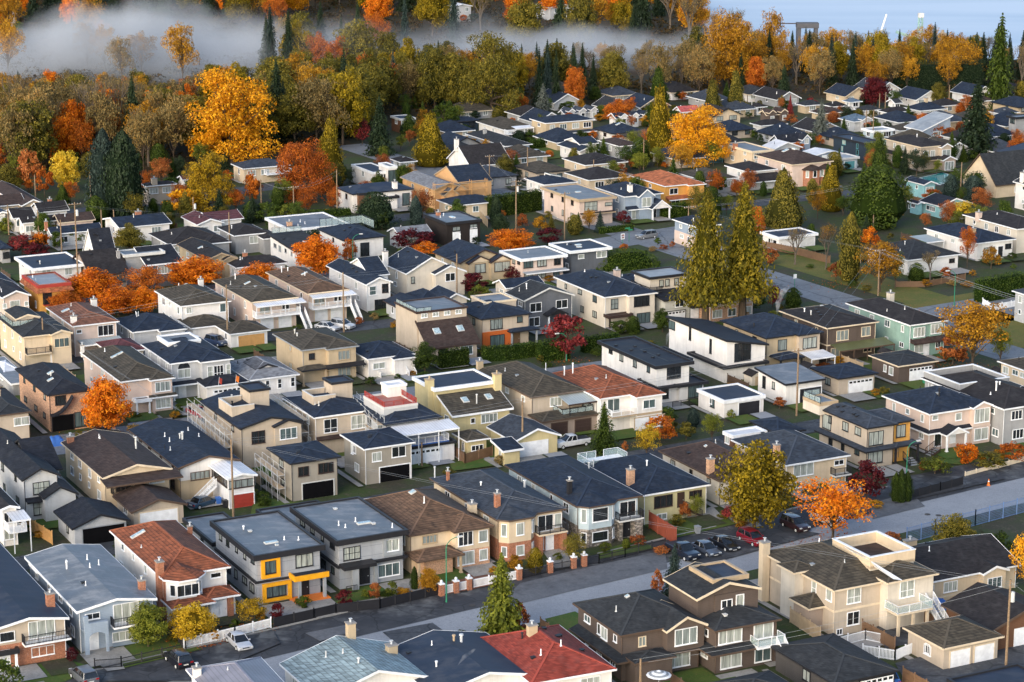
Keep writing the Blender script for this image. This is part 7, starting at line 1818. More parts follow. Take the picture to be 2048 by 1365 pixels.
fence([(1725,1312),(1790,1322),(1830,1305)], 'picket', 1.3, 'white picket fence beside the blue car', 'white')
fence([(1660,1300),(1730,1282),(1770,1290)], 'iron', 1.3, 'white iron fence behind the tan house', 'white')
fence([(1815,1215),(1860,1245)], 'wood', 1.8, 'brown wooden fence beside the white stair', 'wood')
fence([(1580,1245),(1640,1285)], 'wood', 1.8, 'grey brown wooden fence left of the tan house', 'tan')
fence([(896,905),(930,930),(985,915)], 'wood', 1.7, 'weathered wooden fence below the yellow shed', 'wood')
fence([(40,1050),(105,1090)], 'wood', 1.8, 'orange brown wooden fence beside the pale grey house', 'lwood')
fence([(1525,497),(1600,512),(1660,528)], 'wood', 1.6, 'brown wooden fence along the grass verge', 'wood')
fence([(1790,575),(1850,575),(1930,560)], 'wood', 1.2, 'low brown fence beside the corner street', 'wood')
fence([(1965,610),(1985,622),(2040,612)], 'picket', 1.2, 'white picket fence beside the tall clipped hedge', 'white')
fence([(725,735),(762,760)], 'picket', 1.2, 'pale green white picket fence beside the white bungalow', 'pale')
fence([(1085,272),(1185,262)], 'solid', 1.8, 'dark red fence in front of the tan house near the woods', 'red')
fence([(960,440),(975,455)], 'wood', 1.8, 'tan wooden fence beside the dark shingled house', 'tan')
fence([(1390,330),(1445,325)], 'mesh', 2.4, 'green mesh fence behind the mossy hip roofs', 'teal')
fence([(1820,405),(1850,412)], 'wood', 1.6, 'dark red brown fence beside the turquoise carport', 'wood')
def scaffold(p, q, h, off, label):
    a = at(*p); c = at(*q); d = c-a; L = d.length; d.normalize(); n = Vector((d.y,-d.x,0))
    if n.x > 0: n = -n
    r = empty('scaffolding', (a.x,a.y,0)); tag(r, label, 'scaffolding', 'scaffolding on the unfinished houses')
    b = MB(); k = max(2, int(L/2.1))
    for i in range(k+1):
        for o_ in (off, off+1.1):
            c0 = d*(L*i/k)+n*o_; b.tube(c0, c0+Vector((0,0,h+.6)), .035, .035, 5)
    for z in np.arange(1.9, h+.5, 1.9):
        for o_ in (off, off+1.1):
            b.tube(n*o_+Vector((0,0,z)), d*L+n*o_+Vector((0,0,z)), .03, .03, 5); b.tube(n*o_+Vector((0,0,z+.9)), d*L+n*o_+Vector((0,0,z+.9)), .025, .025, 5)
        for i in range(k+1): b.tube(d*(L*i/k)+n*off+Vector((0,0,z)), d*(L*i/k)+n*(off+1.1)+Vector((0,0,z)), .03, .03, 5)
        for i in range(k): b.tube(d*(L*i/k)+n*(off+1.1)+Vector((0,0,z)), d*(L*(i+1)/k)+n*(off+1.1)+Vector((0,0,min(h,z+1.8))), .022, .022, 4)
    b.build('tubes', TM('silver'), r)
    w = MB()
    for z in np.arange(1.9, h+.5, 1.9):
        m = n*(off+.55)+Vector((0,0,z+.06)); w.beam(m, d*L+m, .9, .05)
    w.build('plank', TM('tan'), r)
scaffold((470,945), (395,880), 5.6, .3, 'steel scaffolding along the left wall of the gabled unfinished house')
scaffold((622,915), (565,872), 5.6, .3, 'steel scaffolding beside the unfinished house with white windows')
scaffold((775,925), (720,870), 6.2, .4, 'steel scaffolding on the house with the red roof deck')
scaffold((575,1003), (530,968), 4.0, .3, 'steel scaffolding beside the grey stucco coach house')
PO = [(158,405,600,'tall wooden pole behind the small steep black roof',1,True),(205,420,490,'grey pole beside the white low bungalow',0,False),(124,440,510,'slim pole left of the tall wooden pole',0,False),(18,410,470,'wooden pole among the left cottages',0,False),(78,420,475,'wooden pole at the end of the left cottages',0,False),
 (229,420,470,'short pole in front of the navy low roof',0,False),(388,395,455,'pole with transformer in front of the maroon roof',0,True),(460,425,505,'wooden pole beside the grey siding house',0,False),(456,570,692,'wooden pole in front of the terracotta door garage',0,False),(89,636,730,'wooden pole before the cream roof deck house',0,False),
 (467,878,1035,'wooden pole beside the red door sunroom',0,False),(688,545,665,'wooden pole beside the white balcony twins',0,False),(914,508,605,'dark pole beside the ivory garage',0,False),(1045,797,910,'leaning wooden pole at the worn grey garage',0,False),(844,885,935,'short pole beside the white glazed garage door',0,False),
 (1593,697,832,'tall wooden pole beside the white sloped garage',1,False),(1756,498,592,'pale pole at the grass verge with long wires',1,False),(1032,360,470,'double armed wooden pole in the centre',2,True),(1129,385,480,'wooden pole before the beige flat roofed house',1,False),(979,310,385,'wooden pole with broad crossarm in the centre',1,False),
 (1055,295,360,'wooden pole behind the charcoal hip roofs',0,False),(1187,320,370,'wooden pole before the cream hip roof house',0,False),(1287,278,340,'slim pole in front of the golden conifer',0,False),(1376,412,480,'wooden pole with arms beside the blue grey corner house',1,False),(1733,365,450,'wooden pole in front of the great cedar',1,True),(1746,430,465,'short grey pole beside the great cedar',0,False),
 (1920,325,405,'wooden pole before the slate gambrel roof',0,False),(2010,1160,1365,'tall wooden pole with transformer at the lower right edge',0,True),(1280,1318,1420,'pale wooden pole at the bottom edge',0,False),(1731,220,275,'dark pole left of the beige arched house',0,False),(1745,220,290,'tall dark pole beside the teal house',0,False),(675,340,440,'wooden pole at the white modern blue roofed house',0,False),(588,372,440,'pole with lamp arm in front of the orange red tree',1,False),(523,360,420,'wooden pole left of the orange red tree',0,False),(408,350,420,'grey pole in front of the yellow tree',0,False),(182,345,400,'lamp pole left of the dark cypress',0,False),(72,350,410,'slim pole at the woods edge, left',0,False),(1494,190,225,'far pole at the woods edge beside the cypress',0,False),(1758,187,235,'far slim pole beside the maroon tree',0,False),(1770,185,225,'far pale pole right of the maroon tree',0,False),(1897,170,225,'far pole in front of the conifer hedge',0,False)]
TOP = {}
for x, yt, yb, lab, arms, tf in PO: TOP[(x, yb)] = pole(x, yt, yb, lab, arms, tf)
def topof(k): g, H = TOP[k]; return Vector((g.x, g.y, H-.25))
three = ((-1,0),(0,0),(1,0))
WL = [((467,1035),(2010,1365)),((467,1035),(89,730)),((1045,910),(467,1035)),((1593,832),(1045,910)),((456,692),(89,730)),((688,665),(456,692)),((914,605),(688,665)),((1756,592),(1376,480)),((1756,592),(1593,832)),((1032,470),(1376,480)),((1032,470),(1129,480)),((979,385),(1032,470)),((158,600),(460,505)),((158,600),(18,470)),((588,440),(675,440)),((523,420),(588,440)),((1733,450),(1376,480)),((1920,405),(1733,450)),((2010,1365),(1280,1420)),((1055,360),(979,385)),((1187,370),(1287,340))]
for a_, b_ in WL: wire(topof(a_), topof(b_), 'thin grey power line strung between two wooden poles', .013, .7, ((-1,0),(1,0)) if a_[0] > 1000 else ((0,0),(1,-.3)))
q = topof((1756,592)); wire(q, at(2200,640,12), 'pair of thin pale power lines running off to the right edge', .022, .8, ((-1,0),(1,0),(0,-.5)))
wire(topof((2010,1365)), at(2300,1330,11), 'thin power line leaving the transformer pole to the right', .013, .5, ((0,0),))
lamp(893,1205,1078,'green curved street lamp beside the cream brick house', 1); lamp(1133,722,665,'green curved street lamp in front of the red maple', -1); lamp(1812,975,885,'green curved street lamp before the orange entrance house', 1); lamp(1908,612,540,'green street lamp at the corner street', -1)
lamp(372,566,542,'dark street lamp among the orange street trees', -1); lamp(706,540,470,'grey street lamp beside the black columned house', 1)
# signs
def sign(x, yb, h, label, boards, cat='street sign'):
    g = at(x, yb); r = empty('street_sign', (g.x,g.y,0), YAW); tag(r, label, cat)
    b = MB(); b.tube((0,0,0),(0,0,h),.05,.05,6); b.build('post', TM('green'), r)
    for z, w, hh, dx, col, rz in boards:
        m = MB(); m.box(dx-w/2,-.08,z,dx+w/2,-.05,z+hh); m.build('board', TM(col), r)
sign(1588,612,6.2,'green post with white lamp box and green street name plates', [(5.2,.7,.8,0,'white',0),(2.4,1.0,.26,.4,'green',0),(2.0,1.0,.26,.4,'green',0)])
sign(1258,486,3.4,'green post with street name plates at the far corner', [(3.0,1.2,.3,-.4,'green',0),(2.6,1.0,.28,.3,'green',0)])
sign(1245,492,2.6,'pink and white square sign at the far corner', [(1.4,.9,1.2,0,'white',0),(1.55,.6,.35,0,'red',0),(2.05,.6,.35,0,'red',0)])
sign(653,440,2.6,'yellow diamond warning sign beside the upper street', [(1.6,.8,.8,0,'yellow',0)])
# ================================================================== VEHICLES
car(478,1292,'sedan',(.52,.54,.58),'silver sedan parked in front of the white picket fence',-90)
car(357,1328,'suv',(.010,.011,.018),'black suv with red tail lights beside the iron fence',93)
car(168,1362,'suv',(.12,.13,.15),'dark grey suv cut by the bottom edge',95)
car(1365,1112,'pickup',(.012,.018,.035),'dark blue pickup truck parked at the red fence',-88,group='cars parked before the olive house')
car(1412,1106,'sedan',(.08,.10,.14),'grey blue sedan beside the dark blue pickup',-88,group='cars parked before the olive house')
car(1449,1096,'sedan',(.012,.014,.02),'black sedan between the grey blue sedan and the red suv',-88,group='cars parked before the olive house')
car(1504,1086,'suv',(.22,.008,.02),'dark red suv parked at the end of the row',-88,group='cars parked before the olive house')
car(1590,1058,'suv',(.03,.012,.014),'dark car half hidden by the orange street tree',-88)
car(1655,1046,'van',(.66,.68,.70),'white van behind the orange street tree',-80)
car(1772,1362,'sedan',(.010,.12,.42),'bright blue car at the bottom edge beside the white garage doors',75)
car(1143,893,'pickup',(.70,.71,.72),'white pickup truck beside the worn grey garage',180)
car(655,660,'sedan',(.62,.63,.64),'white sedan under the balcony of the right twin',-60); car(685,657,'suv',(.62,.63,.64),'white suv beside the white sedan',-60)
car(433,690,'suv',(.03,.055,.12),'dark blue suv beside the navy carport',-70); car(1293,477,'suv',(.20,.21,.22),'grey suv on the far street',185); car(1700,337,'suv',(.66,.67,.68),'white suv in the lane behind the teal house',20)
car(1073,310,'sedan',(.66,.67,.68),'white car beside the green lawn near the woods',10); car(396,832,'sedan',(.35,.01,.015),'red car behind the white grand house',-80); car(207,872,'sedan',(.012,.012,.014),'black car under the round orange tree',10)
car(408,1012,'sedan',(.03,.07,.12),'blue car beside the white sunroom stair',20)
# small things
def tarp(x, y, w, d, h, col, label):
    g = at(x, y); b = MB(); rg = random.Random(int(x)); n = 8; vs = []; 
    for j in range(n+1):
        for i in range(n+1):
            u, v = i/n*2-1, j/n*2-1; vs.append((u*w/2, v*d/2, max(0, h*(1-max(abs(u),abs(v))**4)*rg.uniform(.7,1.0))))
    b.add(vs, [(j*(n+1)+i, j*(n+1)+i+1, (j+1)*(n+1)+i+1, (j+1)*(n+1)+i) for j in range(n) for i in range(n)])
    o = b.build('tarp', TM(col), None, True); o.location = (g.x,g.y,0); o.rotation_euler = (0,0,YAW); tag(o, label, 'tarp')
tarp(1862,1222,5.5,2.6,1.6,'blue','blue tarp over a heap beside the cream bungalow'); tarp(112,890,2.4,2.0,1.6,'blue','blue tarp behind the brown low gable roof'); tarp(1880,640,0.1,.1,.1,'pale','small pale cover on the street') if False else None
def umbrella(x, y, z, r, label, col):
    g = at(x, y); e = empty('garden_umbrella', (g.x,g.y,0)); tag(e, label, 'umbrella'); b = MB(); n = 12
    for i in range(n):
        a0, a1 = 6.283*i/n, 6.283*(i+1)/n
        for k in range(5):
            r0, r1 = r*k/5, r*(k+1)/5
            b.add([(r0*math.cos(a0),r0*math.sin(a0),z+.6*(1-k/5)),(r1*math.cos(a0),r1*math.sin(a0),z+.6*(1-(k+1)/5)),(r1*math.cos(a1),r1*math.sin(a1),z+.6*(1-(k+1)/5)),(r0*math.cos(a1),r0*math.sin(a1),z+.6*(1-k/5))], [(0,1,2,3)], k % 2)
    b.build('canopy', [TM('white'), TM(col)], e); p = MB(); p.tube((0,0,0),(0,0,z+.6),.03,.03,6); p.build('pole', TM('silver'), e)
umbrella(1317,1390,2.3,1.4,'round striped grey and white garden umbrella behind the brown house','grey')
for x, y, lab, col in ((451,1016,'black wheeled bin beside the red garage door','black'),(1850,770,'dark green wheeled bin beside the brown garage','green'),(437,1010,'blue recycling bin beside the sunroom','blue'),(1395,1068,'grey bin on the patio of the olive house','grey')):
    g = at(x, y); r = empty('wheeled_bin', (g.x,g.y,0), YAW); tag(r, lab, 'bin')
    b = MB(); b.add([(-.25,-.3,.08),(.25,-.3,.08),(.25,.3,.08),(-.25,.3,.08),(-.32,-.38,1.0),(.32,-.38,1.0),(.32,.38,1.0),(-.32,.38,1.0)], [(0,3,2,1),(4,5,6,7),(0,1,5,4),(1,2,6,5),(2,3,7,6),(3,0,4,7)]); b.build('body', TM(col), r)
    l = MB(); l.box(-.35,-.42,1.0,.35,.42,1.08); l.box(-.3,.42,.95,.3,.5,1.02); l.build('lid', TM(col), r); w = MB(); w.tube((-.3,.3,.12),(-.22,.3,.12),.12,.12,8); w.tube((.22,.3,.12),(.3,.3,.12),.12,.12,8); w.build('wheel', TM('black'), r)
g = at(1977,972); r = empty('traffic_cone', (g.x,g.y,0)); tag(r, 'orange and white traffic cone on the apron, right', 'cone'); b = MB(); b.box(-.25,-.25,.03,.25,.25,.08); b.tube((0,0,.08),(0,0,1.0),.2,.05,10); b.build('cone', TM('orange'), r); b = MB(); b.tube((0,0,.5),(0,0,.75),.125,.1,10); b.build('white_band', TM('white'), r)

# ---- far shore: crane, tower, tank, dock seen against the water
def far(name, label, cat, x, y): g = at(x, y); e = empty(name, (g.x,g.y,0), 0); tag(e, label, cat); return e
e = far('crane','white slanted crane boom rising above the far trees','crane',1754,118); b = MB(); b.beam((0,0,6),(2.6,0,14.8),.5,.5); b.build('boom', TM('white'), e); b = MB(); b.box(-1.2,-1,0,1.2,1,6.3); b.build('cab', TM('grey'), e)
e = far('port_tower','pale green lattice tower above the far trees','tower',1838,118); b = MB()
for sx in (-1,1):
    for sy in (-1,1): b.beam((sx*.8,sy*.8,0),(sx*.55,sy*.55,14.6),.25,.25)
for z in range(2,14,2):
    b.beam((-.8,-.8,z),(.7,-.7,z+2),.14,.14); b.beam((.8,-.8,z),(-.7,-.7,z+2),.14,.14); b.beam((-.8,-.8,z),(-.7,.7,z+2),.14,.14); b.box(-.8,-.8,z,.8,.8,z+.14)
b.build('lattice', TM('palegreen'), e); b = MB(); b.box(-.9,-.9,13.8,.9,.9,15.2); b.build('head', TM('pale'), e); b = MB(); b.beam((-8,0,9),(-.6,0,6.5),.9,.9); b.build('conveyor', TM('palegreen'), e)
e = far('storage_tank','pale domed storage tank beyond the far trees','tank',1883,118); b = MB(); b.tube((0,0,0),(0,0,7.4),2.3,2.3,20); b.tube((0,0,7.4),(0,0,8.8),2.3,.8,20); b.tube((0,0,8.8),(0,0,9.6),.5,.5,10); b.build('shell', TM('tan'), e)
e = far('dock','dark dock platform standing in the far water','dock',1600,102); b = MB(); b.box(-1.5,-2,7.9,6,2,9.6); b.box(-1.4,-1.5,-4,0,1.5,7.9); b.box(4.6,-1.5,-4,5.8,1.5,7.9); b.build('deck', m_paint('dock_grey', (.10,.10,.11), .8), e); b = MB(); b.beam((-9,0,9.4),(-1.5,0,9.3),.5,.3); b.build('gangway', TM('dkbrown'), e)
for x, y, w, h, lab, rf in ((905,14,40,6,'pale far industrial building above the woods, left one','fwhite'),(1100,16,52,5,'pale far industrial building above the woods, right one','fpale'),(20,28,14,6,'white gabled far house among dark trees at top left','fwhite')):
    Hs(lab, (x,y), x-w*.6, x+w, h, 'gable', 'ltgrey', rf, 'white', .2, n=(2,1), name='far_building', cat='building')
# ================================================================== TREES
T = [
 ('spruce','lime',1003,1108,1288,150,'yellow green spruce in front of the near street'),('shrub','rust',1040,1205,1280,44,'rusty shrub right of the yellow green spruce'),('egg','green',925,1262,1300,60,'low round green shrub left of the yellow green spruce'),
 ('spruce','bluegreen',1348,1088,1194,70,'small blue green spruce in front of the near street'),('shrub','rust',1315,1140,1195,30,'brown shrub left of the small blue green spruce'),
 ('round','golive',1508,885,1062,172,'large round olive green tree hiding the brown hip roof'),('thin','orange',1665,955,1092,180,'orange street tree above parked cars'),('shrub','maroon',1732,922,1000,84,'dark crimson maple before the grey modern house'),
 ('column','green',1791,945,1003,26,'left one of three narrow cedars by the lamp'),('column','green',1802,938,1005,28,'middle one of three narrow cedars by the lamp'),('column','green',1814,943,1003,26,'right one of three narrow cedars by the lamp'),
 ('round','orange',215,758,868,112,'round orange tree beside the pale brick house'),('round','lime',297,1208,1295,92,'olive leaved tree in front of the blue house'),('round','mustard',388,1208,1284,112,'golden tree in front of the red tiled house'),('thin','mustard',503,1193,1255,74,'brownish yellow tree beside the white picket fence'),
 ('shrub','maroon',553,1206,1244,34,'maroon shrub left of the small lawn'),('shrub','maroon',690,1180,1218,40,'maroon shrub beside the black fence'),('shrub','rust',748,1165,1200,30,'orange brown shrub before the dark canopy house'),('shrub','lime',783,1162,1195,28,'green yellow shrub before the dark canopy house'),('round','ochre',859,1136,1190,46,'round brown green tree beside the lamp post'),('column','green',829,1133,1180,20,'slim clipped green column beside the round brown tree'),
 ('thin','olive',1145,1068,1130,60,'yellow green tree right of the cream bay house'),('egg','golive',1071,1096,1145,44,'umbrella clipped tree before the cream bay house'),('shrub','ochre',1030,1110,1150,40,'mixed shrub under the cream bay window'),('egg','lime',1252,1078,1098,22,'small round clipped bush before the stone base house'),('shrub','rust',1370,1005,1040,26,'orange shrub beside the olive house'),('thin','lime',1392,988,1040,36,'bright green small tree before the olive house'),('shrub','red',1465,1012,1045,50,'red shrub beneath the round olive tree'),
 ('fir','green',1208,805,905,96,'dark green conifer beside the white pickup'),('thin','yellow',1293,850,918,62,'yellow tree behind the navy roof deck'),('shrub','orred',1320,832,885,74,'pink orange shrub behind the yellow tree'),('thin','lime',1424,824,885,50,'yellow green tree before the white flat garage'),('egg','bluegreen',1386,818,856,34,'shaped dark green shrub before the white flat garage'),('shrub','green',1335,812,852,50,'green bush before the white modern house'),('shrub','olive',1372,845,880,50,'olive bush below the shaped shrub'),
 ('thin','ochre',1945,596,738,160,'wide twiggy russet tree beside the green house'),('shrub','rust',1905,665,730,80,'rust brown undergrowth beneath the wide russet tree'),('thin','lime',2000,655,732,46,'yellow green tree right of the wide russet tree'),
 ('shrub','orange',1935,885,930,60,'orange green shrub before the round window house'),('shrub','lime',1870,915,950,70,'yellow green bush beside the steps'),('shrub','orred',2025,885,925,60,'red orange shrub at the right edge'),('shrub','olive',1975,905,935,80,'low mixed bushes along the cream wall'),
 ('round','olive',1905,1030,1112,96,'yellow green tree behind the charcoal roof'),('shrub','rust',1780,1065,1100,50,'pale red shrub beside the charcoal roof'),('thin','gold',2052,1060,1200,80,'golden tree at the right edge'),('shrub','green',2000,1065,1115,54,'green bush right of the charcoal roof'),('shrub','green',10,1320,1395,80,'green bush in the bottom left corner'),('shrub','maroon',145,1295,1325,30,'maroon shrub beside the brick base house'),
 # middle
 ('tall','ycedar',1410,384,662,150,'left one of the twin tall yellow green cedars'),('tall','ycedar',1484,374,647,158,'right one of the twin tall yellow green cedars'),('round','orred',1510,412,478,46,'orange maple behind the twin cedars'),
 ('shrub','red',1132,628,720,96,'crimson maple before the slate blue house'),('round','green',850,686,748,68,'dark round tree beside the cedar hedge'),('shrub','maroon',950,545,590,60,'maroon bush beside the ivory garage'),('shrub','lime',958,570,606,46,'yellow bush in front of the maroon bush'),('shrub','maroon',1035,532,562,64,'purple red bush before the flat roofed house'),('egg','green',1266,632,668,40,'dark evergreen beside the cream stucco house'),('shrub','green',1240,640,668,50,'dark shrub left of the evergreen'),('round','green',1325,618,665,42,'dark tree beside the white garage door'),
 ('shrub','red',1545,572,615,46,'red bush near the corner of the cross street'),('egg','green',1586,576,618,44,'round dark green bush with steam beside it'),('shrub','green',1505,590,625,60,'green bushes behind the navy roofed tan house'),('shrub','rust',1512,560,600,40,'brown bush right of the cedar trunk'),
 ('bare','ochre',1652,448,540,54,'bare orange brown tree left of the dark cypress'),('column','olive',1699,425,562,58,'dark green cypress at the grass verge'),('thin','ochre',1760,478,585,110,'mottled yellow brown tree right of the cypress'),('thin','lime',1790,500,578,50,'yellow tree beside the pale pole'),('shrub','orange',1740,455,500,40,'orange shrub behind the cypress'),('egg','green',1832,526,568,44,'round green shrub before the slate hip roof'),('bare','dull',1590,455,530,64,'bare brown tree by the wooden fence'),('shrub','rust',1540,495,530,40,'reddish shrub by the wooden fence'),('thin','orred',1934,448,535,42,'slim pink orange birch before the white bungalow'),('shrub','ochre',1982,495,538,42,'round brown gold shrub before the white bungalow'),('bare','dull',1860,500,560,60,'bare grey tree before the slate hip roof'),('shrub','rust',1672,525,560,40,'red brown shrub beneath the cypress'),
 ('round','orange',636,472,556,112,'bright orange maple before the white charcoal roofed house'),('shrub','maroon',826,458,505,94,'dark red maple before the pale cottage'),('shrub','orred',700,478,530,36,'small red tree before the black columned house'),('shrub','orange',855,485,518,70,'orange hedge right of the dark red maple'),('round','orange',1022,458,505,104,'bright orange bush behind the cream flat roof'),('shrub','maroon',1098,456,490,62,'maroon bush right of the bright orange bush'),
 ('round','orange',188,538,612,132,'leftmost of the orange street trees'),('round','orred',135,582,632,84,'rusty orange street tree below the leftmost'),('thin','orred',292,530,602,105,'thin coral orange street tree'),('round','orange',238,575,632,105,'orange street tree above the navy hip roof'),('round','orange',290,575,628,80,'orange street tree left of the cream house'),('round','orange',394,516,578,135,'round orange street tree before the brown house'),('round','orange',520,526,582,105,'orange street tree behind the beige twins'),
 ('round','olive',260,448,508,72,'olive tree beside the steep black roof'),('shrub','red',45,470,515,70,'red orange shrub at the left edge'),('shrub','orange',80,466,500,50,'orange yellow shrub beside the tall pole'),('shrub','maroon',75,490,520,60,'dark maroon shrub below the orange yellow shrub'),
 ('egg','dkgreen',752,385,456,100,'broad dark green round tree before the navy hip roof'),('column','bluegreen',832,392,450,36,'rounded green column beside the dark shingled house'),('egg','dkgreen',992,395,452,34,'dark column hedge beside the round green hedge'),('shrub','rust',1045,428,460,28,'orange shrub before the pool'),('shrub','ochre',1080,434,465,34,'brown gold shrub before the pool'),('egg','olive',1148,430,470,40,'olive shrub before the beige flat roofed house'),('spruce','bluegreen',1200,422,465,34,'small blue spruce before the beige flat roofed house'),('shrub','maroon',1247,422,450,32,'maroon round shrub before the gabled corner house'),('shrub','green',1435,345,392,40,'green bush before the mossy hip roof'),('egg','olive',860,416,440,26,'olive bush beside the tan bungalow'),
 # back
 ('cedar','olive',1565,325,462,118,'broad olive green cedar left of the great cedar'),('cedar','golive',1662,318,422,70,'golden olive cedar beside the brick bays'),('egg','green',1755,330,455,150,'great rounded green cedar in the upper right'),('cedar','green',1757,265,400,80,'pointed top of green cedar rising behind the great cedar'),
 ('egg','bluegreen',1900,350,405,44,'left one of the blue green rounded shrubs by the pool'),('egg','bluegreen',1945,352,408,56,'right one of the blue green rounded shrubs by the pool'),('shrub','yellow',1927,404,440,66,'bright yellow shrub beside the turquoise carport'),('spruce','dkgreen',1950,158,315,128,'big dark spruce in front of the tall grey house'),('shrub','rust',1880,250,285,60,'red brown shrub beside the sweeping white roof'),
 ('fir','green',1996,28,215,104,'tallest fir at the upper right'),('spruce','silver',1641,198,285,58,'silver blue spruce among far roofs'),('round','maroon',1751,153,215,66,'round maroon tree among far roofs'),('spruce','red',1580,190,228,20,'small pink red tree beside the craftsman house'),('shrub','red',1622,195,222,30,'pink shrub beside the silver spruce'),
 ('cedar','golive',1318,155,318,82,'tall golden conifer before the navy skylight roof'),('big','gold',1395,208,330,136,'broad golden maple right of the tall golden conifer'),('cedar','green',1316,125,215,60,'green pyramid cedar at the woods edge'),('cedar','olive',1424,150,235,56,'olive cedar at the woods edge, left one'),('cedar','olive',1470,130,230,56,'olive cedar at the woods edge, right one'),('spruce','dkgreen',1567,130,205,50,'dark pointed spruce at the woods edge'),('round','orred',1512,112,185,50,'coral orange maple at the woods edge'),('big','ochre',1455,10,180,120,'great amber tree against the water'),('thin','ochre',1540,15,150,64,'amber tree thinning against the water'),
 ('big','olive',982,56,232,140,'tall olive cottonwood rising through the fog'),('round','orred',1150,132,215,50,'orange red maple in front of bare trunks'),('spruce','silver',1086,168,238,60,'pale spruce before the tan house near the woods'),('fir','dkgreen',1078,95,215,44,'left one of two dark firs beside the orange red maple'),('fir','dkgreen',1112,100,215,42,'right one of two dark firs beside the orange red maple'),('cedar','golive',862,212,332,98,'golden olive cedar above the raw wooden house'),
 ('big','gold',466,128,330,190,'giant golden maple towering over the woods edge'),('spruce','dkgreen',531,130,230,40,'dark fir right of the giant golden maple'),('cedar','golive',662,218,372,84,'golden olive cedar behind the orange red tree'),('big','orred',612,268,405,130,'orange red tree before the golden olive cedar'),('spruce','dkgreen',760,192,310,76,'dark green spruce left of the raw wooden house'),('big','mustard',418,302,428,112,'mustard yellow tree before the giant golden maple'),('shrub','orred',504,345,415,40,'coral tree between mustard and orange red trees'),('shrub','red',725,235,290,36,'red bush beside the dark green spruce'),
 ('column','bluegreen',212,258,434,78,'left one of the two dark cypresses'),('column','dkgreen',251,262,441,104,'right one of the two dark cypresses'),('round','yellow',132,300,385,66,'bright yellow maple at the woods edge, left'),('cedar','green',126,365,412,42,'green cone shrub below the bright yellow maple'),('shrub','orred',90,335,395,40,'orange shrub left of the bright yellow maple'),('shrub','gold',362,378,430,92,'spreading amber tree before the small slate blue house'),('shrub','gold',325,432,460,36,'yellow shrub before the low white bungalow'),('shrub','green',150,455,490,40,'green shrub before the navy gable roof'),('shrub','green',115,462,500,30,'dark green shrub left of the navy gable roof'),
 ('round','olive',15,330,390,70,'green tree at the left edge below the woods'),('shrub','rust',60,300,385,60,'rusty tree at the left woods edge'),('round','orred',1235,200,250,70,'rusty pink tree before the white gables'),('shrub','green',535,405,445,60,'green bushes behind the blue grey flat roof'),('shrub','lime',575,408,445,44,'yellow green bush behind the blue grey flat roof'),('shrub','green',890,205,262,60,'dark hedge like bush near the woods'),('shrub','green',925,248,270,50,'green shrub before the mossy brown roof'),
]
for k, c, x, yt, yb, w, lab in T: tree(k, c, x, yt, yb, w, lab)
# clipped hedges
hedge([(965,722),(1010,720),(1072,712)], 1.6, 2.4, 'hedge', 'long clipped green hedge before the orange ground floor house')
hedge([(1078,722),(1135,715)], 2.5, 3.2, 'hedge', 'tall clipped hedge block left of the street lamp')
hedge([(1165,705),(1235,695)], 1.6, 2.6, 'hedge', 'clipped hedge right of the crimson maple')
hedge([(880,740),(935,732)], 1.4, 3.2, 'green', 'cedar hedge beside the slanted dark roof')
hedge([(975,435),(1078,420)], 2.5, 4.6, 'green', 'large round topped green hedge behind the orange bush')
hedge([(1186,545),(1305,530)], 5.5, 3.6, 'hedge', 'big oval clipped hedge beside the grey flat roofed house', True)
hedge([(1955,605),(2040,590)], 2.2, 4.4, 'hedge', 'tall clipped hedge at the right beside the corner street')
hedge([(1325,438),(1375,430)], 2.0, 3.0, 'hedge', 'clipped hedge behind the gabled corner house')
hedge([(1060,300),(1120,290)], 2.0, 2.4, 'hedge', 'clipped hedge near the woods before the tan house')
hedge([(700,440),(600,447)], 2.0, 2.6, 'hedge', 'green hedge along the upper street')
hedge([(1780,182),(1960,180)], 3.0, 8.5, 'dkgreen', 'long dark conifer hedge at the far right')
hedge([(1200,468),(1265,461)], 1.2, 1.3, 'hedge', 'low dark hedge at the far street corner')
hedge([(490,440),(520,437)], 2.5, 3.0, 'dkgreen', 'dark hedge behind the grey siding house')
# yard shrubs
rs = random.Random(77)
LW = dict(green='green', hedge='green', dkgreen='dark green', olive='olive', rust='rusty brown', dull='faded brown', ochre='ochre', lime='yellow green', orred='coral orange')
YS = [(1320,1108),(1335,1060),(1005,1150),(985,1150),(1120,1120),(1215,1108),(1280,1092),(1360,1055),(1440,1040),(1480,1055),(730,1200),(770,1196),(805,1190),(600,1215),(345,1285),(430,1282),(470,1262),(520,1250),(1840,945),(1880,945),(1960,930),(1995,925),(1690,1005),(1720,1010),(1750,1018),(180,882),(160,885),(265,868),(350,838),(355,830),(700,765),(740,770),(790,762),(820,755),(1100,735),(1085,725),(1195,715),(1300,690),(1355,640),(1470,645),(1490,640),(1555,620),(1300,505),(1330,500),(1310,492),(1345,498),(1290,512),(1855,575),(1900,572),(1940,555),(1700,575),(1730,585),(1660,545),(1620,535),(660,720),(690,735),(940,560),(985,590),(1100,565),(530,1015),(520,1005),(240,1100),(252,1080),(510,1000),(890,915),(1000,930),(1250,905),(1300,880),(1340,865),(1460,840),(1770,790),(1750,795),(1690,900),(1640,985),(1620,990),(1780,1115),(1830,1110),(1700,1090),(1500,1240),(1650,1330),(1700,1322),(1180,1300),(60,1060),(75,1075),(600,660),(720,650),(745,640),(790,660),(560,640),(350,660),(200,690),(180,700),(1510,650),(1410,660)]
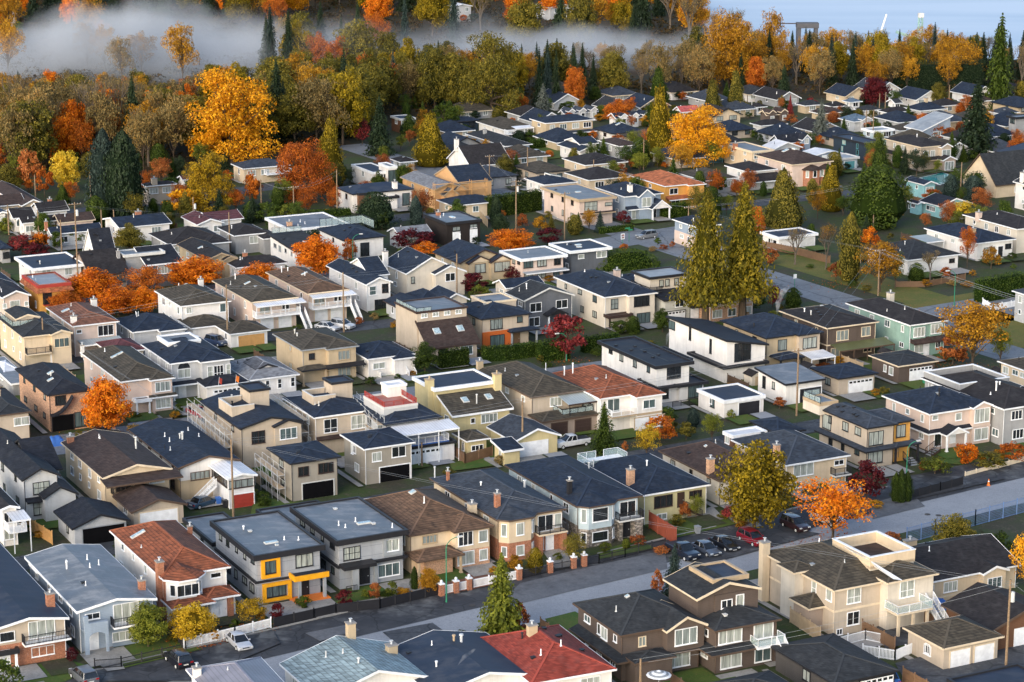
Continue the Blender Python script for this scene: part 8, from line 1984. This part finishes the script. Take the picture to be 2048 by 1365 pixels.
for x, y in YS:
    g = at(x+rs.uniform(-6,6), y+rs.uniform(-2,2)); col = rs.choice(['green','olive','hedge','rust','green','dull','ochre','lime'])
    plant('shrub', col, g, rs.uniform(.8,1.9), rs.uniform(1.2,2.6), 'small %s garden shrub in a yard' % LW[col], 'shrub', 'garden_shrub', 'garden shrubs in the yards')
# more yard planting kept clear of buildings and streets
def clear(g, m=1.0):
    for hx, hy, ca, sa, W, L in FOOT:
        u = (g.x-hx)*ca+(g.y-hy)*sa; v = -(g.x-hx)*sa+(g.y-hy)*ca
        if -m < u < W+m and -m < v < L+m: return False
    for a, n, w0, w1 in BANDS:
        k = (g.x-a.x)*n.x+(g.y-a.y)*n.y
        if w0-.4 < k < w1+.4: return False
    return True
ry = random.Random(41); cnt = 0
nsh = 0
while cnt < 285:
    d = ry.uniform(285, 720)**1.0; X = ry.uniform(-.23,.23)*d; x, y = px(X, d, 0)
    if y > 490 and ry.random() < .8: continue
    if y < 205 or (x < 800 and y < 330): continue
    g = Vector((X, d, 0))
    if not clear(g, 1.2): continue
    cnt += 1
    col = ry.choice(['green','olive','hedge','dkgreen','green','rust','ochre','lime','orred','hedge'])
    if ry.random() < (.95 if y < 480 else 0):
        H = ry.uniform(3.2, 7.5)
        plant(ry.choice(['round','thin','egg','spruce']) if col in ('green','hedge','dkgreen','olive') else 'thin', col, g, H, H*ry.uniform(.6,.95), 'small %s yard tree between the houses' % LW[col], 'tree', 'yard_tree', 'yard trees between the houses')
    else:
        plant('shrub', col, g, ry.uniform(.9,2.3), ry.uniform(1.4,3.4), 'small %s garden shrub in a yard' % LW[col], 'shrub', 'garden_shrub', 'garden shrubs in the yards')
# planting along the walls of the farther houses
rf_ = random.Random(19); cnt = 0
for hx, hy, ca, sa, W, L in FOOT:
    X_, y_ = px(hx, hy, 0)
    if y_ > 500: continue
    for k in range(2 if y_ < 330 else 1):
        if rf_.random() < .65: u, v = rf_.uniform(0, W), -rf_.uniform(.8, 3.2)
        else: u, v = -rf_.uniform(.8, 3.0), rf_.uniform(0, L)
        g = Vector((hx+u*ca-v*sa, hy+u*sa+v*ca, 0))
        if not clear(g, .3): continue
        col = rf_.choice(['green','olive','hedge','dkgreen','dkgreen','rust','ochre','orred','lime'])
        H = rf_.uniform(1.6, 3.4)
        plant(rf_.choice(['shrub','egg','shrub']) , col, g, H, H*rf_.uniform(1.0,1.6), 'small %s garden shrub in a yard' % LW[col], 'shrub', 'garden_shrub', 'garden shrubs in the yards')
# lawns, paths, back fences and sheds round the nearer houses
rl = random.Random(23); yz = .115; nshed = 0
for hx, hy, ca, sa, W, L in list(FOOT):
    X_, y_ = px(hx, hy, 0)
    if y_ < 340 or not -80 < X_ < 2130: continue
    T_ = lambda u, v: (hx+u*ca-v*sa, hy+u*sa+v*ca)
    for u0, v0, u1, v1, mt, nm in ((0,-4.6,W*.55,-.2,rl.choice([grassm,grassm,concp]),'lawn'),(W*.6,-4.6,W*.98,-.2,rl.choice([concp,conc,grassm,soil]),'path'),(-1.15,-.5,-.35,L,concp,'side_path'),(.2,L+.3,W*.9,L+5.5,rl.choice([grassm,grassm,concp]),'lawn')):
        if clear(Vector((*T_((u0+u1)/2,(v0+v1)/2),0)), -.1) and clear(Vector((*T_((u0+u1)/2,v0+.3),0)), -.1) and clear(Vector((*T_((u0+u1)/2,v1-.3),0)), -.3 if nm != 'lawn' else -.1):
            yz += .0012; sheet(nm, [T_(u0,v0),T_(u1,v0),T_(u1,v1),T_(u0,v1)], yz, mt, raw=True)
    if y_ > 470:
        a, b = Vector((*T_(-.9,L+.2),0)), Vector((*T_(-.9,L+6.5),0))
        if clear(a, .1) and clear(b, .1) and clear((a+b)/2, .1):
            q0, q1 = px(a.x,a.y,0), px(b.x,b.y,0)
            fence([q0,q1], 'wood', 1.7, 'weathered wooden back yard fence between two houses', rl.choice(['wood','tan','brown']), 'wooden back yard fences between houses')
        g = Vector((*T_(rl.uniform(1.5,W-1.5), L+rl.uniform(3,5)),0))
        if clear(g, 1.6) and nshed < 8 and 480 < y_ < 880:
            nshed += 1; r = empty('garden_shed', g, YAW); wl = rl.choice(['dwood','taupe','grey','bone'])
            tag(r, 'small %s garden shed with a pitched roof in a back yard' % {'dwood':'dark brown','taupe':'brown grey','grey':'grey','bone':'cream'}[wl], 'shed', 'garden sheds in the back yards')
            b = MB(); b.extr([(-1.0,0),(1.0,0),(1.0,1.9),(0,2.4),(-1.0,1.9)], -1.2, 1.2, 'y'); b.build('wall', WM(wl), r)
            b = MB()
            for sg in (-1,1): b.extr([(sg*1.2,1.8),(sg*1.2,1.88),(0,2.55),(0,2.47)], -1.35, 1.35, 'y')
            b.build('roof', RM('char'), r); b = MB(); b.box(-.4,-1.24,.05,.4,-1.204,1.75); b.build('door', TM('tan'), r)
# woods
def inside(x, y, P):
    r = False; j = len(P)-1
    for i in range(len(P)):
        if (P[i][1] > y) != (P[j][1] > y) and x < (P[j][0]-P[i][0])*(y-P[i][1])/(P[j][1]-P[i][1])+P[i][0]: r = not r
        j = i
    return r
WOOD = [(-40,395),(60,360),(180,350),(330,345),(390,320),(560,305),(700,295),(790,225),(900,222),(1060,214),(1300,202),(1500,194),(1800,188),(2090,188),(2090,126),(1800,120),(1560,114),(1430,92),(1392,40),(1380,-60),(1370,-130),(-60,-130)]
KIND = {'brown':('bare','dull','bare grey brown tree in the woods'),'olive':('round','olive','olive green leafy tree in the woods'),'ochre':('thin','ochre','amber brown leafy tree in the woods'),'orange':('round','orange','bright orange leafy tree in the woods'),'orred':('thin','orred','coral orange leafy tree in the woods'),'gold':('round','gold','golden leafy tree in the woods'),'dark':('spruce','dkgreen','dark green conifer in the woods'),'fir':('fir','bluegreen','blue green fir in the woods'),'dull':('thin','dull','faded brown thin tree in the woods'),'golive':('round','golive','golden olive leafy tree in the woods')}
rw = random.Random(11); placed = []
QUOTA = [(lambda x, y: x < 560 and 185 < y < 235, 50, 4.5), (lambda x, y: x < 560 and y > 172, 150, 4.0), (lambda x, y: 540 <= x < 820 and y > 165, 85, 4.4), (lambda x, y: 800 <= x < 1400 and y > 95, 105, 5.0), (lambda x, y: x >= 1380 and y > 60, 120, 4.2), (lambda x, y: x < 800 and 70 < y <= 172, 16, 10.0), (lambda x, y: x < 760 and -60 < y <= 58, 150, 5.0), (lambda x, y: y <= 75 and x > 700, 110, 6.5)]
CAND = []
for fn, nq, sep in QUOTA:
    got = tries = 0
    while got < nq and tries < 9000:
        tries += 1
        d = rw.uniform(560, 1330); X = rw.uniform(-.235, .235)*d; x, y = px(X, d, 0)
        if not fn(x, y) or not inside(x, y, WOOD): continue
        g = Vector((X, d, 0))
        if any((g.x-q.x)**2+(g.y-q.y)**2 < sep*sep for q in placed): continue
        placed.append(g); CAND.append((g, x, y)); got += 1
for g, x, y in CAND:
    if x < 420 and y > 190: mix = ['brown']*3+['dull']*4+['olive']*2+['ochre','orred','ochre','dull','dark','orange']
    elif x < 420 and y > 60: mix = ['ochre']*4+['dull','orred','golive']
    elif y < 62 and x < 330: mix = ['dark']*5+['fir','orange','golive']
    elif y < 75 and x < 760: mix = ['olive','golive','orange','gold','ochre','ochre','dark','brown','orred']
    elif y < 75: mix = ['ochre','golive','dark','dark','orange','gold','olive','brown','orred']
    elif x < 800: mix = ['dark']*3+['olive']*3+['fir','ochre','golive','orred','dull','olive']
    elif x < 1130: mix = ['olive','dark','fir','fir','golive','ochre','dull']
    elif x < 1420: mix = ['brown']*3+['dull']*3+['fir','ochre','dark','dark','olive']
    else: mix = ['dark']*4+['ochre']*3+['dull']*2+['fir','brown','orred','golive','brown']
    key = rw.choice(mix); kd, col, lab = KIND[key]
    H = {'dark':rw.uniform(15,23),'fir':rw.uniform(16,25),'brown':rw.uniform(15,22),'orange':rw.uniform(11,17),'orred':rw.uniform(11,17)}.get(key, rw.uniform(14,21))
    if x > 1390 and y < 200: H *= .74
    vpm = px(g.x,g.y,0)[1]-px(g.x,g.y,1)[1]
    lim = (158 if x < 400 else 145 if x < 540 else 118 if x < 800 else 96 if x < 1390 else 62) + rw.uniform(-18,18)
    if y > 172 or x > 800 and y > 100:
        hm = (y-lim)/vpm
        if hm < 7: continue
        H = min(H, hm)
    Wd = H*{'dark':.48,'fir':.42,'brown':.7,'olive':.74,'gold':.75}.get(key, .68)*rw.uniform(.85,1.15)
    plant(kd, col, g, H, Wd, lab, 'tree', None, lab.replace('tree in', 'trees in').replace('conifer in', 'conifers in').replace('fir in', 'firs in'))

# understorey that closes the woods floor: nobody could count it
g_ = np.random.default_rng(3); us = []
for _ in range(60000):
    if len(us) >= 2600: break
    d = g_.uniform(560, 1250); X = g_.uniform(-.235, .235)*d; x, y = px(X, d, 0)
    if inside(x, y, WOOD): us.append((X, d, 0))
C3 = np.repeat(np.array(us), 40, 0); D3 = g_.normal(0, 1, C3.shape); D3 /= np.linalg.norm(D3, axis=1)[:,None]; D3[:,2] = np.abs(D3[:,2])
P3 = C3 + D3*np.repeat(g_.uniform(1.2, 3.8, len(us)), 40)[:,None]*np.array([1,1,.9])
me = leaf_mesh('undergrowth', P3, D3, .95, 5, .7, .7); me.materials[0] = m_leaf('undergrowth', [(.02,.022,.01),(.05,.04,.015),(.11,.06,.018),(.05,.06,.02)])
o = link('undergrowth', me); tag(o, 'brown and green undergrowth on the floor of the woods', 'undergrowth', None, 'stuff')
# fallen leaves on lawns and street edges near autumn trees
P = []
for x, y, sx, sy, n in ((215,872,70,12,350),(1665,1090,90,22,500),(388,1286,70,14,250),(180,612,90,10,300),(394,578,60,8,200),(636,552,60,8,200),(1780,640,120,20,500),(1900,735,90,16,350),(1132,722,60,8,120),(1700,570,90,10,250),(503,1256,50,10,150)):
    for _ in range(n):
        v = at(x+g_.normal(0,sx*.5), y+g_.normal(0,sy*.6)); P.append((v.x, v.y, .11))
P = np.array(P); me = leaf_mesh('fallen_leaves', P, np.tile([0,0,1.0],(len(P),1)), .28, 9, .25); me.materials[0] = LM('orred')
o = link('fallen_leaves', me); tag(o, 'fallen orange leaves under the autumn trees', 'leaves', None, 'stuff')

# ================================================================== FOG, SMOKE
def fog(name, label, p0, p1, d0, d1, z1, dens, scale, cat='fog'):
    """bank lying between two picture columns, over a stretch of ground distances"""
    b = MB(); b.box(-1,-1,0,1,1,1); t = NT('fog'); t.t.nodes.remove(t.out); t.out = t.n('ShaderNodeOutputMaterial')
    tc = t.n('ShaderNodeTexCoord'); x, y, z = t.sep(tc.outputs['Object'])
    n1 = t.noise(t.vmul(t.wpos(), (.020,.020,.06)), 1.0, 5, .62); n2 = t.noise(t.vmul(t.wpos(), (.013,.013,0)), 1.0, 4, .6)
    e = t.math('SUBTRACT', 1.0, t.math('POWER', t.math('ABSOLUTE', x), 2.5)); e2 = t.math('SUBTRACT', 1.0, t.math('POWER', t.math('ABSOLUTE', y), 2.0))
    top = t.math('MULTIPLY_ADD', t.math('SUBTRACT', n2, .5), 2.6, .55)
    zf = t.math('MAXIMUM', 0.0, t.math('MINIMUM', 1.0, t.math('MULTIPLY', t.math('SUBTRACT', top, z), 1.7)))
    m = t.math('MULTIPLY', t.math('MULTIPLY', e, e2), zf)
    nn = t.n('ShaderNodeMapRange'); nn.inputs['From Min'].default_value = .30; nn.inputs['From Max'].default_value = .68; t.l(n1, nn.inputs['Value'])
    d = t.math('MULTIPLY', t.math('MULTIPLY', m, nn.outputs[0]), dens)
    v = t.n('ShaderNodeVolumePrincipled'); v.inputs['Color'].default_value = (.86,.92,1.0,1); v.inputs['Anisotropy'].default_value = -.1; t.l(d, v.inputs['Density'])
    t.l(v.outputs[0], t.out.inputs['Volume'])
    o = b.build(name, t.mat); o.location = ((p0+p1)/2, (d0+d1)/2, .1); o.scale = ((p1-p0)/2, (d1-d0)/2, z1)
    tag(o, label, cat, None, 'stuff'); return o
fog('fog_bank', 'pale morning fog lying among the woods', -300, -10, 708, 815, 24, .125, 1)
fog('fog_bank', 'thin fog trailing to the right behind the dark firs', -40, 84, 745, 820, 19, .085, 1)
def smoke(pts, r0, r1, label, dens):
    b = MB(); n = 10; rings = []
    P = [Vector(p) for p in pts]; b.v = []; 
    m = len(P)
    for i, p in enumerate(P):
        r = r0+(r1-r0)*i/(m-1); r *= (.82 if i % 2 else 1.12)
        if i in (0, m-1): r *= .3
        rings += [(p.x+r*math.cos(6.283*j/n), p.y+r*math.sin(6.283*j/n), p.z) for j in range(n)]
    b.add(rings, [(i*n+j, i*n+(j+1)%n, (i+1)*n+(j+1)%n, (i+1)*n+j) for i in range(m-1) for j in range(n)] + [tuple(range(n-1,-1,-1)), tuple(range((m-1)*n, m*n))])
    t = NT('steam'); v = t.n('ShaderNodeVolumePrincipled'); v.inputs['Color'].default_value = (.95,.95,.97,1)
    nz = t.noise(t.wpos(), .9, 4, .6); mr = t.n('ShaderNodeMapRange'); mr.inputs['From Min'].default_value = .35; mr.inputs['From Max'].default_value = .65; mr.inputs['To Max'].default_value = dens; t.l(nz, mr.inputs['Value']); t.l(mr.outputs[0], v.inputs['Density']); t.l(v.outputs[0], t.out.inputs['Volume'])
    o = b.build('steam', t.mat); tag(o, label, 'steam', None, 'stuff')
g0 = at(1553,633,7); smoke([g0+Vector((0,0,0)), g0+Vector((.15,0,1.2)), g0+Vector((.2,0,2.4)), g0+Vector((.7,0,3.6)), g0+Vector((1.2,0,4.6)), g0+Vector((2.0,0,5.2))], .25, .75, 'white steam plume rising from the brown grey hip roof', 1.0)
g0 = at(916,1330,5.6); smoke([g0, g0+Vector((.4,0,.5)), g0+Vector((.8,0,1.0)), g0+Vector((1.3,0,1.4)), g0+Vector((1.8,0,1.8))], .15, .5, 'faint steam from the roof pipe on the navy low house', .5)
g0 = at(1333,690,6.8); smoke([g0, g0+Vector((.1,0,.9)), g0+Vector((.4,0,1.7)), g0+Vector((.8,0,2.5))], .2, .5, 'thin steam behind the white modern house', .7)

# ================================================================== CAMERA, LIGHT
cam = bpy.data.cameras.new('camera'); co = bpy.data.objects.new('camera', cam); COL.objects.link(co)
cam.sensor_width = 36; cam.lens = FPX*36/2048; cam.clip_start = 1; cam.clip_end = 20000
co.location = (0,0,CAMH); co.rotation_euler = (math.pi/2-PITCH, 0, 0); sc.camera = co
SUN_EL = R(20); SUN_ROT = R(208)
w = bpy.data.worlds.new('World'); sc.world = w; w.use_nodes = True; nt = w.node_tree; nt.nodes.clear()
bg = nt.nodes.new('ShaderNodeBackground'); ou = nt.nodes.new('ShaderNodeOutputWorld'); sk = nt.nodes.new('ShaderNodeTexSky')
sk.sky_type = 'NISHITA'; sk.sun_disc = False; sk.sun_elevation = SUN_EL; sk.sun_rotation = SUN_ROT; sk.altitude = 100; sk.air_density = 1.0; sk.dust_density = 2.0; sk.ozone_density = 1.5
bg.inputs['Strength'].default_value = .15
nt.links.new(sk.outputs[0], bg.inputs[0]); nt.links.new(bg.outputs[0], ou.inputs[0])
sd = Vector((math.sin(SUN_ROT)*math.cos(SUN_EL), math.cos(SUN_ROT)*math.cos(SUN_EL), math.sin(SUN_EL)))
sl = bpy.data.lights.new('sun', 'SUN'); so = bpy.data.objects.new('sun', sl); COL.objects.link(so)
sl.energy = 1.45; sl.angle = R(55); sl.color = (1.0,.92,.82); so.rotation_euler = (-sd).to_track_quat('-Z','Y').to_euler(); so.location = (0,0,300)
vs = sc.view_settings; vs.view_transform = 'Standard'; vs.look = 'None'; vs.gamma = 1.0; vs.use_curve_mapping = False; vs.exposure = 0.97
